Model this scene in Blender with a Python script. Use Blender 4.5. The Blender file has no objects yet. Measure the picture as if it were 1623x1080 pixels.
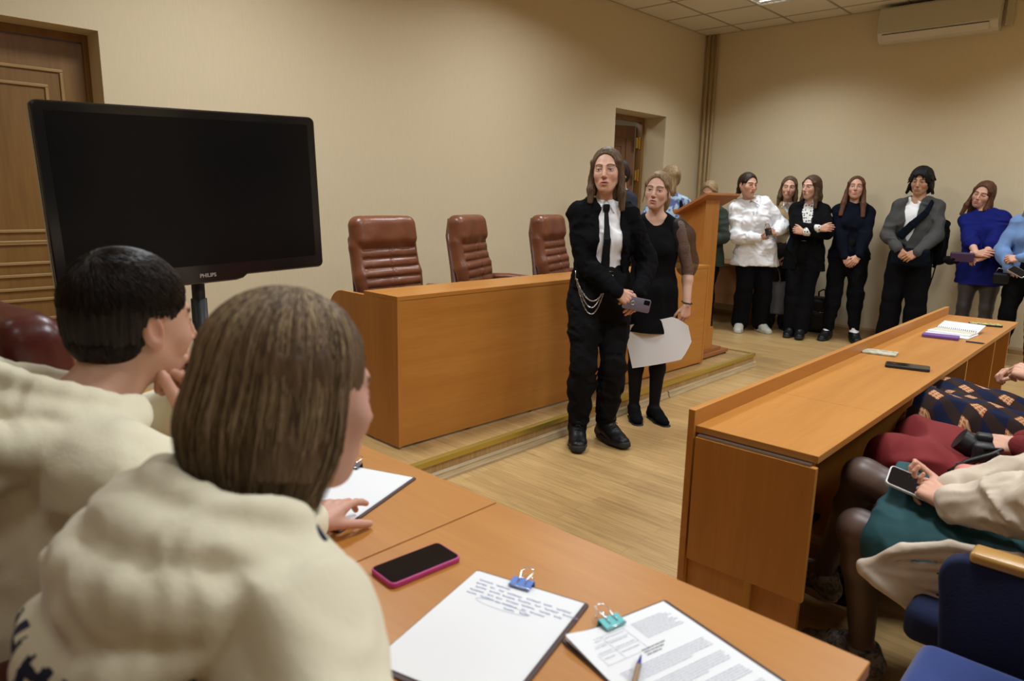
import bpy, bmesh, math, random
import numpy as np
from mathutils import Vector, Matrix, Euler
PI = math.pi
R_ = math.radians
SC = bpy.context.scene
COL = SC.collection

# ---------------------------------------------------------------- camera
cam_d = bpy.data.cameras.new('camera'); cam = bpy.data.objects.new('camera', cam_d); COL.objects.link(cam)
CAMH = 1.42
def _camera():
    yaw, pitch, roll = R_(43.064), R_(11.502), R_(1.136)
    f = Vector((math.cos(yaw)*math.cos(pitch), math.sin(yaw)*math.cos(pitch), -math.sin(pitch)))
    r = f.cross(Vector((0, 0, 1))).normalized(); u = r.cross(f)
    r2 = r*math.cos(roll) + u*math.sin(roll); u2 = r2.cross(f)
    m = Matrix((( r2.x, u2.x, -f.x, 0), (r2.y, u2.y, -f.y, 0), (r2.z, u2.z, -f.z, CAMH), (0, 0, 0, 1)))
    cam.matrix_world = m
_camera()
cam_d.sensor_width = 36.0
cam_d.lens = 36.0*1111.7/1623
cam_d.clip_start = 0.05
cam_d.dof.use_dof = True
cam_d.dof.focus_distance = 4.2
cam_d.dof.aperture_fstop = 4.5
SC.camera = cam

# ---------------------------------------------------------------- world, exposure
SC.view_settings.view_transform = 'Standard'
SC.view_settings.look = 'None'
SC.view_settings.gamma = 1.0
SC.view_settings.use_curve_mapping = False
SC.view_settings.exposure = 0.25
w = bpy.data.worlds.new('world'); SC.world = w; w.use_nodes = True
w.node_tree.nodes['Background'].inputs[0].default_value = (0.75, 0.8, 0.9, 1)
w.node_tree.nodes['Background'].inputs[1].default_value = 0.15
SC.cycles.max_bounces = 7
SC.cycles.diffuse_bounces = 4
SC.cycles.sample_clamp_indirect = 4.0
SC.cycles.use_denoising = True

# ---------------------------------------------------------------- lights
CEIL = 3.43
def area(name, loc, sx, sy, power, color, rot=(0, 0, 0), spread=180):
    l = bpy.data.lights.new(name, 'AREA'); l.shape = 'RECTANGLE'; l.size = sx; l.size_y = sy
    l.energy = power; l.color = color; l.spread = R_(spread)
    o = bpy.data.objects.new(name, l); COL.objects.link(o); o.location = loc; o.rotation_euler = rot
    return o
# recessed louvred ceiling luminaires: the louvres cut the light off before it reaches the top of the walls
LUM = [(7.085, 3.2), (4.55, 3.2), (2.01, 3.2), (-0.53, 3.2), (7.085, 0.76), (4.55, 0.76), (2.01, 0.76), (-0.53, 0.76), (7.085, -1.68), (4.55, -1.68), (2.01, -1.68), (-0.53, -1.68)]
LUM_W = 26
LW = {7.085: (0.75, 128), 4.55: (1.0, 155), 2.01: (1.25, 155), -0.53: (0.12, 150)}
LY = {3.2: 1.08, 0.76: 1.05, -1.68: 1.1}
for (lx, ly) in LUM:
    area('ceiling_lamp_light', (lx, ly, CEIL-0.045), 0.56, 0.54, LUM_W*LW[lx][0]*LY[ly], (0.90, 0.955, 1.0), spread=LW[lx][1])
# ---------------------------------------------------------------- materials
def srgb(r, g, b):
    def c(v):
        v /= 255.0
        return v/12.92 if v <= 0.04045 else ((v+0.055)/1.055)**2.4
    return (c(r), c(g), c(b), 1.0)
_M = {}
def mat(name, color, rough=0.6, metal=0.0, spec=0.5, bump=None, var=None, coat=0, sub=0, emit=None, alpha=None, sheen=0, trans=0, attr=False, stretch=(1, 1, 1)):
    """bump=(scale, strength, distance)  var=(scale, colour2, lo, hi)"""
    if name in _M: return _M[name]
    m = bpy.data.materials.new(name); m.use_nodes = True; nt = m.node_tree; N = nt.nodes; L = nt.links
    b = N['Principled BSDF']
    col = color if len(color) == 4 else (*color, 1)
    b.inputs['Base Color'].default_value = col
    b.inputs['Roughness'].default_value = rough; b.inputs['Metallic'].default_value = metal
    b.inputs['Specular IOR Level'].default_value = spec
    if coat: b.inputs['Coat Weight'].default_value = coat; b.inputs['Coat Roughness'].default_value = 0.12
    if sub: b.inputs['Subsurface Weight'].default_value = sub; b.inputs['Subsurface Radius'].default_value = (0.012, 0.004, 0.002); b.inputs['Subsurface Scale'].default_value = 1.0
    if sheen: b.inputs['Sheen Weight'].default_value = sheen
    if trans: b.inputs['Transmission Weight'].default_value = trans
    if alpha is not None: b.inputs['Alpha'].default_value = alpha
    if emit: b.inputs['Emission Color'].default_value = (*emit[0][:3], 1); b.inputs['Emission Strength'].default_value = emit[1]
    tc = N.new('ShaderNodeTexCoord'); mp = N.new('ShaderNodeMapping'); mp.inputs['Scale'].default_value = stretch
    L.new(tc.outputs['Object'], mp.inputs['Vector'])
    if attr:
        a = N.new('ShaderNodeAttribute'); a.attribute_name = 'Col'; L.new(a.outputs['Color'], b.inputs['Base Color'])
    if var:
        n = N.new('ShaderNodeTexNoise'); n.inputs['Scale'].default_value = var[0]; n.inputs['Detail'].default_value = 4
        L.new(mp.outputs[0], n.inputs['Vector'])
        r = N.new('ShaderNodeMapRange'); r.inputs['From Min'].default_value = var[2]; r.inputs['From Max'].default_value = var[3]
        L.new(n.outputs['Fac'], r.inputs['Value'])
        x = N.new('ShaderNodeMix'); x.data_type = 'RGBA'; x.inputs['A'].default_value = col; x.inputs['B'].default_value = (*var[1][:3], 1)
        L.new(r.outputs[0], x.inputs['Factor'])
        if attr: L.new(a.outputs['Color'], x.inputs['A'])
        L.new(x.outputs['Result'], b.inputs['Base Color'])
    if bump:
        n = N.new('ShaderNodeTexNoise'); n.inputs['Scale'].default_value = bump[0]; n.inputs['Detail'].default_value = 3
        L.new(mp.outputs[0], n.inputs['Vector'])
        k = N.new('ShaderNodeBump'); k.inputs['Strength'].default_value = bump[1]; k.inputs['Distance'].default_value = bump[2]
        L.new(n.outputs['Fac'], k.inputs['Height']); L.new(k.outputs[0], b.inputs['Normal'])
    _M[name] = m
    return m

def wood(name, c1, c2, axis='x', scale=1.0, rough=0.38, ringdist=3.0, spec=0.5):
    """laminate with grain running along one object axis"""
    if name in _M: return _M[name]
    m = bpy.data.materials.new(name); m.use_nodes = True; nt = m.node_tree; N = nt.nodes; L = nt.links
    b = N['Principled BSDF']; b.inputs['Roughness'].default_value = rough; b.inputs['Specular IOR Level'].default_value = spec
    tc = N.new('ShaderNodeTexCoord'); mp = N.new('ShaderNodeMapping')
    s = {'x': (0.9, 12, 12), 'y': (12, 0.9, 12), 'z': (12, 12, 0.9)}[axis]
    mp.inputs['Scale'].default_value = [v*scale for v in s]
    L.new(tc.outputs['Object'], mp.inputs['Vector'])
    n1 = N.new('ShaderNodeTexNoise'); n1.inputs['Scale'].default_value = 1.3; n1.inputs['Detail'].default_value = 5; n1.inputs['Distortion'].default_value = 0.8
    n2 = N.new('ShaderNodeTexNoise'); n2.inputs['Scale'].default_value = 9; n2.inputs['Detail'].default_value = 4
    L.new(mp.outputs[0], n1.inputs['Vector']); L.new(mp.outputs[0], n2.inputs['Vector'])
    ad = N.new('ShaderNodeMath'); ad.operation = 'MULTIPLY_ADD'; ad.inputs[1].default_value = 0.45
    L.new(n2.outputs['Fac'], ad.inputs[0]); L.new(n1.outputs['Fac'], ad.inputs[2])
    r = N.new('ShaderNodeMapRange'); r.inputs['From Min'].default_value = 0.48; r.inputs['From Max'].default_value = 0.95
    L.new(ad.outputs[0], r.inputs['Value'])
    x = N.new('ShaderNodeMix'); x.data_type = 'RGBA'; x.inputs['A'].default_value = c1; x.inputs['B'].default_value = c2
    L.new(r.outputs[0], x.inputs['Factor']); L.new(x.outputs['Result'], b.inputs['Base Color'])
    _M[name] = m
    return m

# ---------------------------------------------------------------- object helpers
def tag(o, label=None, cat=None, group=None, kind=None):
    if label: o['label'] = label
    if cat: o['category'] = cat
    if group: o['group'] = group
    if kind: o['kind'] = kind
    return o
def empty(name, loc, label, cat, rz=0, group=None):
    o = bpy.data.objects.new(name, None); COL.objects.link(o); o.location = loc; o.rotation_euler = (0, 0, rz)
    o.empty_display_size = 0.05
    return tag(o, label, cat, group)
def link(name, me, m, parent=None):
    o = bpy.data.objects.new(name, me); COL.objects.link(o)
    if m is not None:
        for mm in (m if isinstance(m, (list, tuple)) else [m]): me.materials.append(mm)
    if parent is not None: o.parent = parent
    return o
def obj(name, bm, m, parent=None, smooth=False, sharp=None):
    me = bpy.data.meshes.new(name); bm.normal_update(); bm.to_mesh(me); bm.free()
    if smooth:
        me.shade_smooth()
        if sharp: me.set_sharp_from_angle(angle=R_(sharp))
    return link(name, me, m, parent)
def struct(name, bm, m, **k):
    o = obj(name, bm, m, **k); o['kind'] = 'structure'; return o
def nbm(): return bmesh.new()
def box(bm, x0, x1, y0, y1, z0, z1, bev=0.0, mi=0, M=None, seg=2):
    vs = [bm.verts.new(p) for p in ((x0, y0, z0), (x1, y0, z0), (x1, y1, z0), (x0, y1, z0), (x0, y0, z1), (x1, y0, z1), (x1, y1, z1), (x0, y1, z1))]
    fs = [bm.faces.new([vs[i] for i in q]) for q in ((3, 2, 1, 0), (4, 5, 6, 7), (0, 1, 5, 4), (1, 2, 6, 5), (2, 3, 7, 6), (3, 0, 4, 7))]
    for f in fs: f.material_index = mi
    if bev > 0:
        es = set(e for f in fs for e in f.edges)
        r = bmesh.ops.bevel(bm, geom=list(es), offset=bev, segments=seg, affect='EDGES', profile=0.5)
        vs = list(set(v for f in r['faces'] for v in f.verts) | set(v for v in vs if v.is_valid))
        for f in r['faces']: f.material_index = mi
    if M is not None: bmesh.ops.transform(bm, matrix=M, verts=vs)
    return vs
def prism(bm, pts, axis, a, b, mi=0, bev=0.0):
    """extrude a 2D outline along an axis: axis 'x' -> pts are (y,z); 'y' -> (x,z); 'z' -> (x,y)"""
    def P(p, t): return {'x': (t, p[0], p[1]), 'y': (p[0], t, p[1]), 'z': (p[0], p[1], t)}[axis]
    A = [bm.verts.new(P(p, a)) for p in pts]; B = [bm.verts.new(P(p, b)) for p in pts]
    n = len(pts); fs = [bm.faces.new(A[::-1]), bm.faces.new(B)]
    for i in range(n): fs.append(bm.faces.new((A[i], A[(i+1) % n], B[(i+1) % n], B[i])))
    for f in fs: f.material_index = mi
    bmesh.ops.recalc_face_normals(bm, faces=fs)
    if bev > 0:
        bmesh.ops.bevel(bm, geom=list(set(e for f in fs[:2] for e in f.edges)), offset=bev, segments=2, affect='EDGES', profile=0.5)
    return A+B
def tube(bm, pts, r, n=10, closed=False, mi=0, caps=True):
    pts = [Vector(p) for p in pts]; m = len(pts); rs = r if isinstance(r, (list, tuple)) else [r]*m
    rings = []; up = None
    for i, p in enumerate(pts):
        if closed: t = pts[(i+1) % m]-pts[(i-1) % m]
        else: t = pts[min(i+1, m-1)]-pts[max(i-1, 0)]
        t.normalize()
        if up is None: up = Vector((0, 0, 1)) if abs(t.z) < 0.9 else Vector((1, 0, 0))
        u = (up-t*up.dot(t)).normalized(); up = u; v = t.cross(u)
        rings.append([bm.verts.new(p+(u*math.cos(a)+v*math.sin(a))*rs[i]) for a in [2*PI*k/n for k in range(n)]])
    rng = range(m) if closed else range(m-1)
    for i in rng:
        A = rings[i]; B = rings[(i+1) % m]
        for k in range(n):
            f = bm.faces.new((A[k], A[(k+1) % n], B[(k+1) % n], B[k])); f.material_index = mi; f.smooth = True
    if caps and not closed:
        bm.faces.new(rings[0][::-1]).material_index = mi; bm.faces.new(rings[-1]).material_index = mi
def ball(bm, c, r, M=None, seg=16, ring=10, mi=0):
    rr = r if isinstance(r, (list, tuple)) else (r, r, r)
    mm = Matrix.Translation(c) @ (M or Matrix.Identity(4)) @ Matrix.Diagonal((*rr, 1))
    g = bmesh.ops.create_uvsphere(bm, u_segments=seg, v_segments=ring, radius=1, matrix=mm)
    for v in g['verts']:
        for f in v.link_faces: f.smooth = True; f.material_index = mi
    return g['verts']
def cyl(bm, c, r, h, r2=None, seg=24, M=None, mi=0):
    mm = (M or Matrix.Identity(4))
    mm = Matrix.Translation(c) @ mm @ Matrix.Translation((0, 0, h/2))
    g = bmesh.ops.create_cone(bm, cap_ends=True, segments=seg, radius1=r, radius2=r if r2 is None else r2, depth=h, matrix=mm)
    for v in g['verts']:
        for f in v.link_faces: f.material_index = mi
    return g['verts']
def rotz(a): return Matrix.Rotation(a, 4, 'Z')

# ---------------------------------------------------------------- distance-field modelling (for bodies, clothes, cushions)
f32 = np.float32
def V3(*a): return np.array(a, float)
def nrm(v): v = np.asarray(v, float); return v/(np.linalg.norm(v)+1e-12)
def lerp(a, b, t): return a+(b-a)*t
_rs = np.random.RandomState(7)
_LAT = _rs.rand(32, 32, 32).astype(f32)*2-1
def vnoise(X, Y, Z):
    """smooth lattice noise in -1..1"""
    x = np.floor(X); y = np.floor(Y); z = np.floor(Z)
    fx = X-x; fy = Y-y; fz = Z-z
    fx = fx*fx*(3-2*fx); fy = fy*fy*(3-2*fy); fz = fz*fz*(3-2*fz)
    xi = x.astype(np.int32) & 31; yi = y.astype(np.int32) & 31; zi = z.astype(np.int32) & 31
    x1 = (xi+1) & 31; y1 = (yi+1) & 31; z1 = (zi+1) & 31
    T = _LAT
    a = T[xi, yi, zi]*(1-fx)+T[x1, yi, zi]*fx; b = T[xi, y1, zi]*(1-fx)+T[x1, y1, zi]*fx
    c = T[xi, yi, z1]*(1-fx)+T[x1, yi, z1]*fx; d = T[xi, y1, z1]*(1-fx)+T[x1, y1, z1]*fx
    a = a*(1-fy)+b*fy; c = c*(1-fy)+d*fy
    return a*(1-fz)+c*fz

class Vox:
    BIG = 0.08
    def __init__(s, lo, hi, h, frame=None):
        """frame = (origin, 3x3 rows of axes): points given are mapped into it first"""
        s.h = h; s.lo = np.array(lo, float); s.frame = frame
        n = np.ceil((np.array(hi, float)-s.lo)/h).astype(int)+1
        s.n = n
        s.ax = [(s.lo[i]+h*np.arange(n[i])).astype(f32) for i in range(3)]
        s.D = np.full(tuple(n), s.BIG, f32)
    def p(s, a):
        a = np.asarray(a, float)
        return a if s.frame is None else s.frame[1] @ (a-s.frame[0])
    def d(s, a):
        a = np.asarray(a, float)
        return a if s.frame is None else s.frame[1] @ a
    def sl(s, lo, hi):
        r = []
        for i in range(3):
            a = int(max(0, math.floor((lo[i]-s.lo[i])/s.h))); b = int(min(s.n[i], math.ceil((hi[i]-s.lo[i])/s.h)+1))
            if b <= a: return None
            r.append(slice(a, b))
        return tuple(r)
    def grid(s, q):
        return s.ax[0][q[0]][:, None, None], s.ax[1][q[1]][None, :, None], s.ax[2][q[2]][None, None, :]
    def put(s, q, d, k, op='u'):
        D = s.D[q]
        if op == 'u':
            if k > 0: D[...] = np.minimum(D, d)-np.maximum(k-np.abs(D-d), 0)**2/(4*k)
            else: np.minimum(D, d, out=D)
        elif op == 's':
            d = -d
            if k > 0: D[...] = np.maximum(D, d)+np.maximum(k-np.abs(D-d), 0)**2/(4*k)
            else: np.maximum(D, d, out=D)
    def seg(s, a, b, ra, rb, k=0.01, lat=None, da=None, db=None, op='u'):
        """tapered capsule; with lat given: radii ra/rb along lat, da/db across it (elliptic)"""
        a = s.p(a); b = s.p(b); m = max(ra, rb, da or 0, db or 0)+k+2.5*s.h
        q = s.sl(np.minimum(a, b)-m, np.maximum(a, b)+m)
        if q is None: return
        X, Y, Z = s.grid(q); ba = b-a; L2 = float(ba@ba)+1e-12
        px, py, pz = X-f32(a[0]), Y-f32(a[1]), Z-f32(a[2])
        h = np.clip((px*f32(ba[0])+py*f32(ba[1])+pz*f32(ba[2]))/f32(L2), 0, 1)
        vx = px-f32(ba[0])*h; vy = py-f32(ba[1])*h; vz = pz-f32(ba[2])*h
        if lat is None:
            d = np.sqrt(vx*vx+vy*vy+vz*vz)-(f32(ra)+f32(rb-ra)*h)
        else:
            ax = nrm(ba) if L2 > 1e-9 else np.array([0, 0, 1.]); l = s.d(lat); l = nrm(l-ax*(l@ax)); e = np.cross(ax, l)
            da = ra if da is None else da; db = rb if db is None else db
            u = vx*f32(l[0])+vy*f32(l[1])+vz*f32(l[2]); v = vx*f32(e[0])+vy*f32(e[1])+vz*f32(e[2]); w_ = vx*f32(ax[0])+vy*f32(ax[1])+vz*f32(ax[2])
            r1 = f32(ra)+f32(rb-ra)*h; r2 = f32(da)+f32(db-da)*h; r3 = np.minimum(r1, r2)
            k0 = np.sqrt((u/r1)**2+(v/r2)**2+(w_/r3)**2); k1 = np.sqrt((u/(r1*r1))**2+(v/(r2*r2))**2+(w_/(r3*r3))**2)
            d = k0*(k0-1)/(k1+1e-9)
        s.put(q, d.astype(f32), k, op)
    def ell(s, c, r, rot=None, k=0.01, op='u'):
        """ellipsoid; rot = 3x3 whose rows are its axes (in the caller's frame)"""
        c = s.p(c); r = np.array(r if hasattr(r, '__len__') else (r, r, r), float); A = np.eye(3) if rot is None else np.array(rot, float)
        if s.frame is not None: A = np.array([s.frame[1] @ v for v in A])
        m = r.max()+k+2.5*s.h; q = s.sl(c-m, c+m)
        if q is None: return
        X, Y, Z = s.grid(q); x, y, z = X-f32(c[0]), Y-f32(c[1]), Z-f32(c[2])
        k0 = 0; k1 = 0
        for i in range(3):
            u = x*f32(A[i][0])+y*f32(A[i][1])+z*f32(A[i][2]); k0 = k0+(u/f32(r[i]))**2; k1 = k1+(u/f32(r[i]**2))**2
        k0 = np.sqrt(k0); k1 = np.sqrt(k1)
        d = (k0*(k0-1)/(k1+1e-6)).astype(f32); d = np.where(k0 < 0.05, f32(-r.min()), d)
        s.put(q, d, k, op)
    def rbox(s, c, hx, rnd, rot=None, k=0.005, op='u'):
        c = s.p(c); hx = np.array(hx, float); A = np.eye(3) if rot is None else np.array(rot, float)
        if s.frame is not None: A = np.array([s.frame[1] @ v for v in A])
        m = np.linalg.norm(hx)+k+2.5*s.h; q = s.sl(c-m, c+m)
        if q is None: return
        X, Y, Z = s.grid(q); x, y, z = X-f32(c[0]), Y-f32(c[1]), Z-f32(c[2])
        g = [np.abs(x*f32(A[i][0])+y*f32(A[i][1])+z*f32(A[i][2]))-f32(hx[i]-rnd) for i in range(3)]
        o = np.sqrt(np.maximum(g[0], 0)**2+np.maximum(g[1], 0)**2+np.maximum(g[2], 0)**2)
        d = o+np.minimum(np.maximum(g[0], np.maximum(g[1], g[2])), 0)-f32(rnd)
        s.put(q, d.astype(f32), k, op)
    def chain(s, P, R, k=0.01, **kw):
        for i in range(len(P)-1): s.seg(P[i], P[i+1], R[i], R[i+1], k=k, **kw)
    def loft(s, secs, k=0.02, lat=None, op='u'):
        """secs: (point, half width, half depth[, lateral direction])"""
        for a, b in zip(secs[:-1], secs[1:]):
            s.seg(a[0], b[0], a[1], b[1], k=k, lat=lat if lat is not None else a[3], da=a[2], db=b[2], op=op)
    def field(s, fn):
        """fn(X,Y,Z,D) -> new D"""
        X, Y, Z = s.grid((slice(None),)*3); s.D[...] = fn(X, Y, Z, s.D)
    def noise(s, amp, fr, seed=0, stretch=(1, 1, 1)):
        m = np.abs(s.D) < amp+3*s.h
        i, j, k = np.nonzero(m)
        X = s.ax[0][i]*fr*stretch[0]+seed*7.3; Y = s.ax[1][j]*fr*stretch[1]+seed*3.1; Z = s.ax[2][k]*fr*stretch[2]+seed*5.7
        s.D[i, j, k] += f32(amp)*vnoise(X, Y, Z)
    def folds(s, amp, fr, seed=0, stretch=(1, 1, 1), sharp=1.0):
        """cloth creases: ridged noise"""
        m = np.abs(s.D) < amp+3*s.h
        i, j, k = np.nonzero(m)
        X = s.ax[0][i]*fr*stretch[0]+seed*7.3; Y = s.ax[1][j]*fr*stretch[1]+seed*3.1; Z = s.ax[2][k]*fr*stretch[2]+seed*5.7
        wv = vnoise(X*0.5+3, Y*0.5, Z*0.5)*1.2
        n = 1-np.abs(vnoise(X+wv, Y+wv, Z-wv))*2.2
        s.D[i, j, k] -= f32(amp)*(n.clip(-0.6, 1))
    def mesh(s):
        """surface nets -> verts (in the caller's frame), quads"""
        D = s.D; S = D < 0
        c = S[:-1, :-1, :-1]; al = c.copy(); an = c.copy()
        for dx in (0, 1):
            for dy in (0, 1):
                for dz in (0, 1):
                    t = S[dx:S.shape[0]-1+dx, dy:S.shape[1]-1+dy, dz:S.shape[2]-1+dz]
                    al = al & t; an = an | t
        act = an & ~al
        I = np.argwhere(act); idx = np.full(act.shape, -1, np.int32); idx[act] = np.arange(len(I))
        acc = np.zeros((len(I), 3), f32); cnt = np.zeros(len(I), f32)
        i, j, k = I.T
        cor = {}
        for dx in (0, 1):
            for dy in (0, 1):
                for dz in (0, 1): cor[dx, dy, dz] = D[i+dx, j+dy, k+dz]
        for ax in range(3):
            for o1 in (0, 1):
                for o2 in (0, 1):
                    p0 = [0, 0, 0]; p0[(ax+1) % 3] = o1; p0[(ax+2) % 3] = o2; p1 = list(p0); p1[ax] = 1
                    a = cor[tuple(p0)]; b = cor[tuple(p1)]; m = (a < 0) != (b < 0)
                    t = np.where(m, a/(a-b+np.where(a == b, 1e-9, 0)), 0)
                    for q in range(3):
                        acc[:, q] += np.where(m, (t if q == ax else p0[q]), 0)
                    cnt += m
        V = (acc/cnt[:, None]+I)*s.h+s.lo
        F = []
        for ax in range(3):
            A = [slice(None)]*3; B = [slice(None)]*3
            A[ax] = slice(0, -1); B[ax] = slice(1, None)
            for q in range(3):
                if q != ax: A[q] = slice(1, -1); B[q] = slice(1, -1)
            a = S[tuple(A)]; b = S[tuple(B)]
            for flip in (0, 1):
                e = np.argwhere((a & ~b) if not flip else (~a & b))
                for q in range(3):
                    if q != ax: e[:, q] += 1
                u = [(ax+1) % 3, (ax+2) % 3]
                qd = []
                for (o1, o2) in ((0, 0), (1, 0), (1, 1), (0, 1)):
                    t = e.copy(); t[:, u[0]] -= 1-o1; t[:, u[1]] -= 1-o2
                    qd.append(idx[t[:, 0], t[:, 1], t[:, 2]])
                qd = np.stack(qd, 1)
                if flip: qd = qd[:, ::-1]
                F.append(qd)
        F = np.concatenate(F); F = F[(F >= 0).all(1)]
        if s.frame is not None: V = V @ s.frame[1] + s.frame[0]
        return V.astype(f32), F
def relax(V, F, it=1, lam=0.5):
    """light surface smoothing"""
    n = len(V)
    e = np.concatenate([F[:, [0, 1]], F[:, [1, 2]], F[:, [2, 3]], F[:, [3, 0]]])
    for _ in range(it):
        acc = np.zeros((n, 3)); c = np.zeros(n)
        for q in range(3): acc[:, q] = np.bincount(e[:, 0], V[e[:, 1], q], n)+np.bincount(e[:, 1], V[e[:, 0], q], n)
        c = np.bincount(e[:, 0], minlength=n)+np.bincount(e[:, 1], minlength=n)
        ok = c > 0
        V = V.copy(); V[ok] = V[ok]*(1-lam)+lam*acc[ok]/c[ok][:, None]
    return V
def mesh_of(name, V, F, smooth=True, col=None):
    me = bpy.data.meshes.new(name); V = np.asarray(V, f32); F = np.asarray(F, np.int32); k = F.shape[1]
    me.vertices.add(len(V)); me.vertices.foreach_set('co', V.ravel())
    me.loops.add(F.size); me.loops.foreach_set('vertex_index', F.ravel())
    me.polygons.add(len(F)); me.polygons.foreach_set('loop_start', np.arange(0, F.size, k, dtype=np.int32))
    me.update(calc_edges=True); me.validate()
    if smooth: me.shade_smooth()
    if col is not None:
        a = me.color_attributes.new('Col', 'FLOAT_COLOR', 'POINT'); c = np.ones((len(V), 4), f32); c[:, :3] = col
        a.data.foreach_set('color', c.ravel())
    return me
def vobj(name, vox, m, parent=None, it=1):
    V, F = vox.mesh(); V = relax(V, F, it)
    return link(name, mesh_of(name, V, F), m, parent)
# ================================================================ ROOM
WY = 4.62; WX = 8.38; XL = -2.2; YB = -3.55
def wall_mat():
    m = bpy.data.materials.new('cream_wallpaper'); m.use_nodes = True; nt = m.node_tree; N = nt.nodes; L = nt.links
    b = N['Principled BSDF']; b.inputs['Roughness'].default_value = 0.75; b.inputs['Specular IOR Level'].default_value = 0.25
    tc = N.new('ShaderNodeTexCoord'); mp = N.new('ShaderNodeMapping'); mp.inputs['Scale'].default_value = (1, 1, 0.12)
    L.new(tc.outputs['Object'], mp.inputs['Vector'])
    n = N.new('ShaderNodeTexNoise'); n.inputs['Scale'].default_value = 90; n.inputs['Detail'].default_value = 2; L.new(mp.outputs[0], n.inputs['Vector'])
    n2 = N.new('ShaderNodeTexNoise'); n2.inputs['Scale'].default_value = 260; L.new(tc.outputs['Object'], n2.inputs['Vector'])
    x = N.new('ShaderNodeMix'); x.data_type = 'RGBA'; x.inputs['A'].default_value = (0.70, 0.595, 0.405, 1); x.inputs['B'].default_value = (0.645, 0.545, 0.365, 1)
    L.new(n.outputs['Fac'], x.inputs['Factor']); L.new(x.outputs['Result'], b.inputs['Base Color'])
    k = N.new('ShaderNodeBump'); k.inputs['Strength'].default_value = 0.25; k.inputs['Distance'].default_value = 0.001
    L.new(n2.outputs['Fac'], k.inputs['Height']); L.new(k.outputs[0], b.inputs['Normal'])
    return m
M_WALL = wall_mat()
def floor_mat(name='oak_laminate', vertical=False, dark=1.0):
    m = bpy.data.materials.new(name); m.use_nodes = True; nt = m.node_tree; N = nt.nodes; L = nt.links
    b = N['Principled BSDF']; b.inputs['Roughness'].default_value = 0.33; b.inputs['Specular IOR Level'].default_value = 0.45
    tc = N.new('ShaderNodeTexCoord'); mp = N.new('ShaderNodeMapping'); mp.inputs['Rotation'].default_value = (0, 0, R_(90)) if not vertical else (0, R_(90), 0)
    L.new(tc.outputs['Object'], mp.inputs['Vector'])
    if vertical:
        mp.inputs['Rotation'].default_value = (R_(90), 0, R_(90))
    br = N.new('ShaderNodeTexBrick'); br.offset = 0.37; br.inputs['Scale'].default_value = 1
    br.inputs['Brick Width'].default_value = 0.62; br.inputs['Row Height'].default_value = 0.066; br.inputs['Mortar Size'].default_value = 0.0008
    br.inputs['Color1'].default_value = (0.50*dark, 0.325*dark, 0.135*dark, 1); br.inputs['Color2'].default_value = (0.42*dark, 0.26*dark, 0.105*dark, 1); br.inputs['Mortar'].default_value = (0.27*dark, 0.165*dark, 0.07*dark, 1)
    L.new(mp.outputs[0], br.inputs['Vector'])
    m2 = N.new('ShaderNodeMapping'); m2.inputs['Scale'].default_value = (1.5, 26, 26); L.new(mp.outputs[0], m2.inputs['Vector'])
    n = N.new('ShaderNodeTexNoise'); n.inputs['Scale'].default_value = 2.2; n.inputs['Detail'].default_value = 6; n.inputs['Distortion'].default_value = 1.2
    L.new(m2.outputs[0], n.inputs['Vector'])
    r = N.new('ShaderNodeMapRange'); r.inputs['From Min'].default_value = 0.35; r.inputs['From Max'].default_value = 0.75; r.inputs['To Min'].default_value = 1.12; r.inputs['To Max'].default_value = 0.72
    L.new(n.outputs['Fac'], r.inputs['Value'])
    x = N.new('ShaderNodeMix'); x.data_type = 'RGBA'; x.blend_type = 'MULTIPLY'; x.inputs['Factor'].default_value = 1
    L.new(br.outputs['Color'], x.inputs['A']); L.new(r.outputs[0], x.inputs['B']); L.new(x.outputs['Result'], b.inputs['Base Color'])
    return m
M_FLOOR = floor_mat()
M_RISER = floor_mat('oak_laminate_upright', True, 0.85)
M_CEILT = mat('mineral_ceiling_tile', (0.72, 0.67, 0.56), rough=0.9, bump=(220, 0.3, 0.001))
M_TBAR = mat('ceiling_grid_bar', (0.36, 0.31, 0.24), rough=0.5)

bm = nbm(); box(bm, XL, WX, YB, WY+1.9, -0.1, 0); struct('floor', bm, M_FLOOR)
# stage wall with two deep doorways
D1 = (0.36, 1.465, 2.30); D2 = (6.51, 7.535, 2.395)
bm = nbm()
for x0, x1, z0 in ((XL, D1[0], 0), (D1[0], D1[1], D1[2]), (D1[1], D2[0], 0), (D2[0], D2[1], D2[2]), (D2[1], WX, 0)):
    box(bm, x0, x1, WY, WY+0.34, z0, CEIL+0.05)
bmesh.ops.remove_doubles(bm, verts=bm.verts, dist=1e-4)
struct('wall_stage', bm, M_WALL)
bm = nbm(); box(bm, WX, WX+0.15, YB, WY+1.9, 0, CEIL+0.05); struct('wall_right', bm, M_WALL)
bm = nbm(); box(bm, XL-0.15, XL, YB, WY+0.34, 0, CEIL+0.05); struct('wall_left', bm, M_WALL)
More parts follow.
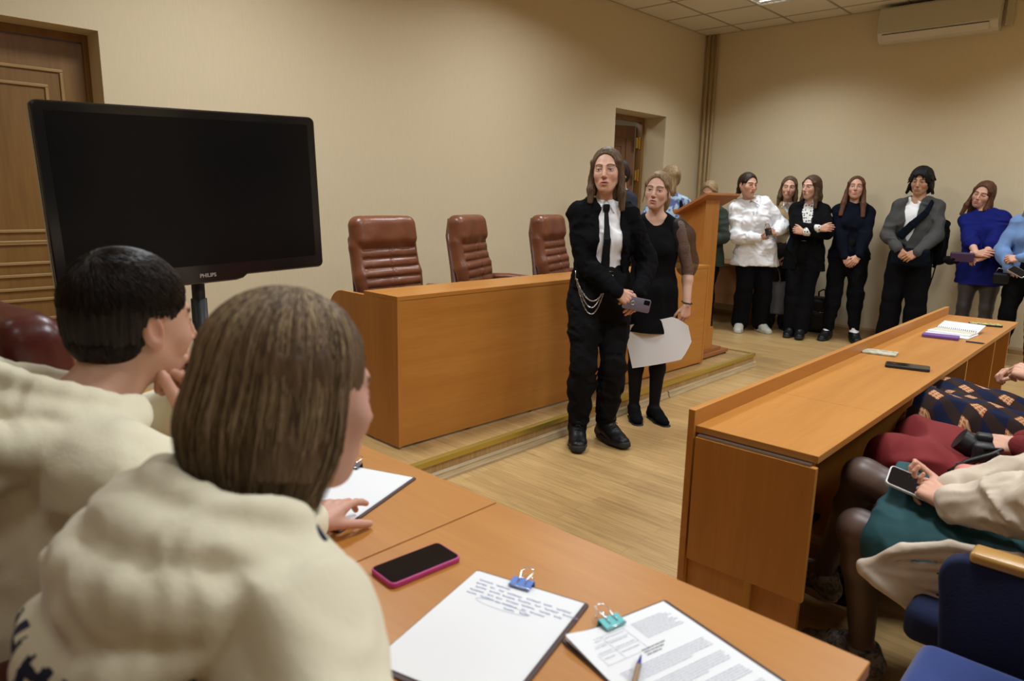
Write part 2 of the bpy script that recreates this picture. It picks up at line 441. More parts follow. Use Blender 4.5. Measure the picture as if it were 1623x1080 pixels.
# long wall behind the camera with three windows
WIN = [(-0.9, 2.0), (1.9, 2.0), (4.7, 2.0)]
bm = nbm(); xs = [XL]
for c, wd in WIN: xs += [c-wd/2, c+wd/2]
xs.append(WX)
for i in range(len(xs)-1):
    if i % 2 == 0: box(bm, xs[i], xs[i+1], YB-0.3, YB, 0, CEIL+0.05)
    else: box(bm, xs[i], xs[i+1], YB-0.3, YB, 0, 0.95); box(bm, xs[i], xs[i+1], YB-0.3, YB, 2.6, CEIL+0.05)
struct('wall_back', bm, M_WALL)
M_PVC = mat('white_plastic', (0.75, 0.75, 0.73), rough=0.35)
M_SKYP = mat('dusk_window_glass', (0.02, 0.03, 0.05), rough=0.1)
for i, (c, wd) in enumerate(WIN):
    bm = nbm(); box(bm, c-wd/2, c+wd/2, YB-0.2, YB-0.18, 0.95, 2.6); p = struct('window_%d' % (i+1), bm, M_SKYP)
    bm = nbm()
    for x0, x1, z0, z1 in ((c-wd/2, c-wd/2+0.07, 0.95, 2.6), (c+wd/2-0.07, c+wd/2, 0.95, 2.6), (c-0.04, c+0.04, 0.95, 2.6), (c-wd/2, c+wd/2, 0.95, 1.02), (c-wd/2, c+wd/2, 2.53, 2.6)):
        box(bm, x0, x1, YB-0.18, YB-0.1, z0, z1)
    obj('window_frame', bm, M_PVC, p)
# dim room beyond the open doorway
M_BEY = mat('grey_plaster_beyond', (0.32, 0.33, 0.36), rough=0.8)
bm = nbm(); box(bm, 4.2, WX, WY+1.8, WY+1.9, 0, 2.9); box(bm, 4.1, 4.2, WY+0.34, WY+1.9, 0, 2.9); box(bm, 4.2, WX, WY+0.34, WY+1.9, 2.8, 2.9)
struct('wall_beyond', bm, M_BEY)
area('next_room_light', (6.0, WY+1.2, 2.75), 0.6, 0.6, 14, (1.0, 0.95, 0.88))

# ceiling: tiles in a grid of metal bars
LX0, LDX = 8.04, 0.635; LY0, LDY = 4.14, 0.61
gx = [LX0-LDX*k for k in range(-1, 17)]; gy = [LY0-LDY*k for k in range(-1, 14)]
gx = [min(v, WX) for v in gx]; gy = [min(v, WY) for v in gy]
gx = sorted(set([v for v in gx if v > XL]+[XL])); gy = sorted(set([v for v in gy if v > YB]+[YB]))
holes = [(x, y) for x, y in LUM]
bm = nbm()
for i in range(len(gx)-1):
    for j in range(len(gy)-1):
        cx, cy = (gx[i]+gx[i+1])/2, (gy[j]+gy[j+1])/2
        box(bm, gx[i]+0.006, gx[i+1]-0.006, gy[j]+0.006, gy[j+1]-0.006, CEIL, CEIL+0.02)
struct('ceiling', bm, M_CEILT)
bm = nbm()
for v in gx: box(bm, v-0.012, v+0.012, YB, WY, CEIL-0.003, CEIL+0.004)
for v in gy: box(bm, XL, WX, v-0.012, v+0.012, CEIL-0.003, CEIL+0.004)
box(bm, XL, WX, YB, WY, CEIL+0.025, CEIL+0.06)
struct('trim_1', bm, M_TBAR)
# luminaires
M_LOUV = mat('polished_louvre', (0.8, 0.8, 0.82), rough=0.15, metal=0.9)
M_TUBE = mat('lit_fluorescent_tube', (1, 1, 1), emit=((1.0, 0.95, 0.85), 5.0))
first = None
for k, (lx, ly) in enumerate(LUM):
    if first is None:
        t = empty('ceiling_luminaire', (lx, ly, CEIL), 'recessed louvred ceiling luminaire with mirrored blades', 'ceiling light', group='louvred ceiling luminaires')
        bm = nbm()
        for a, b_, c, d in ((-0.3, -0.285, -0.29, 0.29), (0.285, 0.3, -0.29, 0.29), (-0.285, 0.285, -0.29, -0.275), (-0.285, 0.285, 0.275, 0.29)): box(bm, a, b_, c, d, -0.022, -0.004)
        obj('frame', bm, M_PVC, t)
        bm = nbm()
        for q in range(1, 4): box(bm, -0.285+0.1425*q-0.003, -0.285+0.1425*q+0.003, -0.275, 0.275, -0.022, -0.004)
        for q in range(1, 8): box(bm, -0.285, 0.285, -0.275+0.069*q-0.002, -0.275+0.069*q+0.002, -0.02, -0.006)
        obj('louvre', bm, M_LOUV, t)
        bm = nbm()
        for q in range(4): tube(bm, [(-0.214+0.1425*q, -0.26, -0.001), (-0.214+0.1425*q, 0.26, -0.001)], 0.005, 8)
        obj('lamp_tube', bm, M_TUBE, t)
        first = t
    else:
        r = first.copy(); COL.objects.link(r); r.location = (lx, ly, CEIL)
        for ch in first.children:
            c = ch.copy(); COL.objects.link(c); c.parent = r
# corner pipe casings and skirting
bm = nbm()
M_PIPE = mat('painted_pipe', (0.50, 0.36, 0.17), rough=0.5)
for dx, dy, r in ((0.03, 0.05, 0.02), (0.03, 0.11, 0.014), (0.03, 0.16, 0.014)):
    tube(bm, [(WX-dx, WY-dy, 0.0), (WX-dx, WY-dy, CEIL)], r, 12)
struct('trim_2', bm, M_PIPE)
M_SKIRT = mat('light_oak_skirting', (0.42, 0.27, 0.12), rough=0.4, var=(8, (0.33, 0.2, 0.085), 0.3, 0.7), stretch=(1, 0.1, 8))
bm = nbm(); prism(bm, [(WX, 0), (WX-0.02, 0), (WX-0.02, 0.04), (WX-0.008, 0.065), (WX, 0.065)], 'y', YB, WY-0.2)
struct('baseboard_right', bm, M_SKIRT)
bm = nbm()
for a, b_ in ((XL, D1[0]), (D1[1], D2[0]), (D2[1], WX)): prism(bm, [(WY, 0.0), (WY-0.02, 0.0), (WY-0.02, 0.04), (WY-0.008, 0.065), (WY, 0.065)], 'x', a, b_)
struct('baseboard_stage', bm, M_SKIRT)

# door 1 (closed, left) : panelled veneer leaf at the back of a deep reveal
M_DOOR = wood('door_veneer', (0.29, 0.155, 0.045, 1), (0.20, 0.10, 0.028, 1), 'z', 0.6, 0.35)
M_DOOR2 = wood('door_veneer_brown', (0.27, 0.135, 0.07, 1), (0.20, 0.095, 0.05, 1), 'z', 0.7, 0.4)
M_MOLD = wood('door_moulding', (0.42, 0.26, 0.10, 1), (0.34, 0.2, 0.07, 1), 'x', 0.6, 0.4)
M_BRASS = mat('brass', (0.75, 0.52, 0.16), rough=0.28, metal=1.0)
def ringmold(bm, x0, x1, z0, z1, y, w_=0.018, d=0.012, mi=0):
    for a, b_, c, e in ((x0, x1, z0, z0+w_), (x0, x1, z1-w_, z1), (x0, x0+w_, z0+w_, z1-w_), (x1-w_, x1, z0+w_, z1-w_)):
        box(bm, a, b_, y-d, y, c, e, bev=0.004, mi=mi)
YD = WY+0.2
bm = nbm(); box(bm, D1[0]+0.03, D1[1]-0.03, YD, YD+0.045, 0.01, D1[2]-0.05, bev=0.002)
dr = struct('door_1', bm, M_DOOR)
bm = nbm()
ringmold(bm, D1[0]+0.13, D1[1]-0.145, 1.10, 2.09, YD); ringmold(bm, D1[0]+0.205, D1[1]-0.225, 1.17, 2.00, YD)
for z in (1.117, 0.995, 0.924, 0.846, 0.782, 0.667, 0.56, 0.49, 0.2): box(bm, D1[0]+0.13, D1[1]-0.145, YD-0.012, YD, z-0.009, z+0.009, bev=0.004)
obj('door_moulding', bm, M_MOLD, dr)
bm = nbm(); tube(bm, [(D1[0]+0.09, YD, 1.02), (D1[0]+0.09, YD-0.05, 1.02), (D1[0]+0.2, YD-0.055, 1.02)], 0.009, 10); cyl(bm, (D1[0]+0.09, YD, 1.02), 0.024, 0.008, M=Matrix.Rotation(R_(90), 4, 'X'))
obj('door_handle', bm, M_BRASS, dr, smooth=True, sharp=40)
bm = nbm()
for a, b_, c, e in ((D1[0], D1[0]+0.03, 0, D1[2]), (D1[1]-0.03, D1[1], 0, D1[2]), (D1[0]+0.03, D1[1]-0.03, D1[2]-0.045, D1[2])): box(bm, a, b_, YD-0.012, YD+0.09, c, e, bev=0.002)
obj('door_frame', bm, M_DOOR, dr)
# door 2 (open into the next room)
YD2 = WY+0.30
t = bpy.data.objects.new('door_2', None); COL.objects.link(t); t['kind'] = 'structure'; t.location = (D2[1]-0.05, YD2+0.02, 0)
bm = nbm()
for a, b_, c, e in ((D2[0]-D2[1]+0.05, D2[0]-D2[1]+0.1, 0, D2[2]), (0.0, 0.05, 0, D2[2]), (D2[0]-D2[1]+0.1, 0.0, D2[2]-0.05, D2[2])): box(bm, a, b_, -0.03, 0.06, c, e, bev=0.002)
obj('door_frame', bm, M_DOOR, t)
bm = nbm(); box(bm, -0.86, -0.012, 0, 0.042, 0.01, 2.30, bev=0.002, mi=0)
ringmold(bm, -0.75, -0.12, 1.15, 2.17, 0.0, 0.016, mi=0); ringmold(bm, -0.68, -0.19, 1.22, 2.07, 0.0, 0.014, mi=0); ringmold(bm, -0.75, -0.12, 0.2, 1.0, 0.0, 0.016, mi=0)
leaf = obj('door_leaf', bm, M_DOOR2, t); leaf.rotation_euler = (0, 0, R_(-24)); leaf.location = (-0.012, 0.05, 0)
bm = nbm()
for z in (0.3, 1.72, 2.10): tube(bm, [(-0.018, -0.012, z-0.07), (-0.018, -0.012, z+0.07)], 0.011, 10); box(bm, -0.075, -0.02, -0.006, 0.0, z-0.06, z+0.06)
obj('hinge', bm, M_BRASS, t, smooth=True, sharp=40)

# stage platform
PH = 0.118; PX1 = 5.875; PY = 2.56
bm = nbm(); box(bm, XL, PX1, PY, WY, PH-0.012, PH); struct('floor_stage', bm, M_FLOOR)
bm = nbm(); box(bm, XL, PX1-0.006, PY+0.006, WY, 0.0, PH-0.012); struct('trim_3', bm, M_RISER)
M_NOSE = mat('gold_anodised_nosing', (0.52, 0.40, 0.09), rough=0.38, metal=0.75)
bm = nbm()
prism(bm, [(PY-0.004, PH-0.026), (PY-0.004, PH+0.002), (PY+0.028, PH+0.004), (PY+0.028, PH), (PY, PH-0.001), (PY, PH-0.026)], 'x', XL, PX1+0.004)
prism(bm, [(PX1+0.004, PH-0.026), (PX1+0.004, PH+0.002), (PX1-0.028, PH+0.004), (PX1-0.028, PH), (PX1, PH-0.001), (PX1, PH-0.026)], 'y', PY-0.004, WY)
struct('trim_4', bm, M_NOSE)
M_PALE = mat('pale_plastic_skirting', (0.56, 0.44, 0.26), rough=0.4, var=(5, (0.42, 0.32, 0.18), 0.35, 0.7), stretch=(1, 6, 10))
pr_ = [(0, 0), (-0.024, 0), (-0.024, 0.010), (-0.018, 0.014), (-0.013, 0.030), (-0.016, 0.036), (-0.006, 0.048), (0, 0.048)]
bm = nbm()
for a, b_ in ((XL, 2.02), (2.023, 4.42), (4.435, PX1+0.02)): prism(bm, [(PY+0.006+a_, z) for a_, z in pr_], 'x', a, b_)
prism(bm, [(PX1-0.006-a_, z) for a_, z in pr_], 'y', PY, WY)
struct('baseboard_stage_front', bm, M_PALE)
# ================================================================ FURNITURE
BE1, BE2 = (0.50, 0.215, 0.042, 1), (0.42, 0.165, 0.026, 1)
W_X = wood('beech_laminate_x', BE1, BE2, 'x', 0.8); W_Y = wood('beech_laminate_y', BE1, BE2, 'y', 0.8); W_Z = wood('beech_laminate_z', BE1, BE2, 'z', 0.8)
E1, E2 = (0.36, 0.14, 0.045, 1), (0.31, 0.115, 0.035, 1)
W_EDGE = wood('beech_edge_band', E1, E2, 'x', 0.8)
M_BLK = mat('black_plastic', (0.012, 0.012, 0.013), rough=0.45)
M_CHROME = mat('chrome', (0.7, 0.7, 0.72), rough=0.18, metal=1.0)
M_STEEL = mat('brushed_steel', (0.45, 0.45, 0.46), rough=0.35, metal=1.0)

# presidium desk on the stage (slightly turned)
DKZ = PH+0.012; DKT = 0.925
ang = math.atan2(2.697-2.792, 4.849-2.138)
t = empty('presidium_desk', (2.14, 2.79, PH), 'long beech presidium desk with closed front panel on the stage', 'desk', rz=ang)
DL = 3.03; DH = DKT-PH
bm = nbm(); box(bm, 0.022, DL-0.022, 0.004, 0.022, 0.014, DH-0.022, bev=0.001); obj('front_panel', bm, W_X, t)
bm = nbm(); box(bm, 0, DL, 0.0, 0.30, DH-0.022, DH, bev=0.0015); obj('ledge_top', bm, W_X, t)
def side_panel(x0, x1):
    bm = nbm(); pts = [(0.001, 0.012), (0.66, 0.012)]
    for k in range(9):
        a = R_(90*k/8); pts.append((0.52+0.14*math.cos(a), DH-0.022-0.14+0.14*math.sin(a)+0.0))
    pts += [(0.001, DH-0.0225)]
    prism(bm, pts, 'x', x0, x1, bev=0.0012); return obj('side_panel', bm, W_Z, t)
side_panel(0, 0.022); side_panel(DL-0.022, DL)
bm = nbm(); box(bm, 0.022, DL-0.022, 0.022, 0.30, DH-0.19, DH-0.165, bev=0.001); obj('worktop', bm, W_X, t)
bm = nbm()
bm.free()
for x, y in ((0.5, .04), (1.02, .04), (1.55, .04), (2.3, .04), (DL-0.1, .04), (0.011, 0.6)): bm = nbm(); cyl(bm, (x, y, 0), 0.012, 0.013, seg=12); obj('glide', bm, M_BLK, t)

# lectern
t = empty('lectern', (5.235, 2.76, PH), 'tall beech lectern with a sloping top and stepped base', 'lectern')
bm = nbm()
box(bm, -0.07, 0.49, -0.02, 0.52, 0.012, 0.04, bev=0.002); box(bm, -0.035, 0.40, 0.008, 0.47, 0.04, 0.068, bev=0.002)
obj('stepped_base', bm, W_EDGE, t)
bm = nbm(); box(bm, -0.012, 0.26, 0.02, 0.30, 0.068, 0.255, bev=0.0015); obj('plinth_box', bm, W_Z, t)
bm = nbm()
vs = box(bm, 0.0, 0.235, 0.035, 0.27, 0.255, 1.30)
for v in vs:
    if v.co.z > 1: 
        if v.co.y > 0.2: v.co.z = 1.19
        else: v.co.z = 1.325
obj('column', bm, W_Z, t)
bm = nbm()
a = math.atan2(0.17, 0.31)
Mx = Matrix.Translation((0.14, 0.0, 1.345)) @ Matrix.Rotation(-a, 4, 'X')
box(bm, -0.26, 0.30, -0.04, 0.29, -0.011, 0.011, bev=0.002, M=Mx)
obj('reading_board', bm, W_EDGE, t)
bm = nbm(); box(bm, -0.26, 0.30, 0.275, 0.29, 0.011, 0.03, bev=0.002, M=Mx); obj('book_stop', bm, W_EDGE, t)
bm = nbm()
bm.free()
for x, y in ((-0.05, 0.0), (0.46, 0.0), (-0.05, 0.49), (0.46, 0.49)): bm = nbm(); cyl(bm, (x, y, 0), 0.014, 0.013, seg=12); obj('glide', bm, M_BLK, t)

# audience front-row desk
BX0, BX1, BY0, BY1, BZ = 1.885, 5.09, 0.618, 0.985, 0.75
t = empty('front_row_desk', (BX0, BY1, 0), 'long beech front-row desk with a raised rear ledge and a hinged end flap hanging down', 'desk')
ox, oy = BX0, BY1
def bxl(bm, x0, x1, y0, y1, z0, z1, **k): return box(bm, x0-ox, x1-ox, y0-oy, y1-oy, z0, z1, **k)
SEAM = 2.452
for x0, x1 in ((BX0, SEAM-0.001), (SEAM+0.001, BX1)):
    bm = nbm(); bxl(bm, x0, x1, BY0, BY1, BZ-0.022, BZ, bev=0.0015); obj('desktop', bm, W_X, t)
bm = nbm(); bxl(bm, BX0-0.012, BX1, BY1, BY1+0.022, 0.02, BZ+0.05, bev=0.0015); obj('front_panel', bm, W_X, t)
bm = nbm(); bxl(bm, BX0-0.022, BX0-0.004, BY0-0.004, BY1-0.012, 0.322, BZ-0.029, bev=0.0015); fl = obj('end_flap', bm, W_Z, t)
bm = nbm(); bxl(bm, BX0-0.020, BX0-0.004, BY0+0.012, BY1-0.016, BZ-0.029, BZ-0.0225); tube(bm, [(-0.012, BY0+0.012-oy, BZ-0.028), (-0.012, BY1-0.016-oy, BZ-0.028)], 0.004, 8); obj('piano_hinge', bm, M_STEEL, t)
for x in (1.955, 2.95, 3.9, 4.6, BX1-0.03):
    bm = nbm(); bxl(bm, x, x+0.02, BY0+0.03 if x > 2 else BY0+0.035, BY1, 0.02, BZ-0.022, bev=0.001); obj('support_panel', bm, W_Z, t)
bm = nbm(); bxl(bm, BX0+0.01, 1.955, BY1-0.19, BY1-0.001, 0.02, 0.36, bev=0.001); obj('end_plinth', bm, W_Z, t)
bm = nbm(); bxl(bm, 1.975, BX1-0.03, BY1-0.05, BY1-0.03, 0.1, 0.12); obj('foot_rail', bm, M_BLK, t)
for x, y in ((2.0, 0.01), (3.4, .01), (4.9, .01), (1.965, -.28), (2.96, -.28), (3.91, -.28), (4.61, -.28)): bm = nbm(); cyl(bm, (x-ox, y, 0), 0.009, 0.021, seg=10); obj('glide', bm, M_BLK, t)

# jury tables along the near side
def jury_table(y0, y1, label):
    x0, x1 = 0.42, 1.072
    t = empty('jury_table', (x0, y0, 0), label, 'table', group='jury tables pushed end to end')
    bm = nbm(); box(bm, 0, x1-x0, 0, y1-y0, 0.715, 0.74, bev=0.002); obj('tabletop', bm, W_Y, t)
    for y in (0.03, y1-y0-0.052): bm = nbm(); box(bm, 0.03, x1-x0-0.03, y, y+0.022, 0.0, 0.715, bev=0.001); obj('side_panel', bm, W_Z, t)
    bm = nbm(); box(bm, x1-x0-0.14, x1-x0-0.12, 0.052, y1-y0-0.052, 0.30, 0.715, bev=0.001); obj('modesty_panel', bm, W_Y, t)
jury_table(0.243, 1.036, 'beech jury table nearest the camera with a pink-cased phone and two clipboards on it')
jury_table(1.040, 1.84, 'middle beech jury table with the woman in the cream hoodie leaning on it')
jury_table(1.844, 2.54, 'far beech jury table beside the dark-haired man in the cream hoodie')

# executive chair
M_LEA = mat('tan_leather', (0.20, 0.066, 0.027), rough=0.36, spec=0.5, bump=(90, 0.25, 0.002), var=(6, (0.14, 0.042, 0.018), 0.35, 0.7))
M_LEAD = mat('oxblood_leather', (0.085, 0.014, 0.010), rough=0.33, spec=0.5, bump=(90, 0.25, 0.002))
_chair = {}
def exec_chair(loc, rz, label, group=None, lea=None, key='tan', arms=True, seat_z=0.47, top=None):
    lea = lea or M_LEA
    t = empty('executive_chair', loc, label, 'chair', rz=rz, group=group)
    if key not in _chair:
        P = {}
        # back cushion: front faces -y
        v = Vox((-0.30, -0.12, 0.40), (0.30, 0.30, 1.22), 0.008)
        v.loft([(V3(0, 0.02, 0.50), 0.215, 0.045), (V3(0, 0.045, 0.75), 0.225, 0.048), (V3(0, 0.10, 0.98), 0.222, 0.055), (V3(0, 0.125, 1.08), 0.215, 0.052)], k=0.02, lat=V3(1, 0, 0))
        v.rbox((0, 0.035, 0.64), (0.232, 0.05, 0.20), 0.04, rot=[[1, 0, 0], [0, math.cos(.1), -math.sin(.1)], [0, math.sin(.1), math.cos(.1)]], k=0.03)
        v.rbox((0, 0.085, 0.885), (0.235, 0.05, 0.12), 0.04, rot=[[1, 0, 0], [0, math.cos(.2), -math.sin(.2)], [0, math.sin(.2), math.cos(.2)]], k=0.03)
        v.rbox((0, 0.098, 1.05), (0.228, 0.068, 0.095), 0.055, rot=[[1, 0, 0], [0, math.cos(.15), -math.sin(.15)], [0, math.sin(.15), math.cos(.15)]], k=0.012)
        def quilt(X, Y, Z, D):
            fr = (Y < 0.06+0.16*(Z-0.5))
            g = np.zeros_like(D)
            for z in (0.56, 0.62, 0.68, 0.735, 0.79, 0.845, 0.90, 0.955): g = g+np.exp(-((Z-z)/0.006)**2)*(np.abs(X) < 0.2)
            g = g+np.exp(-(X/0.005)**2)*(Z < 0.955)*(Z > 0.5)*0.8
            pad = 0.006*np.abs(np.sin((Z-0.56)/0.057*PI))*(np.abs(X) < 0.2)*(Z < 0.955)
            return D+np.where(fr & (Y < 0.1), 0.011*g-pad, 0)
        v.field(quilt); v.noise(0.004, 14, 2)
        V, F = v.mesh(); P['back_cushion'] = (mesh_of('back_cushion', relax(V, F), F), lea)
        bm = nbm()
        pts = []
        for k in range(13):
            z = 0.46+0.66*k/12; y = 0.075+0.10*max(0, (z-0.5))+0.06*max(0, z-0.8)
            pts.append((y, z))
        for i in range(12):
            (ya, za), (yb, zb) = pts[i], pts[i+1]
            wa = 0.225*min(1, 1.0-0.3*max(0, (i-10)/2)); wb = 0.225*(1.0-0.3*max(0, (i-9)/2)) if i >= 10 else 0.225
            vv = [bm.verts.new(p) for p in ((-wa, ya, za), (wa, ya, za), (wb, yb, zb), (-wb, yb, zb), (-wa+.02, ya+0.035, za), (wa-.02, ya+0.035, za), (wb-.02, yb+0.035, zb), (-wb+.02, yb+0.035, zb))]
            for q in ((0, 1, 2, 3), (5, 4, 7, 6), (4, 0, 3, 7), (1, 5, 6, 2), (4, 5, 1, 0), (3, 2, 6, 7)): bm.faces.new([vv[j] for j in q])
        bmesh.ops.remove_doubles(bm, verts=bm.verts, dist=1e-4); me = bpy.data.meshes.new('back_shell'); bm.to_mesh(me); bm.free(); me.shade_smooth(); P['back_shell'] = (me, lea if key != 'tan' else mat('dark_tan_leather', (0.10, 0.026, 0.014), rough=0.4))
        v = Vox((-0.30, -0.52, 0.36), (0.30, 0.06, 0.56), 0.009)
        v.rbox((0, -0.22, 0.46), (0.25, 0.25, 0.055), 0.05); v.rbox((0, -0.42, 0.465), (0.24, 0.07, 0.06), 0.055, k=0.02); v.noise(0.004, 10, 5)
        V, F = v.mesh(); P['seat'] = (mesh_of('seat', relax(V, F), F), lea)
        for s in (-1, 1):
            bm = nbm(); tube(bm, [(s*0.23, 0.08, 0.66), (s*0.29, 0.02, 0.70), (s*0.30, -0.10, 0.70), (s*0.30, -0.26, 0.69), (s*0.295, -0.34, 0.64), (s*0.27, -0.32, 0.50), (s*0.22, -0.24, 0.43)], [0.018, 0.026, 0.03, 0.03, 0.026, 0.02, 0.016], 12)
            me = bpy.data.meshes.new('armrest'); bm.to_mesh(me); bm.free(); P['armrest'+str(s)] = (me, lea)
        bm = nbm(); tube(bm, [(0, -0.2, 0.41), (0, -0.2, 0.12)], 0.028, 14); tube(bm, [(0, -0.2, 0.3), (0, -0.2, 0.1)], 0.04, 14)
        for k in range(5):
            a = R_(72*k+18); tube(bm, [(0, -0.2, 0.12), (0.15*math.cos(a), -0.2+0.15*math.sin(a), 0.11), (0.31*math.cos(a), -0.2+0.31*math.sin(a), 0.075)], [0.03, 0.024, 0.016], 10)
        me = bpy.data.meshes.new('pedestal'); bm.to_mesh(me); bm.free(); P['pedestal'] = (me, M_BLK)
        for k in range(5):
            a = R_(72*k+18); bm = nbm()
            for q in (-0.014, 0.014): cyl(bm, (0.31*math.cos(a)-math.sin(a)*q-0.0, -0.2+0.31*math.sin(a)+math.cos(a)*q, 0.03), 0.029, 0.018, seg=16, M=Matrix.Rotation(a, 4, 'Z') @ Matrix.Rotation(R_(90), 4, 'X') @ Matrix.Translation((0, 0, -0.009)))
            me = bpy.data.meshes.new('castor'); bm.to_mesh(me); bm.free(); P['castor%d' % k] = (me, M_BLK)
        for n, (me, mm) in P.items(): me.materials.append(mm)
        _chair[key] = P
    t.scale = (1.06, 1.0, 1.03)
    for n, (me, mm) in _chair[key].items():
        if not arms and n.startswith('armrest'): continue
        o = bpy.data.objects.new(me.name.split('.')[0], me); COL.objects.link(o); o.parent = t
    return t
g = 'executive chairs behind the presidium desk'
exec_chair((2.64, 3.46, PH), R_(4), 'tan leather executive chair behind the left end of the desk, facing straight ahead', g)
exec_chair((3.47, 3.56, PH), R_(24), 'tan leather executive chair in the middle behind the desk, turned with its side showing', g)
exec_chair((4.27, 3.50, PH), R_(18), 'tan leather executive chair partly hidden behind the woman in the black jacket', g)

# television on its stand
t = empty('television', (1.225, 2.875, PH), 'large black flat television on a pole stand before the door', 'television')
M_GLOSS = mat('gloss_black_bezel', (0.006, 0.006, 0.007), rough=0.16, coat=0.6)
M_SCREEN = mat('dark_glass_screen', (0.004, 0.004, 0.005), rough=0.22, spec=0.25)
TW, TH = 1.075, 0.66
RT = Matrix.Translation((0, 0, 1.285)) @ Matrix.Rotation(R_(-2.0), 4, 'Y')
bm = nbm()
def rrect(x0, x1, z0, z1, r, n=5):
    P = []
    for cx, cz, a0 in ((x1-r, z1-r, 0), (x0+r, z1-r, 90), (x0+r, z0+r, 180), (x1-r, z0+r, 270)):
        for k in range(n+1):
            a = R_(a0+90*k/n); P.append((cx+r*math.cos(a), cz+r*math.sin(a)))
    return P
hw, hh = TW/2, TH/2
out = []
for k in range(6): a = R_(90*k/5); out.append((hw-0.025+0.025*math.cos(a), hh-0.025+0.025*math.sin(a)))
for k in range(6): a = R_(90+90*k/5); out.append((-hw+0.025+0.025*math.cos(a), hh-0.025+0.025*math.sin(a)))
for k in range(6): a = R_(180+90*k/5); out.append((-hw+0.025+0.025*math.cos(a), -hh+0.025+0.025*math.sin(a)))
out += [(-0.17, -hh), (-0.15, -hh-0.014), (-0.12, -hh-0.02), (0.12, -hh-0.02), (0.15, -hh-0.014), (0.17, -hh)]
for k in range(6): a = R_(270+90*k/5); out.append((hw-0.025+0.025*math.cos(a), -hh+0.025+0.025*math.sin(a)))
prism(bm, out, 'y', -0.012, 0.035, bev=0.006)
bmesh.ops.transform(bm, matrix=RT, verts=bm.verts)
hs = obj('housing', bm, M_GLOSS, t)
bm = nbm(); prism(bm, [(x*1.003, z*1.004) for x, z in out], 'y', 0.004, 0.014); bmesh.ops.transform(bm, matrix=RT, verts=bm.verts); obj('chrome_trim', bm, mat('smoked_chrome', (0.2, 0.2, 0.2), rough=0.25, metal=1), t)
bm = nbm(); box(bm, -0.4, 0.4, 0.03, 0.085, -0.22, 0.2, bev=0.02); bmesh.ops.transform(bm, matrix=RT, verts=bm.verts); obj('rear_cover', bm, M_BLK, t)
bm = nbm(); box(bm, -hw+0.038, hw-0.038, -0.0135, -0.011, -hh+0.055, hh-0.034); bmesh.ops.transform(bm, matrix=RT, verts=bm.verts); obj('screen', bm, M_SCREEN, t)
def text(name, s, size, M, m, parent, ext=0.0004, align='CENTER', bold=0.0):
    c = bpy.data.curves.new(name, 'FONT'); c.body = s; c.size = size; c.extrude = ext; c.align_x = align; c.align_y = 'CENTER'; c.offset = bold
    o = bpy.data.objects.new(name, c); COL.objects.link(o); dg = bpy.context.evaluated_depsgraph_get()
    me = bpy.data.meshes.new_from_object(o.evaluated_get(dg)); bpy.data.objects.remove(o); bpy.data.curves.remove(c); me.materials.clear()
    o = link(name, me, m, parent); o.matrix_local = M
    return o
text('logo', 'PHILIPS', 0.021, RT @ Matrix.Translation((0.0, -0.0135, -hh+0.012)) @ Matrix.Rotation(R_(90), 4, 'X'), mat('silver_logo', (0.6, 0.6, 0.62), rough=0.3, metal=0.6), t, bold=0.0005)
bm = nbm()
for s in (-1, 1): tube(bm, [(s*0.0+0.012, 0.095, 0.03), (s*0.0+0.012, 0.095, 1.45)], 0.026, 16) if s == 1 else None
tube(bm, [(0.012, 0.095, 0.03), (0.012, 0.095, 0.86)], 0.032, 16)
box(bm, -0.2, 0.22, 0.07, 0.10, 1.15, 1.22); 
obj('pole', bm, M_BLK, t)
bm = nbm(); box(bm, -0.32, 0.34, -0.12, 0.42, 0.004, 0.03, bev=0.006); obj('base_plate', bm, M_BLK, t)

# air conditioner
t = empty('air_conditioner', (WX, 2.05, 3.06), 'white split air conditioner mounted high on the right wall', 'air conditioner')
M_AC = mat('aged_white_plastic', (0.50, 0.46, 0.34), rough=0.4); M_AC2 = mat('white_plastic_grille', (0.62, 0.58, 0.5), rough=0.4)
HY = 0.525
bm = nbm(); prism(bm, [(0, 0.0), (-0.10, 0.0), (-0.16, 0.02), (-0.205, 0.075), (-0.21, 0.10), (-0.20, 0.33), (0, 0.33)], 'y', -HY, HY, bev=0.006); obj('body', bm, M_AC2, t)
bm = nbm(); prism(bm, [(-0.207, 0.09), (-0.222, 0.095), (-0.213, 0.315), (-0.20, 0.325), (-0.12, 0.335), (-0.12, 0.328), (-0.2, 0.31)], 'y', -HY+0.004, HY-0.004, bev=0.003); obj('front_cover', bm, M_AC, t)
bm = nbm(); prism(bm, [(-0.165, 0.012), (-0.206, 0.066), (-0.212, 0.066), (-0.172, 0.008)], 'y', -HY+0.07, HY-0.05, bev=0.002); obj('air_flap', bm, M_AC2, t)
bm = nbm(); prism(bm, [(-0.2, 0.066), (-0.2085, 0.066), (-0.211, 0.074), (-0.2, 0.074)], 'y', -HY+0.07, HY-0.05); obj('air_slot', bm, M_BLK, t)
bm = nbm(); cyl(bm, (-0.2175, 0.02, 0.118), 0.006, 0.002, seg=16, M=Matrix.Rotation(R_(-90), 4, 'Y')); obj('badge', bm, mat('badge_red', (0.2, 0.02, 0.04), rough=0.4), t)
text('logo', 'LG', 0.016, Matrix.Translation((-0.2195, -0.002, 0.118)) @ Matrix.Rotation(R_(-90), 4, 'Z') @ Matrix.Rotation(R_(90), 4, 'X'), mat('grey_logo', (0.15, 0.15, 0.15)), t)
bm = nbm(); box(bm, -0.06, -0.002, -HY-0.09, -HY-0.03, 0.05, 0.37, bev=0.004); obj('pipe_duct', bm, M_AC, t)

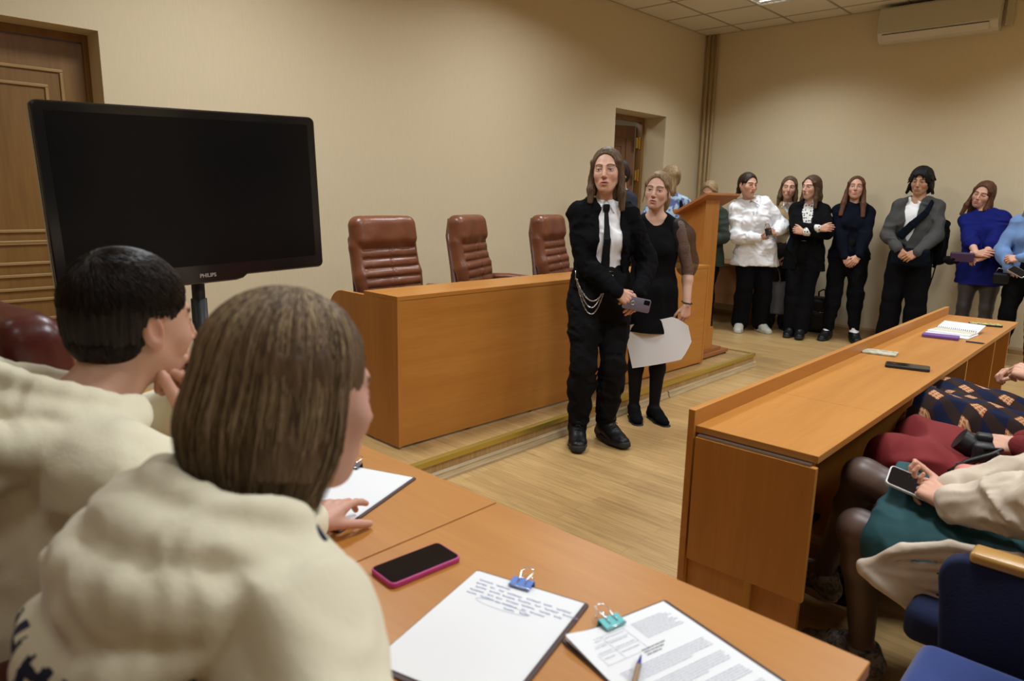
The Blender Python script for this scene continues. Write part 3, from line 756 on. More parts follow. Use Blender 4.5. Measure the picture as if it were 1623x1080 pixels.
# side table against the right wall, behind the lectern
W_DK = wood('brown_laminate', (0.26, 0.12, 0.05, 1), (0.2, 0.09, 0.035, 1), 'y', 0.8)
t = empty('side_table', (7.80, 3.62, 0), 'brown wooden side table against the far wall behind the lectern', 'table')
bm = nbm(); box(bm, -0.2, 0.45, -0.12, 0.82, 0.70, 0.725, bev=0.002); obj('tabletop', bm, W_DK, t)
bm = nbm(); box(bm, -0.12, -0.10, -0.08, 0.78, 0.25, 0.70, bev=0.001); obj('modesty_panel', bm, W_DK, t)
for y in (-0.1, 0.78): bm = nbm(); box(bm, -0.17, 0.42, y, y+0.02, 0.0, 0.70, bev=0.001); obj('side_panel', bm, W_DK, t)
# ================================================================ PEOPLE (modelled as continuous distance-field surfaces)
def ik(a, b, l1, l2, hint):
    a = np.array(a, float); b = np.array(b, float); v = b-a; d = np.linalg.norm(v); d2 = min(d, (l1+l2)*0.999); u = v/d
    if d > d2: b = a+u*d2
    x = (l1*l1-l2*l2+d2*d2)/(2*d2); h = math.sqrt(max(l1*l1-x*x, 0)); hn = np.array(hint, float); hn = nrm(hn-u*(hn@u))
    return a+u*x+hn*h, b
def rotm(yaw=0, pitch=0, roll=0):
    """columns = local axes (x right, y forward, z up); yaw>0 turns to the person's left, pitch>0 looks up, roll>0 tips to the right shoulder"""
    M = Matrix.Rotation(R_(yaw), 3, 'Z') @ Matrix.Rotation(R_(pitch), 3, 'X') @ Matrix.Rotation(R_(roll), 3, 'Y')
    return np.array(M)
def skincol(base, lips=None, brow=(0.06, 0.035, 0.02)):
    return dict(base=np.array(base), lips=np.array(lips if lips is not None else (base[0]*0.75, base[1]*0.45, base[2]*0.45)), brow=np.array(brow))
SK_FAIR = (0.60, 0.345, 0.245)
M_SKIN = mat('skin', (0.6, 0.36, 0.26), rough=0.48, spec=0.4, sub=0.15, attr=True, bump=(260, 0.12, 0.001))
M_EYE_W = mat('eye_white', (0.62, 0.58, 0.55), rough=0.15); M_PUPIL = mat('pupil', (0.005, 0.005, 0.005), rough=0.08)

def head_vox(h, yaw_frame, origin, s, body_segs, zlo=-0.20, wx=0.115, face=None):
    """origin/world axes of the head frame; s scale. body_segs(v): adds neck/shoulder shapes in body coordinates"""
    f = face or {}
    A = yaw_frame  # columns axes
    v = Vox((-wx*s, -0.125*s, zlo*s), (wx*s, 0.135*s, 0.135*s), h*s, frame=(np.array(origin, float), A.T))
    fr = v.frame; v.frame = None   # head-local primitives
    def S(a, b, ra, rb, **k): v.seg(V3(*a)*s, V3(*b)*s, ra*s, rb*s, k=k.pop('k', 0.01)*s, **k)
    def E(c, r, **k): v.ell(V3(*c)*s, V3(*r)*s, k=k.pop('k', 0.01)*s, **k)
    wd = f.get('w', 1.0); fat = f.get('fat', 0.0)
    E((0, -0.016, 0.030), (0.0735*wd, 0.091, 0.083), k=0)
    E((0, 0.022, -0.022), (0.060*wd, 0.062, 0.080), k=0.03)
    E((0, 0.045, -0.075), (0.034*wd+fat*.6, 0.036, 0.036+fat*.3), k=0.03)
    E((0, 0.064, -0.099), (0.015, 0.016, 0.013), k=0.022)
    for x in (-1, 1):
        S((x*0.049*wd, 0.0, -0.045), (x*0.015*wd, 0.055, -0.094), 0.0155+fat, 0.0125+fat*.6, k=0.025)
        E((x*0.036*wd, 0.056, -0.028), (0.021+fat, 0.021, 0.023+fat), k=0.02)
        S((x*0.014, 0.083, 0.021), (x*0.040, 0.068, 0.021), 0.006, 0.005, k=0.016)
        E((x*0.032, 0.092, -0.001), (0.0185, 0.0165, 0.0115), op='s', k=0.014)
        # eyelids
        E((x*0.0305, 0.0690, -0.001), (0.0142, 0.0134, 0.0125), k=0.006)
        o = f.get('eye', 0.0050)
        if o > 0.001: E((x*0.0305, 0.0835, -0.0012), (0.0118, 0.0095, o), op='s', k=0.001)
        S((x*0.020, 0.080, o+0.0006), (x*0.040, 0.0745, o), 0.0024, 0.0022, k=0.003)
        # nose wings
        E((x*0.0105, 0.093, -0.037), (0.0072, 0.0085, 0.0065), k=0.006)
        # ears
        R = np.array(Matrix.Rotation(R_(x*-14), 3, 'Z') @ Matrix.Rotation(R_(10), 3, 'X')).T
        E((x*0.074*wd, -0.010, -0.008), (0.0075, 0.0175, 0.031), rot=R, k=0.006)
        E((x*0.081*wd, -0.007, -0.004), (0.0055, 0.010, 0.020), rot=R, op='s', k=0.006)
        E((x*0.074*wd, -0.002, -0.032), (0.005, 0.008, 0.010), k=0.006)
    S((0, 0.080, 0.018), (0, 0.096, -0.018), 0.0075, 0.0085, k=0.012)
    S((0, 0.096, -0.018), (0, 0.1045, -0.0325), 0.0078, 0.0093, k=0.008)
    for x in (-1, 1): E((x*0.0065, 0.101, -0.0445), (0.0038, 0.0055, 0.003), op='s', k=0.002)
    mo = f.get('mouth', 0.0)
    E((0, 0.077, -0.067), (0.025, 0.014, 0.020), k=0.014)
    [S((q_*0.0205, 0.081, -0.0640), (q_*0.002, 0.0900, -0.0605), 0.0026, 0.0044, k=0.006) for q_ in (-1, 1)]
    [S((q_*0.017, 0.082, -0.0685-mo*.5), (0, 0.088, -0.0718-mo), 0.0030, 0.0054, k=0.006) for q_ in (-1, 1)]
    E((0, 0.097, -0.0658-mo*.45), (0.0195, 0.016, 0.0010+mo*0.60), op='s', k=0.002)
    E((0, 0.090, -0.083-mo), (0.012, 0.008, 0.004), op='s', k=0.008)
    v.frame = fr
    body_segs(v)
    V, F = v.mesh()
    V = relax(V, F, 1, 0.3)
    # colours in head-local units
    L = ((V-np.array(origin)) @ A)/s
    x, y, z = L[:, 0], L[:, 1], L[:, 2]
    sk = f['skin']; C = np.tile(sk['base'], (len(V), 1))
    def blend(m, c, C): m = np.clip(m, 0, 1)[:, None]; return C*(1-m)+np.array(c)*m
    blush = np.exp(-((np.abs(x)-0.04)/0.02)**2-((z+0.035)/0.02)**2)*(y > 0.02)*0.35
    C = blend(blush, sk['base']*np.array([0.98, 0.66, 0.66]), C)
    nose = np.exp(-((x)/0.014)**2-((z+0.034)/0.015)**2)*(y > 0.085)*0.3
    C = blend(nose, sk['base']*np.array([0.95, 0.68, 0.66]), C)
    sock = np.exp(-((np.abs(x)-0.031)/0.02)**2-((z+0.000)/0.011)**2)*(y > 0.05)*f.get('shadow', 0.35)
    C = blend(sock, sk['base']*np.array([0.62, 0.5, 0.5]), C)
    zc = -0.066-mo*0.45
    lw = 0.0235-0.25*np.abs(z-zc)
    lip = (np.abs(x) < 0.0235) & (y > 0.066) & (np.abs(z-zc) < (0.0093+mo*0.6)*(1-(np.abs(x)/0.025)**1.8)+0.0006)
    C = blend(lip*0.9, sk['lips'], C)
    inside = (np.abs(x) < 0.0175) & (y > 0.05) & (y < (0.0845 if mo > 0.001 else 0.081)) & (np.abs(z-zc) < 0.0008+mo*0.55)
    C = blend(inside*0.95, (0.07, 0.015, 0.012), C)
    br = np.exp(-((z-(0.0205+0.004*np.sin(np.clip((np.abs(x)-0.012)/0.034, 0, 1)*PI)))/0.0042)**4)*(np.abs(x) > 0.011)*(np.abs(x) < 0.049)*(y > 0.04)
    C = blend(br*f.get('browd', 0.9), sk['brow'], C)
    o = f.get('eye', 0.0050)
    lash = np.exp(-((z-(o-0.0006))/0.0024)**2)*(np.abs(np.abs(x)-0.0305) < 0.0135)*(y > 0.06)
    C = blend(lash*0.95, (0.03, 0.02, 0.018), C)
    ear = (np.abs(x) > 0.07)*(np.abs(y+0.01) < 0.03)*(np.abs(z+0.005) < 0.04)*0.3
    C = blend(ear, sk['base']*np.array([1.0, 0.62, 0.6]), C)
    return V, F, C

def hand_geo(W, d, n, side, s=1.0, curl=(25, 30, 35, 40), thumb=(0.6, 0.75, -0.35), tcurl=20, spread=4, h=0.0026, forearm=None, basecol=None, lift=0):
    """W wrist, d finger direction, n back-of-hand normal, side +1 right / -1 left"""
    d = nrm(d); n = nrm(np.array(n, float)-d*(np.array(n, float)@d)); x = np.cross(d, n)     # x,y=d,z=n right handed
    A = np.stack([x, d, n], 1)
    curl = [curl]*4 if not hasattr(curl, '__len__') else curl
    ext = 0.19
    y0 = -0.06 if forearm is None else -0.06
    v = Vox((-0.085*s, -0.05*s, -0.14*s), (0.085*s, 0.20*s, 0.075*s), h, frame=(np.array(W, float), A.T))
    fr = v.frame; v.frame = None
    S = lambda a, b, ra, rb, k=0.004, **kw: v.seg(np.array(a)*s, np.array(b)*s, ra*s, rb*s, k=k*s, **kw)
    sg = side
    v.seg(V3(0, -0.06, 0)*s, V3(0, 0.012, 0)*s, 0.027*s, 0.028*s, k=0, lat=V3(1, 0, 0), da=0.0205*s, db=0.017*s)
    bx = [-0.029*sg, -0.0095*sg, 0.0105*sg, 0.028*sg]; by = [0.086, 0.090, 0.085, 0.076]
    ln = [0.071, 0.078, 0.073, 0.058]; rr = [0.0092, 0.0094, 0.0089, 0.0078]
    for i in range(4):
        S((bx[i]*0.62, 0.012, 0), (bx[i], by[i]-0.006, 0.001), 0.0145, 0.0115, k=0.012)
    S((0.018*sg, 0.025, -0.008), (0.024*sg, 0.06, -0.007), 0.013, 0.011, k=0.012)
    S((-0.016*sg, 0.018, -0.008), (-0.027*sg, 0.05, -0.012), 0.0145, 0.0125, k=0.012)
    joints = []
    for i in range(4):
        c = curl[i]; a = lift; p = np.array((bx[i], by[i]-0.004, 0.001)); sp = R_(-spread*(i-1.4)*sg)*1.0
        fracs = (0.46, 0.30, 0.24); rad = [rr[i], rr[i]*0.93, rr[i]*0.86, rr[i]*0.74]
        D0 = v.D; v.D = np.full(D0.shape, Vox.BIG, f32)
        S(p-np.array((0, 0.012, 0)), p, rad[0]*1.05, rad[0]*1.05, k=0)
        for q in range(3):
            a += c*(0.9, 1.05, 0.75)[q]
            dv = np.array((math.sin(-sp)*math.cos(R_(a)), math.cos(sp)*math.cos(R_(a)), -math.sin(R_(a))))
            p2 = p+dv*ln[i]*fracs[q]
            S(p, p2, rad[q], rad[q+1], k=0.0025); p = p2
        joints.append(p)
        Dn = v.D; v.D = D0
        # fingers stay separate from one another: blend only near the palm
        Y = (v.ax[1]/s)[None, :, None]
        kk = np.clip((by[i]+0.012-Y)/0.03, 0.05, 1)*0.008*s
        v.D = (np.minimum(D0, Dn)-np.maximum(kk-np.abs(D0-Dn), 0)**2/(4*kk)).astype(f32)
    tb = np.array((-0.020*sg, 0.022, -0.010)); td = nrm((-thumb[0]*sg, thumb[1], thumb[2])); p = tb
    for q, (l, r1, r2) in enumerate(((0.042, 0.0150, 0.0112), (0.033, 0.0108, 0.0098), (0.028, 0.0098, 0.0078))):
        if q: # curl towards the fingers
            t = R_(tcurl); tgt = nrm((0.35*sg, 0.8, -0.45)); td = nrm(td*math.cos(t)+tgt*math.sin(t))
        p2 = p+td*l; S(p, p2, r1, r2, k=0.008 if q == 0 else 0.003); p = p2
    v.frame = fr
    V, F = v.mesh(); V = relax(V, F, 1, 0.25)
    C = np.tile(basecol, (len(V), 1)); L = ((V-np.array(W)) @ A)/s
    tips = np.zeros(len(V))
    for j in joints: tips = np.maximum(tips, np.exp(-(np.sum((L-j)**2, 1)/0.014**2)))
    C = C*(1-tips[:, None]*0.35)+np.array(basecol)*np.array([1.0, 0.66, 0.64])*tips[:, None]*0.35
    return V, F, C

def join(parts):
    Vs, Fs, Cs = [], [], []; o = 0
    for V, F, C in parts: Vs.append(V); Fs.append(F+o); Cs.append(C); o += len(V)
    return np.concatenate(Vs), np.concatenate(Fs), np.concatenate(Cs)

class Person:
    def __init__(s, label, loc, heading, H=1.68, male=False, pelvis=(0, 0, None), chest=(0, 0, 0), head=(0, 0, 0), headoff=(0, 0, 0), face=None, skin=SK_FAIR,
                 lips=None, brow=(0.06, 0.035, 0.02), build=1.0, group=None, h_body=0.008, h_head=0.0026, twist=0, eyecol=(0.10, 0.13, 0.13), hips=1.0):
        s.H = H; s.male = male; s.B = build; s.hb = h_body; s.hh = h_head; s.sc = H/1.68
        s.label = label; s.loc = np.array(loc, float); s.rz = R_(heading-90); s.group = group
        q = H/1.68; s.q = q
        s.pz = (0.545*H if pelvis[2] is None else pelvis[2]); s.pel = V3(pelvis[0], pelvis[1], s.pz)
        cz = s.pz+0.175*H
        up = V3(chest[0], chest[1], 0)
        s.ch = V3(s.pel[0]+up[0], s.pel[1]+up[1], cz+chest[2]); s.waist = (s.pel+s.ch)/2+V3(0, 0.0, 0)
        ax = nrm(s.ch-s.pel); s.up = ax
        tw = R_(twist); s.lat = V3(math.cos(tw), math.sin(tw), 0); s.lat = nrm(s.lat-ax*(s.lat@ax)); s.fwd = np.cross(ax, s.lat); s.plat = V3(1, 0, 0)
        s.nb = s.ch+ax*0.115*H-s.fwd*0.006*q                    # base of the neck
        sw = (0.104 if male else 0.090)*H*(1+(build-1)*0.35)
        s.sh = {1: s.ch+ax*0.080*H+s.lat*sw, -1: s.ch+ax*0.080*H-s.lat*sw}
        s.hq = s.q*1.07; s.hd = s.nb+nrm(ax+s.fwd*0.28)*0.110*H+V3(*headoff)      # centre of the head (eye level)
        s.hR = rotm(*head)
        s.face = dict(face or {}); s.face['skin'] = skincol(skin, lips, brow); s.skin = np.array(skin); s.eyecol = eyecol
        s.arms = {}; s.legs = {}; s.hands = {}; s.hipw = 0.05*H*hips
        for k in (1, -1): s.legs[k] = None
        s.mesh_parts = []
    def w2l(s, p):
        p = np.array(p, float)-s.loc; c, n = math.cos(-s.rz), math.sin(-s.rz); return V3(c*p[0]-n*p[1], n*p[0]+c*p[1], p[2])
    def d2l(s, p):
        c, n = math.cos(-s.rz), math.sin(-s.rz); return V3(c*p[0]-n*p[1], n*p[0]+c*p[1], p[2])
    def arm(s, side, wrist, hint, hdir, hnorm, world=False, **hand):
        if world: wrist = s.w2l(wrist); hint = s.d2l(hint); hdir = s.d2l(hdir); hnorm = s.d2l(hnorm)
        e, w_ = ik(s.sh[side], wrist, 0.172*s.H, 0.150*s.H, hint); s.arms[side] = (s.sh[side], e, w_)
        s.hands[side] = (hdir, hnorm, hand)
    def leg(s, side, ankle, toe=None, hint=(0, 1, 0), world=False):
        if world: ankle = s.w2l(ankle); toe = s.d2l(toe) if toe is not None else None; hint = s.d2l(hint)
        hip = s.pel+V3(side*s.hipw, 0, -0.02*s.H); k, a = ik(hip, ankle, 0.235*s.H, 0.245*s.H, hint)
        s.legs[side] = (hip, k, a, nrm(toe if toe is not None else (side*0.25, 1, 0)))
    # ---- shapes used both for the skin and, inflated, for the clothes
    def torso(s, v, off=0.0, k=0.03, hem=None, hemw=0.0, hemd=0.0, bust=True, neck=False, shoulders=True, lo=None, boxy=0.0):
        q = s.q; B = s.B; P, W_, C = s.pel, s.waist, s.ch; a = s.up
        if s.male: R = [(0.155, 0.105), (0.142, 0.102), (0.160, 0.112), (0.172, 0.108), (0.130, 0.075)]
        else: R = [(0.165, 0.112), (0.128+boxy, 0.092+boxy*.5), (0.142+boxy*.6, 0.100+boxy*.3), (0.150, 0.098), (0.108, 0.062)]
        R = [((x*B)*q+off, (y*B)*q+off) for x, y in R]
        pts = [P-V3(0, 0, 0.01*q), W_, lerp(W_, C, 0.62), C+a*0.028*q, s.nb-a*0.028*q]
        lats = [s.plat, nrm(s.plat+s.lat), s.lat, s.lat, s.lat]
        secs = [(pts[i], R[i][0], R[i][1], lats[i]) for i in range(5)]
        if hem is not None: secs = [(V3(P[0], P[1], hem), R[0][0]+hemw, R[0][1]+hemd, s.plat)]+secs
        if lo is not None: secs = secs[lo:]
        v.loft(secs, k=k*q)
        if bust and not s.male:
            for x in (-1, 1): v.ell(C-a*0.015*q+s.lat*x*0.062*q*B+s.fwd*0.078*q*B, (0.056*q*B+off*.6, 0.045*q*B+off, 0.055*q*B+off*.6), rot=[s.lat, s.fwd, a], k=0.03*q)
        if shoulders:
            for x in (-1, 1):
                v.seg(s.nb-a*0.016*q, s.sh[x]-s.lat*x*off*0.6-a*0.002*q, 0.042*q+off*0.6, 0.043*q+off, k=0.035*q)
        if neck: v.seg(s.nb-a*0.02*q, s.hd+V3(0, 0, 0), 0.0525*q+off, 0.050*q+off, k=0.02*q)
    def hipsv(s, v, off=0.0, k=0.03):
        q = s.q; B = s.B
        v.loft([(s.pel+V3(0, 0, 0.05*q), 0.148*q*B+off, 0.105*q*B+off), (s.pel-V3(0, 0, 0.055*q), 0.165*q*B+off, 0.115*q*B+off)], k=k, lat=s.plat)
    def armv(s, v, side, off=0.0, k=0.02, upto=1.0, cuff=None, r=(0.046, 0.038, 0.0335, 0.025), puff=0.0):
        a, e, w_ = s.arms[side]; a = a-s.lat*side*off*0.6; q = s.q*(1.06 if s.male else 0.97)*(1+(s.B-1)*0.6); o = off
        v.seg(a, lerp(a, e, 0.5), r[0]*q+o, 0.5*(r[0]+r[1])*q+o+puff, k=k); v.seg(lerp(a, e, 0.5), e, 0.5*(r[0]+r[1])*q+o+puff, r[1]*q+o, k=k)
        if upto > 0:
            m = lerp(e, w_, 0.3); t = lerp(e, w_, upto)
            v.seg(e, m, r[1]*q+o, r[2]*q*1.05+o, k=k); v.seg(m, t, r[2]*q*1.05+o, (r[3]*q*upto+r[2]*q*(1-upto))+(o if cuff is None else cuff), k=k)
    def legv(s, v, side, off=0.0, k=0.025, upto=1.0, hem=0.0, kneeoff=None, taper=1.0):
        hip, kn, an, t = s.legs[side]; q = s.q*(1+(s.B-1)*0.8); ko = off if kneeoff is None else kneeoff
        v.seg(hip, lerp(hip, kn, 0.5), 0.082*q+off, 0.070*q+off*.5+ko*.5, k=k); v.seg(lerp(hip, kn, 0.5), kn, 0.070*q+off*.5+ko*.5, 0.052*q+ko, k=k)
        if upto > 0:
            c = lerp(kn, an, 0.3); back = nrm(np.cross(np.cross(kn-hip, an-kn), an-kn)) if np.linalg.norm(np.cross(kn-hip, an-kn)) > 1e-4 else V3(0, -1, 0)
            cb = c+V3(0, -0.008, 0)*q
            v.seg(kn, cb, 0.052*q+ko, 0.052*q+ko*.6+hem*.4, k=k); v.seg(cb, lerp(kn, an, upto), 0.052*q+ko*.6+hem*.4, 0.034*q+hem, k=k)
    def footv(s, v, side, off=0.0, k=0.015, h_=None):
        hip, kn, an, t = s.legs[side]; q = s.q
        t = nrm(t); ball_ = an+t*0.115*q; ball_[2] = an[2]-0.052*q; toe = an+t*0.165*q; toe[2] = an[2]-0.056*q; heel = an-t*0.035*q; heel[2] = an[2]-0.045*q
        lt = nrm(np.cross(t, V3(0, 0, 1)))
        v.seg(an, lerp(an, ball_, 0.6), 0.036*q+off, 0.032*q+off, k=k); v.seg(lerp(an, ball_, 0.5), ball_, 0.032*q+off, 0.036*q+off, k=k, lat=lt, da=0.03*q+off, db=0.024*q+off)
        v.seg(ball_, toe, 0.037*q+off, 0.025*q+off, k=k, lat=lt, da=0.022*q+off, db=0.015*q+off); v.seg(heel, an, 0.030*q+off, 0.036*q+off, k=k)
    def bounds(s, pts, m):
        P = np.array(pts); return P.min(0)-m, P.max(0)+m
    def allpts(s, legs=True, arms=True, head=False):
        P = [s.pel, s.ch, s.nb]
        if head: P.append(s.hd)
        if arms:
            for k in s.arms: P += list(s.arms[k])
        else: P += [s.sh[1], s.sh[-1]]
        if legs:
            for k in (1, -1):
                if s.legs[k]: P += list(s.legs[k][:3])
        return P
    def body(s, bare_arms=None, chestlo=-0.20, wx=0.115, skin_legs=None, hand_h=0.0028):
        """one continuous skin mesh; returns the object"""
        q = s.q
        lo, hi = s.bounds(s.allpts(), 0.20*q); lo[2] = max(lo[2], 0.0) if s.loc[2] >= 0 and False else lo[2]
        v = Vox(lo, hi, s.hb)
        s.torso(v, -0.006, neck=False); s.hipsv(v, -0.006); v.seg(s.nb-s.up*0.05, s.nb, 0.045*q, 0.045*q, k=0.02)
        for k in s.arms: s.armv(v, k, -0.004)
        for k in (1, -1):
            if s.legs[k]: s.legv(v, k, -0.004); s.footv(v, k, -0.006)
        V, F = v.mesh(); V = relax(V, F); parts = [(V, F, np.tile(s.skin, (len(V), 1)))]
        def segs(v):
            v.seg(s.nb-s.up*0.03*q, s.hd-s.hR[:, 2]*0.06*q-s.hR[:, 1]*0.012*q, 0.052*q if not s.male else 0.058*q, 0.048*q if not s.male else 0.055*q, k=0.02*q)
            s.torso(v, 0.0, lo=2, k=0.03)
            if not s.male:
                for x in (-1, 1): v.seg(s.nb+s.fwd*0.045*q-s.up*0.038*q+s.lat*x*0.012*q, s.sh[x]*0.8+s.nb*0.2+s.fwd*0.02*q, 0.006, 0.006, k=0.016)
        parts.append(head_vox(s.hh, s.hR, s.hd, s.hq, segs, zlo=chestlo, wx=wx, face=s.face))
        for k in s.hands:
            hd, hn, kw = s.hands[k]; kw = dict(kw); kw.pop('prop', None)
            parts.append(hand_geo(s.arms[k][2], hd, hn, k, s=q*(1.06 if s.male else 0.94), h=hand_h, basecol=s.skin*np.array([1.0, 0.93, 0.9]), **kw))
        if bare_arms:
            for k, f0 in bare_arms.items():
                a, e, w_ = s.arms[k]; lo, hi = s.bounds([lerp(a, e, f0), e, w_], 0.06)
                v = Vox(lo, hi, 0.004); s.armv(v, k, 0.001); V, F = v.mesh(); V = relax(V, F); parts.append((V, F, np.tile(s.skin, (len(V), 1))))
        V, F, C = join(parts)
        o = link('person', mesh_of('person', V, F, col=C), M_SKIN); o.location = s.loc; o.rotation_euler = (0, 0, s.rz)
        tag(o, s.label, 'person', s.group); s.o = o
        # eyes
        if s.face.get('eye', 0.0046) > 0.001:
            iris = mat('iris_%d' % int(s.eyecol[2]*1000), s.eyecol, rough=0.12)
            for x in (-1, 1):
                bm = nbm(); g = bmesh.ops.create_uvsphere(bm, u_segments=24, v_segments=20, radius=0.0123*s.hq)
                for f_ in bm.faces:
                    c = f_.calc_center_median().normalized(); a = math.degrees(math.acos(max(-1, min(1, c.z)))); f_.smooth = True
                    f_.material_index = 2 if a < 13 else (1 if a < 29 else 0)
                look = s.hR @ rotm(s.face.get('gaze', 0), s.face.get('gazev', 0), 0)
                c = s.hd+s.hR @ (V3(x*0.0305, 0.0688, -0.001)*s.hq)
                R = Matrix([list(look[i]) for i in range(3)]).to_4x4() @ Matrix.Rotation(R_(-90), 4, 'X')
                bmesh.ops.transform(bm, matrix=Matrix.Translation(c) @ R, verts=bm.verts)
                obj('eye', bm, [M_EYE_W, iris, M_PUPIL], o)
        return o
    def garment(s, name, fn, m, h=0.007, pts=None, margin=0.2, folds=None, it=1, lo=None, hi=None, field=None, parent=None):
        l, u = s.bounds(pts if pts is not None else s.allpts(), margin*s.q)
        if lo is not None: l = np.where(np.array([a is None for a in lo]), l, np.array([0 if a is None else a for a in lo]))
        if hi is not None: u = np.where(np.array([a is None for a in hi]), u, np.array([0 if a is None else a for a in hi]))
        v = Vox(l, u, h); fn(v)
        if folds:
            for f_ in (folds if isinstance(folds, list) else [folds]): v.folds(*f_)
        if field: v.field(field)
        return vobj(name, v, m, parent or s.o, it)
    # ---- head-local helper for hair
    def hair(s, fn, m, h=0.004, zlo=-0.30, zhi=0.15, wx=0.14, ylo=-0.16, yhi=0.12, name='hair', strand=0.0016, fr=60, it=1):
        q = s.hq; v = Vox((-wx*q, ylo*q, zlo*q), (wx*q, yhi*q, zhi*q), h, frame=(s.hd, s.hR.T))
        f_ = v.frame; v.frame = None
        v.D[...] = Vox.BIG
        fn(v, q)
        if strand:
            mk = np.abs(v.D) < strand*2+3*h; i, j, k = np.nonzero(mk); X, Y, Z = v.ax[0][i], v.ax[1][j], v.ax[2][k]
            an = np.arctan2(X, -Y)*0.09
            v.D[i, j, k] += f32(strand)*(np.sin((an+0.0035*vnoise(X*25, Y*25, Z*12))*2*PI*fr*2.2)*0.6+vnoise(X*fr*1.6, Y*fr*1.6, Z*9))
        v.frame = f_
        return vobj(name, v, m, s.o, it)

def faceclear(v, q, w_=0.064, top=0.076, bot=-0.22, y=0.106, d=0.070, k=0.006, zc=None, x0=0):
    """opens the hair shell over the face"""
    r_ = min(w_, d)
    v.seg(V3(x0, y-0.006, top-r_*0.94)*q, V3(x0, y, bot)*q, w_*q, w_*q, k=k*q, lat=V3(1, 0, 0), da=d*q, db=d*q, op='s')
def cap(v, q, g=0.009, k=0.0, wd=1.0, back=0.0):
    v.ell(V3(0, -0.016, 0.032)*q, V3(0.0735*wd+g, 0.092+g, 0.083+g)*q, k=k)
    v.ell(V3(0, -0.035, -0.005)*q, V3(0.068*wd+g, 0.066+g+back, 0.075)*q, k=0.02*q)
HAIRM = {}
def hairmat(name, c1, c2, rough=0.55):
    if name in _M: return _M[name]
    m = bpy.data.materials.new(name); m.use_nodes = True; nt = m.node_tree; N = nt.nodes; L = nt.links
    b = N['Principled BSDF']; b.inputs['Roughness'].default_value = rough; b.inputs['Specular IOR Level'].default_value = 0.22
    tc = N.new('ShaderNodeTexCoord'); mp = N.new('ShaderNodeMapping'); mp.inputs['Scale'].default_value = (1, 1, 0.07); L.new(tc.outputs['Object'], mp.inputs['Vector'])
    n = N.new('ShaderNodeTexNoise'); n.inputs['Scale'].default_value = 170; n.inputs['Detail'].default_value = 3; L.new(mp.outputs[0], n.inputs['Vector'])
    x = N.new('ShaderNodeMix'); x.data_type = 'RGBA'; x.inputs['A'].default_value = (*c1, 1); x.inputs['B'].default_value = (*c2, 1)
    r = N.new('ShaderNodeMapRange'); r.inputs['From Min'].default_value = 0.35; r.inputs['From Max'].default_value = 0.65; L.new(n.outputs['Fac'], r.inputs['Value'])
    L.new(r.outputs[0], x.inputs['Factor']); L.new(x.outputs['Result'], b.inputs['Base Color'])
    k = N.new('ShaderNodeBump'); k.inputs['Strength'].default_value = 0.5; k.inputs['Distance'].default_value = 0.002; L.new(n.outputs['Fac'], k.inputs['Height']); L.new(k.outputs[0], b.inputs['Normal'])
    _M[name] = m; return m
M_COTBLK = mat('black_cloth', (0.0045, 0.0045, 0.0055), rough=0.9, spec=0.08, bump=(40, 0.3, 0.003))
M_COTBLK2 = mat('black_denim', (0.0065, 0.0065, 0.0075), rough=0.88, spec=0.1, bump=(30, 0.4, 0.004))
M_SHIRT = mat('white_shirt_cotton', (0.78, 0.78, 0.80), rough=0.75, bump=(25, 0.35, 0.004))
M_BOOT = mat('black_boot_leather', (0.005, 0.005, 0.006), rough=0.42, spec=0.3, bump=(60, 0.3, 0.002))
M_SOLE = mat('black_rubber', (0.008, 0.008, 0.008), rough=0.7)
M_TIGHT = mat('sheer_black_tights', (0.022, 0.015, 0.014), rough=0.6, sheen=0.2)
def shoe(p, side, name, m, msole, off=0.012, sole=0.02, high=0.0, h=0.005, wide=1.0, laces=None, heel=0.0):
    hip, kn, an, t = p.legs[side]; q = p.q; t = nrm(t); lt = nrm(np.cross(t, V3(0, 0, 1)))
    g = 0.0
    base = an[2]-0.080*q
    lo, hi = p.bounds([an-t*0.06, an+t*0.22, an+V3(0, 0, high)], 0.09)
    lo[2] = base-0.012
    v = Vox(lo, hi, h); p.footv(v, side, off)
    if high: v.seg(an, lerp(an, kn, high/np.linalg.norm(kn-an)), 0.040*q+off*.5, 0.045*q+off*.6, k=0.02)
    zt = an[2]+(high if high else 0.012)
    zc = base+0.0
    v.field(lambda X, Y, Z, D: np.maximum(D, np.maximum(Z-zt, (zc+0.006)-Z)))
    o = vobj(name, v, m, p.o)
    v = Vox(lo, hi, h)
    c1 = an-t*0.022*q; c2 = an+t*0.10*q; c3 = an+t*0.165*q
    for c in (c1, c2, c3): c[2] = base
    v.seg(c1, c2, 0.034*q*wide+0.006, 0.044*q*wide+0.006, k=0, lat=lt, da=0.06, db=0.06); v.seg(c2, c3, 0.044*q*wide+0.006, 0.034*q*wide+0.006, k=0.01, lat=lt, da=0.06, db=0.06)
    v.field(lambda X, Y, Z, D: np.maximum(D, np.maximum(Z-(base+sole), base-0.002-Z)))
    s_ = vobj('sole', v, msole, o); 
    if laces is not None:
        bm = nbm()
        for i in range(5):
            hi_ = max(high, 0.012)
            c = lerp(an+t*(0.098*q+off*0.5), an+t*(0.052*q+off*0.6), i/4.)
            c[2] = lerp(base+0.070*q+off*0.8, an[2]+(hi_-0.018 if high else 0.012), i/4.)
            tube(bm, [c-lt*0.018-V3(0, 0, .008), c-lt*.008+V3(0, 0, .002), c+lt*.008+V3(0, 0, .002), c+lt*0.018-V3(0, 0, .008)], 0.0022, 6)
        obj('lace', bm, laces, o)
    return o
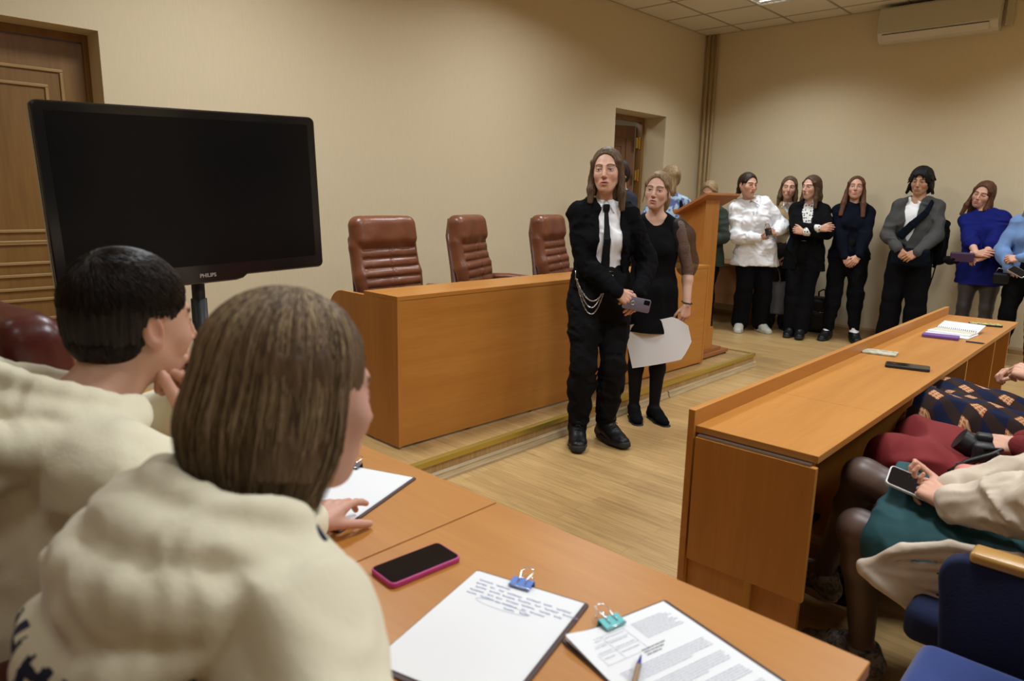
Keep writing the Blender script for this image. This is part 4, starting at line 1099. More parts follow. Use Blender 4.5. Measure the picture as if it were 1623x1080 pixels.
# ================================================================ THE PEOPLE IN THE ROOM
def camang(x, y): return math.degrees(math.atan2(-y, -x))
def ring(c, lat, fwd, up, r, th0, th1, n, tilt=0.0, rf=1.0):
    return [c+lat*math.sin(R_(t))*r-fwd*math.cos(R_(t))*r*rf+up*tilt*math.cos(R_(t)) for t in np.linspace(th0, th1, n)]
def trousers(p, m, off=0.010, hem=0.010, kneeoff=None, upto=1.0, folds=None, h=0.008, waist=0.06, name='trousers'):
    def fn(v):
        p.hipsv(v, off); v.loft([(p.pel+V3(0, 0, waist*p.q), 0.140*p.q*p.B+off, 0.10*p.q*p.B+off), (p.pel, 0.155*p.q*p.B+off, 0.112*p.q*p.B+off)], k=0.02, lat=p.plat)
        for s in (1, -1): p.legv(v, s, off, hem=hem, kneeoff=kneeoff, upto=upto)
    pts = [p.pel+V3(0, 0, 0.1)]+[x for s in (1, -1) for x in p.legs[s][:3]]
    return p.garment(name, fn, m, h=h, pts=pts, margin=0.19, folds=folds or (0.006, 9, 3, (1, 1, 1.6)))
def top(p, name, m, off=0.012, hem=None, hemw=0.0, hemd=0.0, sleeves=(1.0, 1.0), cuff=None, arm_off=None, openfn=None, neckcut=True, folds=None, h=0.008, boxy=0.0, extra=None, puff=0.0, lowcut=0.0, bust=True, extra_before=False):
    ao = off if arm_off is None else arm_off
    def fn(v):
        low = hem is not None and hem < p.pz-0.03
        p.torso(v, off, hem=hem if low else None, hemw=hemw, hemd=hemd, boxy=boxy, bust=bust)
        if extra and extra_before: extra(v)
        if hem is not None and not getattr(p, 'nohemcut', False): v.field(lambda X, Y, Z, D: np.maximum(D, hem-Z))
        if openfn: openfn(v)
        for s in (1, -1):
            if s in p.arms and sleeves[0 if s == 1 else 1] > -1: p.armv(v, s, ao, upto=sleeves[0 if s == 1 else 1], cuff=cuff, puff=puff)
        if extra and not extra_before: extra(v)
        if neckcut: v.seg(p.nb-p.up*0.01+p.fwd*(0.012+lowcut), p.nb+p.up*0.09+p.fwd*0.04, 0.060*p.q+lowcut, 0.075*p.q+lowcut, k=0.008, op='s')
    pts = [p.pel, p.ch, p.nb, p.sh[1], p.sh[-1]]+[x for s in p.arms for x in p.arms[s]]+([V3(p.pel[0], p.pel[1], hem)] if hem is not None else [])
    return p.garment(name, fn, m, h=h, pts=pts, margin=0.2, folds=folds or (0.007, 11, 1))
def frontopen(p, zs, xs, depth=0.0, dx=0.0):
    """cuts a jacket open down the front: half widths xs at heights zs (person frame)"""
    def f(v):
        def g(X, Y, Z, D):
            wv = np.interp(Z, zs, xs).astype(f32)
            fy = (X-p.ch[0])*p.fwd[0]+(Y-p.ch[1])*p.fwd[1]; fx = (X-p.ch[0]-dx)*p.lat[0]+(Y-p.ch[1])*p.lat[1]
            return np.where(fy > depth, np.maximum(D, wv-np.abs(fx)), D)
        v.field(g)
    return f
def collar(p, m, w_=0.05, open_=0.028, drop=0.052, name='collar', r=0.058, parent=None):
    """shirt collar: a standing band and two pointed wings"""
    def fn(v):
        P = ring(p.nb+p.up*0.022*p.q+p.fwd*0.010, p.lat, p.fwd, p.up, r*p.q, -160, 160, 13, tilt=0.012)
        v.chain(P, [0.010]*13, k=0.004)
        P = ring(p.nb+p.up*0.006*p.q+p.fwd*0.008, p.lat, p.fwd, p.up, r*p.q+0.012, -140, 140, 13, tilt=0.012)
        v.chain(P, [0.009]*13, k=0.006)
        for s in (1, -1):
            a = p.nb+p.up*0.014*p.q+p.fwd*(r*p.q+0.010)+p.lat*s*0.010
            b = a-p.up*drop*p.q+p.lat*s*w_*p.q+p.fwd*0.014; c = p.nb+p.up*0.020+p.lat*s*(r*p.q+0.010)+p.fwd*0.02
            for t in np.linspace(0, 1, 7): v.seg(lerp(a, c, t), lerp(a, b, 1-0.75*t) if t < 0.99 else c, 0.0045, 0.0045, k=0.006)
            v.seg(a, b, 0.005, 0.0045, k=0.004)
    return p.garment(name, fn, m, h=0.004, pts=[p.nb-p.up*0.05, p.nb+p.up*0.06], margin=0.14, folds=None, parent=parent)
def longhair(back=0.17, w0=0.082, w1=0.085, d=0.045, front=None, part=0.0, fw=0.067, ftop=0.084, g=0.006, fz=-0.22, fd=0.070, bk=-0.05, frad=0.024):
    def fn(v, q):
        cap(v, q, g)
        v.loft([(V3(0, -0.040, 0.0)*q, w0*q, 0.058*q), (V3(0, bk, -0.09)*q, w1*q, (d+0.008)*q), (V3(0, bk-0.005, -back)*q, w1*0.95*q, d*0.8*q)], k=0.02, lat=V3(1, 0, 0))
        faceclear(v, q, fw, ftop, fz, d=fd, x0=part)
        for s in (1, -1):
            v.seg(V3(s*0.010+part, 0.045, 0.098)*q, V3(s*0.066, 0.040, 0.040)*q, 0.008*q, 0.012*q, k=0.01*q)
            v.seg(V3(s*0.066, 0.040, 0.040)*q, V3(s*0.078, 0.008, -0.05)*q, 0.012*q, 0.014*q, k=0.012*q)
        if front:
            for s, zend, x1, y1 in front:
                v.loft([(V3(s*0.074, 0.006, -0.03)*q, 0.018*q, 0.026*q), (V3(s*(x1+0.074)/2, y1*0.6, (zend-0.03)/2)*q, frad*0.9*q, 0.022*q), (V3(s*x1, y1, zend)*q, frad*0.62*q, 0.009*q)], k=0.015, lat=V3(1, 0, 0))
    return fn

BROWN = hairmat('dark_blond_brown_hair', (0.055, 0.032, 0.018), (0.13, 0.08, 0.045))
DKBR = hairmat('dark_brown_hair', (0.014, 0.008, 0.006), (0.045, 0.025, 0.016))
BLOND = hairmat('blond_hair', (0.17, 0.105, 0.05), (0.36, 0.25, 0.13))
AUB = hairmat('auburn_hair', (0.055, 0.020, 0.010), (0.13, 0.052, 0.026))
MBR = hairmat('mid_brown_hair', (0.05, 0.026, 0.015), (0.10, 0.055, 0.032))
BLKH = hairmat('black_hair', (0.003, 0.003, 0.004), (0.012, 0.010, 0.010))
FBL = hairmat('light_brown_hair', (0.14, 0.085, 0.045), (0.26, 0.17, 0.09))

# ---- 1 woman in a black trouser suit, white shirt and tie
P = Person('standing woman in black jacket, white shirt and black tie with silver trouser chains', (3.262, 2.366, 0), camang(3.287, 2.339)+12, H=1.675,
           head=(-20, 2, 2), face=dict(mouth=0.0028, w=0.97, shadow=0.6, eye=0.0042), eyecol=(0.09, 0.11, 0.12), brow=(0.05, 0.03, 0.02), h_head=0.0022)
W1 = P
P.arm(1, (-0.045, 0.235, 0.935), (1, -0.9, -0.4), (-0.80, 0.25, -0.52), (0.25, 0.85, 0.45), curl=(22, 24, 28, 34), tcurl=15)
P.arm(-1, (-0.175, 0.20, 0.925), (-1, -0.8, -0.6), (0.35, 0.42, -0.82), (-0.45, 0.85, 0.30), curl=(18, 22, 28, 34), tcurl=8)
P.leg(1, (0.105, 0.02, 0.095), (0.12, 1, 0)); P.leg(-1, (-0.075, -0.02, 0.095), (-0.45, 0.85, 0))
P.body(hand_h=0.0024)
P.hair(longhair(0.17, 0.080, 0.086, front=[(1, -0.16, 0.080, 0.035), (-1, -0.20, 0.085, 0.03)], part=0.004, fw=0.068, ftop=0.086), BROWN, h=0.0032)
top(P, 'shirt', M_SHIRT, off=0.006, hem=P.pz+0.05, sleeves=(-2, -2), folds=(0.007, 16, 4, (1, 1, 0.8)), h=0.005, neckcut=False)
collar(P, M_SHIRT, w_=0.034, drop=0.060, r=0.056)
zb = P.pz
jk = top(P, 'jacket', M_COTBLK, off=0.018, hem=0.93, hemw=0.012, hemd=0.008, cuff=0.012, openfn=frontopen(P, [0.9, 1.0, 1.10, 1.25, 1.36, 1.43, 1.6], [0.09, 0.082, 0.076, 0.070, 0.054, 0.045, 0.06], depth=0.01, dx=-0.022), h=0.0055, folds=[(0.006, 12, 1), (0.004, 26, 5)])
# tie
def tiefn(v):
    a = P.nb-P.up*0.022+P.fwd*0.082
    v.rbox(a, (0.019, 0.010, 0.020), 0.007, rot=[P.lat, P.fwd, P.up], k=0)
    b = P.ch+P.fwd*0.137-P.up*0.0; c = P.waist+P.fwd*0.115+P.up*0.02; d = P.pel+P.up*0.09+P.fwd*0.115
    v.loft([(a-P.up*0.02, 0.012, 0.006), (b, 0.020, 0.006), (c, 0.025, 0.006), (d, 0.027, 0.006)], k=0.006, lat=P.lat)
P.garment('tie', tiefn, mat('black_satin', (0.006, 0.006, 0.007), rough=0.8, spec=0.2), h=0.004, pts=[P.nb, P.pel], margin=0.16)
trousers(P, M_COTBLK2, off=0.014, hem=0.026, kneeoff=0.017, upto=0.86, folds=[(0.009, 9, 3, (1, 1, 1.5)), (0.004, 24, 8)], h=0.006, waist=0.085)
def beltfn(v):
    v.loft([(P.pel+V3(0, 0, 0.085), 0.150*P.q+0.006, 0.104*P.q+0.010), (P.pel+V3(0, 0, 0.118), 0.146*P.q+0.006, 0.102*P.q+0.010)], k=0, lat=P.plat)
    v.field(lambda X, Y, Z, D: np.maximum(D, np.abs(Z-P.pz-0.100)-0.018))
P.garment('belt', beltfn, M_BOOT, h=0.005, pts=[P.pel+V3(0, 0, 0.1)], margin=0.25)
bm = nbm(); c = P.pel+V3(-0.02, 0.125, 0.10); tube(bm, [c+V3(a*0.024, 0, b*0.019) for a, b in ((-1, -1), (1, -1), (1, 1), (-1, 1))], 0.0028, 8, closed=True); tube(bm, [c+V3(-0.024, 0.002, 0), c+V3(0.02, 0.004, 0)], 0.002, 6); obj('buckle', bm, M_CHROME, P.o)
bm = nbm()
for a, b, sag, r in (((0.155, 0.075), (0.015, 0.128), 0.10, 0.0020), ((0.15, 0.080), (0.02, 0.13), 0.15, 0.0016), ((0.155, 0.075), (0.01, 0.13), 0.20, 0.0016)):
    n = 26; pts = []
    for i in range(n+1):
        t = i/n; x = lerp(a[0], b[0], t); y = lerp(a[1], b[1], t)+0.022*math.sin(PI*t)+0.012; z = 0.985-0.075*t-sag*4*t*(1-t)*0.75
        pts.append(V3(x, y, z))
    for i in range(n):
        mid = (pts[i]+pts[i+1])/2; dv = nrm(pts[i+1]-pts[i]); sd = nrm(np.cross(dv, V3(0, 1, 0))) if i % 2 else V3(0, 1, 0); l = np.linalg.norm(pts[i+1]-pts[i])*0.62
        tube(bm, [mid+dv*l*math.cos(t)+sd*0.0032*math.sin(t) for t in np.linspace(0, 2*PI, 9)[:-1]], r*0.75, 5, closed=True)
tube(bm, [V3(0.158, 0.078, 1.03), V3(0.158, 0.083, 0.98)], 0.002, 6)
obj('wallet_chain', bm, M_CHROME, P.o)
for s in (1, -1): shoe(P, s, 'boot', M_BOOT, M_SOLE, off=0.016, sole=0.032, high=0.09, laces=M_SOLE, wide=1.12)
bm = nbm(); tube(bm, [P.arms[1][2]+nrm(V3(-0.80, 0.25, -0.52))*0.112+V3(0.010, 0.012, 0.004)+V3(math.cos(a)*0.010, 0, math.sin(a)*0.010) for a in np.linspace(0, 2*PI, 13)[:-1]], 0.0014, 6, closed=True); obj('ring', bm, M_CHROME, P.o)
# phone in her left hand
M_PH_BK = mat('grey_violet_phone_back', (0.18, 0.15, 0.19), rough=0.25, metal=0.3); M_PH_GL = mat('phone_glass', (0.006, 0.006, 0.008), rough=0.08)
def phone(name, label, loc, R, case, glass=M_PH_GL, group=None, sz=(0.073, 0.15, 0.009), cam_bumps=True, casewall=0.0, catt='phone'):
    t = bpy.data.objects.new(name, None); COL.objects.link(t); tag(t, label, catt, group)
    t.matrix_world = Matrix.Translation(loc) @ R
    w_, l, d = sz
    bm = nbm(); prism(bm, rrect(-w_/2, w_/2, -l/2, l/2, 0.011), 'z', 0, d, bev=0.0018); obj('case', bm, case, t, smooth=True, sharp=50)
    bm = nbm(); prism(bm, rrect(-w_/2+0.003, w_/2-0.003, -l/2+0.003, l/2-0.003, 0.009), 'z', d, d+0.0006); obj('screen', bm, glass, t)
    if cam_bumps:
        bm = nbm()
        prism(bm, rrect(w_/2-0.031, w_/2-0.006, l/2-0.038, l/2-0.006, 0.005), 'z', -0.0015, 0.0); 
        for x, y in ((w_/2-0.018, l/2-0.014), (w_/2-0.018, l/2-0.029)): cyl(bm, (x, y, -0.003), 0.005, 0.003, seg=14)
        obj('camera_bump', bm, M_PH_GL, t)
    return t
def l2w(p, v): c, n = math.cos(p.rz), math.sin(p.rz); return Vector((c*v[0]-n*v[1]+p.loc[0], n*v[0]+c*v[1]+p.loc[1], v[2]+p.loc[2]))
def axes(x, y, z=None):
    """matrix with given x and y directions (world)"""
    y = Vector(y).normalized(); x = Vector(x); x = (x-y*x.dot(y)).normalized(); z = x.cross(y)
    return Matrix((x, y, z)).transposed().to_4x4()
phone('phone', 'grey-violet phone held in the clasped hands of the woman in the black jacket', l2w(W1, (-0.148, 0.268, 0.872)), axes(l2w(W1, (0.1, -0.1, 0.9))-l2w(W1, (0, 0, 0)), l2w(W1, (-0.93, 0.1, -0.18))-l2w(W1, (0, 0, 0))), M_PH_BK)

# ---- 2 woman in a black dress
P = Person('woman in a black dress with sheer puffed sleeve holding a large paper at her side', (3.90, 2.42, 0), camang(3.90, 2.42)-2, H=1.575, head=(-10, 1, -5),
           face=dict(mouth=0.0022, w=1.0, fat=0.002, shadow=0.55, eye=0.0040), skin=(0.62, 0.37, 0.27), eyecol=(0.06, 0.05, 0.04), brow=(0.10, 0.06, 0.035), lips=(0.48, 0.17, 0.14), h_head=0.0024)
W2 = P
P.arm(-1, (-0.225, 0.05, 0.775), (-0.6, -1, 0), (0.10, 0.15, -1), (-0.55, 0.80, 0.1), curl=(28, 32, 36, 40), tcurl=25)
P.arm(1, (0.20, 0.10, 0.80), (0.8, -1, 0), (-0.1, 0.25, -1), (0.8, 0.5, 0), curl=30)
P.leg(1, (0.07, 0.03, 0.072), (-0.25, 1, 0)); P.leg(-1, (-0.06, 0.02, 0.072), (-0.55, 0.9, 0))
P.body(bare_arms={-1: 0.6, 1: 0.6}, chestlo=-0.235, wx=0.16, hand_h=0.0024)
def bunhair(front_wisps=True, bun=None, g=0.006):
    def fn(v, q):
        cap(v, q, g); faceclear(v, q, 0.068, 0.082, -0.2, d=0.074)
        for s in (1, -1):
            v.seg(V3(s*0.012, 0.052, 0.092)*q, V3(s*0.062, 0.040, 0.038)*q, 0.011*q, 0.013*q, k=0.012*q)
            v.seg(V3(s*0.062, 0.040, 0.038)*q, V3(s*0.078, -0.01, 0.0)*q, 0.012*q, 0.008*q, k=0.01*q)
            if front_wisps: v.seg(V3(s*0.072, 0.015, 0.01)*q, V3(s*0.080, 0.015, -0.085)*q, 0.006*q, 0.0035*q, k=0.008*q)
        if bun: v.ell(V3(*bun[0])*q, V3(*bun[1])*q, k=0.01)
    return fn
P.hair(bunhair(True, ((-0.035, -0.075, -0.06), (0.04, 0.035, 0.07))), FBL, h=0.0036)
M_DRESS = mat('black_crepe', (0.0045, 0.0045, 0.005), rough=0.88, spec=0.1, bump=(30, 0.3, 0.003))
def dressx(v):
    v.loft([(P.pel+V3(0, 0, 0.0), 0.168*P.q+0.010, 0.115*P.q+0.012), (V3(P.pel[0], P.pel[1], 0.60), 0.172, 0.125), (V3(P.pel[0], P.pel[1], 0.25), 0.165, 0.12)], k=0.03, lat=P.plat)
    v.field(lambda X, Y, Z, D: np.maximum(D, 0.305-Z))
P.nohemcut = True
top(P, 'dress', M_DRESS, off=0.008, sleeves=(0, -2), extra=dressx, neckcut=True, lowcut=0.010, folds=[(0.008, 8, 2, (1, 1, 0.5))], h=0.006)
M_SHEER = mat('sheer_dotted_black_mesh', (0.02, 0.012, 0.010), rough=0.7, alpha=0.62)
def dots(m, scale, r, name):
    nt = m.node_tree; N = nt.nodes; L = nt.links; b = N['Principled BSDF']
    tc = N.new('ShaderNodeTexCoord'); vo = N.new('ShaderNodeTexVoronoi'); vo.inputs['Scale'].default_value = scale; vo.inputs['Randomness'].default_value = 0.4; L.new(tc.outputs['Object'], vo.inputs['Vector'])
    return N, L, b, vo
N_, L_, b_, vo_ = dots(M_SHEER, 95, 0.3, 'd'); r_ = N_.new('ShaderNodeMapRange'); r_.inputs['From Min'].default_value = 0.20; r_.inputs['From Max'].default_value = 0.26; r_.inputs['To Min'].default_value = 1.0; r_.inputs['To Max'].default_value = 0.55
L_.new(vo_.outputs['Distance'], r_.inputs['Value']); L_.new(r_.outputs[0], b_.inputs['Alpha'])
def puff(v):
    a, e, w_ = P.arms[-1]; v.seg(a+V3(0, 0, 0.0), a+V3(-0.03, 0, -0.06), 0.055, 0.070, k=0.02); v.seg(a+V3(-0.03, 0, -0.06), lerp(a, e, 0.85), 0.070, 0.072, k=0.02); v.seg(lerp(a, e, 0.85), lerp(a, e, 1.02), 0.06, 0.047, k=0.02)
sl = P.garment('sheer_sleeve', puff, M_SHEER, h=0.006, pts=list(P.arms[-1][:2]), margin=0.12, folds=(0.008, 14, 2, (1, 1, 0.4)))
def sk_arm(v):
    a, e, w_ = P.arms[-1]; v.seg(a, e, 0.043, 0.036, k=0.01)
V, F = (lambda v: (sk_arm(v), v.mesh())[1])(Vox(np.minimum(P.arms[-1][0], P.arms[-1][1])-0.08, np.maximum(P.arms[-1][0], P.arms[-1][1])+0.08, 0.006))
link('upper_arm', mesh_of('upper_arm', V, F, col=np.tile(P.skin, (len(V), 1))), M_SKIN, P.o)
def tights(p, m=None, upto=1.0, feet=True, h=0.006):
    def fn(v):
        for s in (1, -1):
            p.legv(v, s, 0.002)
            if feet: p.footv(v, s, 0.0)
    return p.garment('tights', fn, m or M_TIGHT, h=h, pts=[x for s in (1, -1) for x in p.legs[s][:3]], margin=0.2)
tights(P, mat('dense_black_tights', (0.006, 0.005, 0.005), rough=0.8, spec=0.15))
for s in (1, -1): shoe(P, s, 'flat_shoe', mat('black_suede', (0.004, 0.004, 0.004), rough=0.95, spec=0.1), M_SOLE, off=0.006, sole=0.008)
bm = nbm(); c = lerp(P.arms[-1][1], P.arms[-1][2], 0.93); tube(bm, [c+V3(math.cos(a)*0.033, math.sin(a)*0.030, 0.006*math.cos(a)) for a in np.linspace(0, 2*PI, 19)[:-1]], 0.0035, 6, closed=True); obj('bracelet', bm, M_SOLE, P.o)
# sheet of paper held at her side
def sheet(name, label, M, w_, h_, bend, mt, cat='paper', nx=14, ny=10, kids=None, thick=0.0006):
    V = []; F = []
    for side in (0, 1):
        for j in range(ny+1):
            for i in range(nx+1):
                u, v_ = i/nx, j/ny; x, y, z = bend(u, v_); V.append((x, y, z+(thick if side else 0)))
    n1 = (nx+1)*(ny+1)
    for j in range(ny):
        for i in range(nx):
            a = j*(nx+1)+i; F.append((a, a+nx+1, a+nx+2, a+1)); F.append((n1+a, n1+a+1, n1+a+nx+2, n1+a+nx+1))
    edge = [i for i in range(nx+1)]+[(j+1)*(nx+1)-1 for j in range(1, ny+1)]+[ny*(nx+1)+i for i in range(nx-1, -1, -1)]+[j*(nx+1) for j in range(ny-1, 0, -1)]
    for q in range(len(edge)): a, b = edge[q], edge[(q+1) % len(edge)]; F.append((a, b, n1+b, n1+a))
    o = link(name, mesh_of(name, V, F), mt); o.data.set_sharp_from_angle(angle=R_(40))
    o.matrix_world = M; return tag(o, label, cat)
M_PAPER = mat('white_paper', (0.80, 0.81, 0.83), rough=0.7)
def bnd(u, v):
    x = -0.20+0.40*u; y = -0.14+0.285*v
    cut = 0.045*max(0, (u-0.72)/0.28)**2
    if u > 0.78: y = y*(1-0.62*((u-0.78)/0.22)**1.3)+0.012*(u-0.78)/0.22
    return x, y, 0.035*math.sin(u*PI*0.9)+0.02*(v-0.5)*u
hand = l2w(W2, (-0.215, 0.075, 0.66))
cdir = Vector((-0.85, -0.52, 0)).normalized(); rt = Vector((0.52, -0.85, 0))
mm = Matrix.Translation(hand+rt*(-0.150)+cdir*0.0+Vector((0, 0, -0.125))) @ axes(rt*0.95+Vector((0, 0, 0.27)), Vector((0, 0, 1))-rt*0.27)
sheet('paper_sheet', 'large white sheet of paper held by the woman in the black dress', mm, 0.4, 0.28, bnd, M_PAPER)

# ---- background people -------------------------------------------------
def shoes(p, m, ms=M_SOLE, **k):
    for s in (1, -1): shoe(p, s, k.get('name', 'shoe'), m, ms, **{a: b for a, b in k.items() if a != 'name'})
G = {}
# 3 bespectacled woman looking down by the doorway
P = Person('bespectacled woman in navy cardigan and white collar looking down near the open doorway', (5.50, 3.80, PH), camang(5.5, 3.8)-52, H=1.63, head=(8, -28, 0), h_head=0.0035, h_body=0.010)
P.arm(1, (0.10, 0.25, 1.0), (1, -1, -.3), (-0.3, 0.8, 0.2), (0.2, 0.1, 1)); P.arm(-1, (-0.10, 0.26, 1.0), (-1, -1, -.3), (0.3, 0.8, 0.2), (-0.2, 0.1, 1))
for s in (1, -1): P.leg(s, (s*0.08, 0, 0.08))
P.body(hand_h=0.004)
P.hair(lambda v, q: (cap(v, q, 0.014), v.ell(V3(0, -0.03, -0.03)*q, V3(0.08, 0.075, 0.07)*q, k=0.02), faceclear(v, q, 0.062, 0.07, -0.18, d=0.066)), DKBR, h=0.004)
M_NAVY = mat('navy_knit', (0.010, 0.013, 0.026), rough=0.9, bump=(50, 0.3, 0.003))
top(P, 'cardigan', M_NAVY, off=0.016, hem=0.75, hemw=0.01); collar(P, M_SHIRT); trousers(P, M_COTBLK, h=0.011); shoes(P, M_BOOT, h=0.008)
bm = nbm()
for x in (1, -1): tube(bm, [P.hd+P.hR @ (V3(x*0.032+0.020*math.cos(a), 0.092, -0.004+0.016*math.sin(a))) for a in np.linspace(0, 2*PI, 17)[:-1]], 0.0012, 5, closed=True); tube(bm, [P.hd+P.hR @ V3(x*0.052, 0.09, 0.0), P.hd+P.hR @ V3(x*0.08, 0.0, 0.004)], 0.0012, 5)
tube(bm, [P.hd+P.hR @ V3(-0.012, 0.094, 0), P.hd+P.hR @ V3(0.012, 0.094, 0)], 0.0012, 5)
obj('glasses', bm, M_BRASS, P.o)
# 4 fair-haired woman in a floral blouse behind
P = Person('fair-haired woman in a blue floral blouse standing behind the woman in the black dress', (5.86, 3.50, PH), camang(5.86, 3.5)-165, H=1.60, head=(10, 8, 0), h_head=0.005, h_body=0.010)
P.arm(1, (0.22, 0.1, 0.85), (1, -1, 0), (0, 0.2, -1), (1, 0, 0)); P.arm(-1, (-0.22, 0.1, 0.85), (-1, -1, 0), (0, 0.2, -1), (-1, 0, 0))
for s in (1, -1): P.leg(s, (s*0.08, 0, 0.08))
P.body(hand_h=0.004)
P.hair(lambda v, q: (cap(v, q, 0.010), v.ell(V3(0.0, -0.10, 0.05)*q, V3(0.035, 0.035, 0.035)*q, k=0.02), v.loft([(V3(0, -0.10, 0.04)*q, 0.03*q, 0.025*q), (V3(-0.02, -0.12, -0.10)*q, 0.035*q, 0.025*q), (V3(-0.02, -0.10, -0.20)*q, 0.015*q, 0.015*q)], k=0.01, lat=V3(1, 0, 0)), faceclear(v, q)), BLOND, h=0.004)
M_FLOR = mat('blue_floral_blouse', (0.35, 0.50, 0.62), rough=0.8, var=(28, (0.10, 0.12, 0.30), 0.48, 0.56), bump=(30, 0.3, 0.003))
top(P, 'blouse', M_FLOR, off=0.016, hem=0.85)
bm = nbm()
for s in (1, -1): tube(bm, [P.nb+P.lat*s*0.085-P.fwd*0.115-P.up*0.22, P.nb+P.lat*s*0.085-P.fwd*0.085-P.up*0.06, P.nb+P.lat*s*0.085+P.up*0.015, P.nb+P.lat*s*0.08+P.fwd*0.09-P.up*0.06, P.nb+P.lat*s*0.08+P.fwd*0.13-P.up*0.2], 0.016, 8)
obj('strap', bm, M_COTBLK, P.o)
trousers(P, M_COTBLK, h=0.011); shoes(P, M_BOOT, h=0.008)
# 5 fair girl in dark green behind the lectern
P = Person('fair-haired girl in a dark green jacket looking down behind the lectern', (7.30, 3.84, 0), camang(7.3, 3.84)-30, H=1.62, head=(10, -22, 0), h_head=0.0035, h_body=0.010)
P.arm(1, (0.06, 0.25, 1.02), (1, -1, -.3), (-0.6, 0.6, -0.2), (0.2, 0.4, 0.8)); P.arm(-1, (-0.08, 0.25, 0.98), (-1, -1, -.3), (0.5, 0.7, -0.2), (-0.2, 0.3, 0.9))
for s in (1, -1): P.leg(s, (s*0.08, 0, 0.08))
P.body(hand_h=0.004); P.hair(bunhair(False, ((0, -0.10, 0.0), (0.03, 0.03, 0.03))), BLOND, h=0.004)
M_GRN = mat('dark_green_wool', (0.018, 0.026, 0.016), rough=0.9, bump=(40, 0.3, 0.004))
top(P, 'jacket', M_GRN, off=0.026, hem=0.72, hemw=0.02, cuff=0.02, folds=(0.011, 10, 4)); trousers(P, M_COTBLK, h=0.011); shoes(P, M_BOOT, h=0.008)
o = sheet('paper_sheet', 'small folded paper in the hands of the girl behind the lectern', Matrix.Translation(l2w(P, (0.0, 0.33, 1.0))) @ rotz(P.rz) @ Matrix.Rotation(R_(50), 4, 'X'), 0, 0, lambda u, v: (-0.09+0.18*u, -0.07+0.14*v, 0.01*math.sin(u*PI)), M_PAPER, nx=4, ny=3)

# 6 woman in an oversized white shirt
P = Person('dark-haired woman in an oversized white shirt and pale shoes holding a small bottle', (7.54, 3.38, 0), camang(7.54, 3.33)+14, H=1.72, build=1.08, chest=(0.07, 0, 0), head=(26, -4, -3), h_head=0.003,
           face=dict(w=1.08, fat=0.006, eye=0.0036), brow=(0.02, 0.012, 0.01), lips=(0.40, 0.12, 0.11), skin=(0.60, 0.34, 0.24), eyecol=(0.03, 0.02, 0.015))
W6 = P
P.arm(1, (0.04, 0.26, 1.05), (1, -0.7, -0.5), (-0.85, 0.45, 0.1), (0.35, 0.2, -0.8), curl=(45, 50, 55, 60), tcurl=30)
P.arm(-1, (-0.13, 0.25, 1.11), (-1, -0.6, -0.6), (0.75, 0.55, 0.2), (-0.3, 0.8, 0.3), curl=(45, 50, 55, 60), tcurl=30)
P.leg(1, (0.115, 0.02, 0.085), (0.3, 1, 0)); P.leg(-1, (-0.115, 0.0, 0.085), (-0.35, 1, 0))
P.body(hand_h=0.0032)
P.hair(lambda v, q: (cap(v, q, 0.007, wd=1.05), v.ell(V3(0.01, -0.10, -0.05)*q, V3(0.03, 0.035, 0.05)*q, k=0.02), v.seg(V3(0.02, -0.10, -0.06)*q, V3(0.06, -0.075, -0.14)*q, 0.018*q, 0.012*q), faceclear(v, q, 0.069, 0.080, -0.20, d=0.076, y=0.108), [v.seg(V3(s*0.012, 0.052, 0.090)*q, V3(s*0.066, 0.038, 0.030)*q, 0.010*q, 0.012*q, k=0.012*q) for s in (1, -1)]), DKBR, h=0.0036)
top(P, 'tee_shirt', M_SHIRT, off=0.004, hem=P.pz, sleeves=(-2, -2), h=0.008)
top(P, 'shirt', M_SHIRT, off=0.036, hem=0.75, hemw=0.035, hemd=0.03, cuff=0.010, arm_off=0.026, h=0.007, neckcut=True, openfn=frontopen(P, [0.5, 1.20, 1.30, 1.45, 1.6], [-0.1, -0.01, 0.02, 0.055, 0.07]), folds=[(0.014, 8, 5), (0.006, 20, 2)])
collar(P, M_SHIRT, w_=0.065, drop=0.07, r=0.072)
trousers(P, M_COTBLK, off=0.02, hem=0.050, kneeoff=0.030, upto=0.96, h=0.008, folds=(0.009, 8, 6, (1, 1, 0.35)))
shoes(P, mat('pale_cream_leather', (0.50, 0.49, 0.42), rough=0.5), mat('pale_sole', (0.42, 0.41, 0.35), rough=0.6), off=0.014, sole=0.034, h=0.006, name='chunky_shoe', wide=1.1)
t = empty('water_bottle', l2w(P, (-0.05, 0.335, 1.05)), 'small clear bottle with a black label held by the woman in the white shirt', 'bottle')
t.rotation_euler = (R_(8), R_(14), P.rz)
M_CLR = mat('clear_plastic', (0.85, 0.9, 0.92), rough=0.08, trans=0.9)
bm = nbm(); cyl(bm, (0, 0, 0), 0.032, 0.13, seg=20); cyl(bm, (0, 0, 0.13), 0.032, 0.035, r2=0.014, seg=20); obj('bottle_body', bm, M_CLR, t, smooth=True, sharp=40)
bm = nbm(); cyl(bm, (0, 0, 0.165), 0.016, 0.018, seg=20); obj('cap', bm, M_PVC, t)
bm = nbm(); cyl(bm, (0, 0, 0.035), 0.0335, 0.075, seg=20); obj('label_wrap', bm, mat('black_label', (0.01, 0.01, 0.012), rough=0.5, var=(40, (0.45, 0.2, 0.18), 0.62, 0.66)), t, smooth=True, sharp=40)

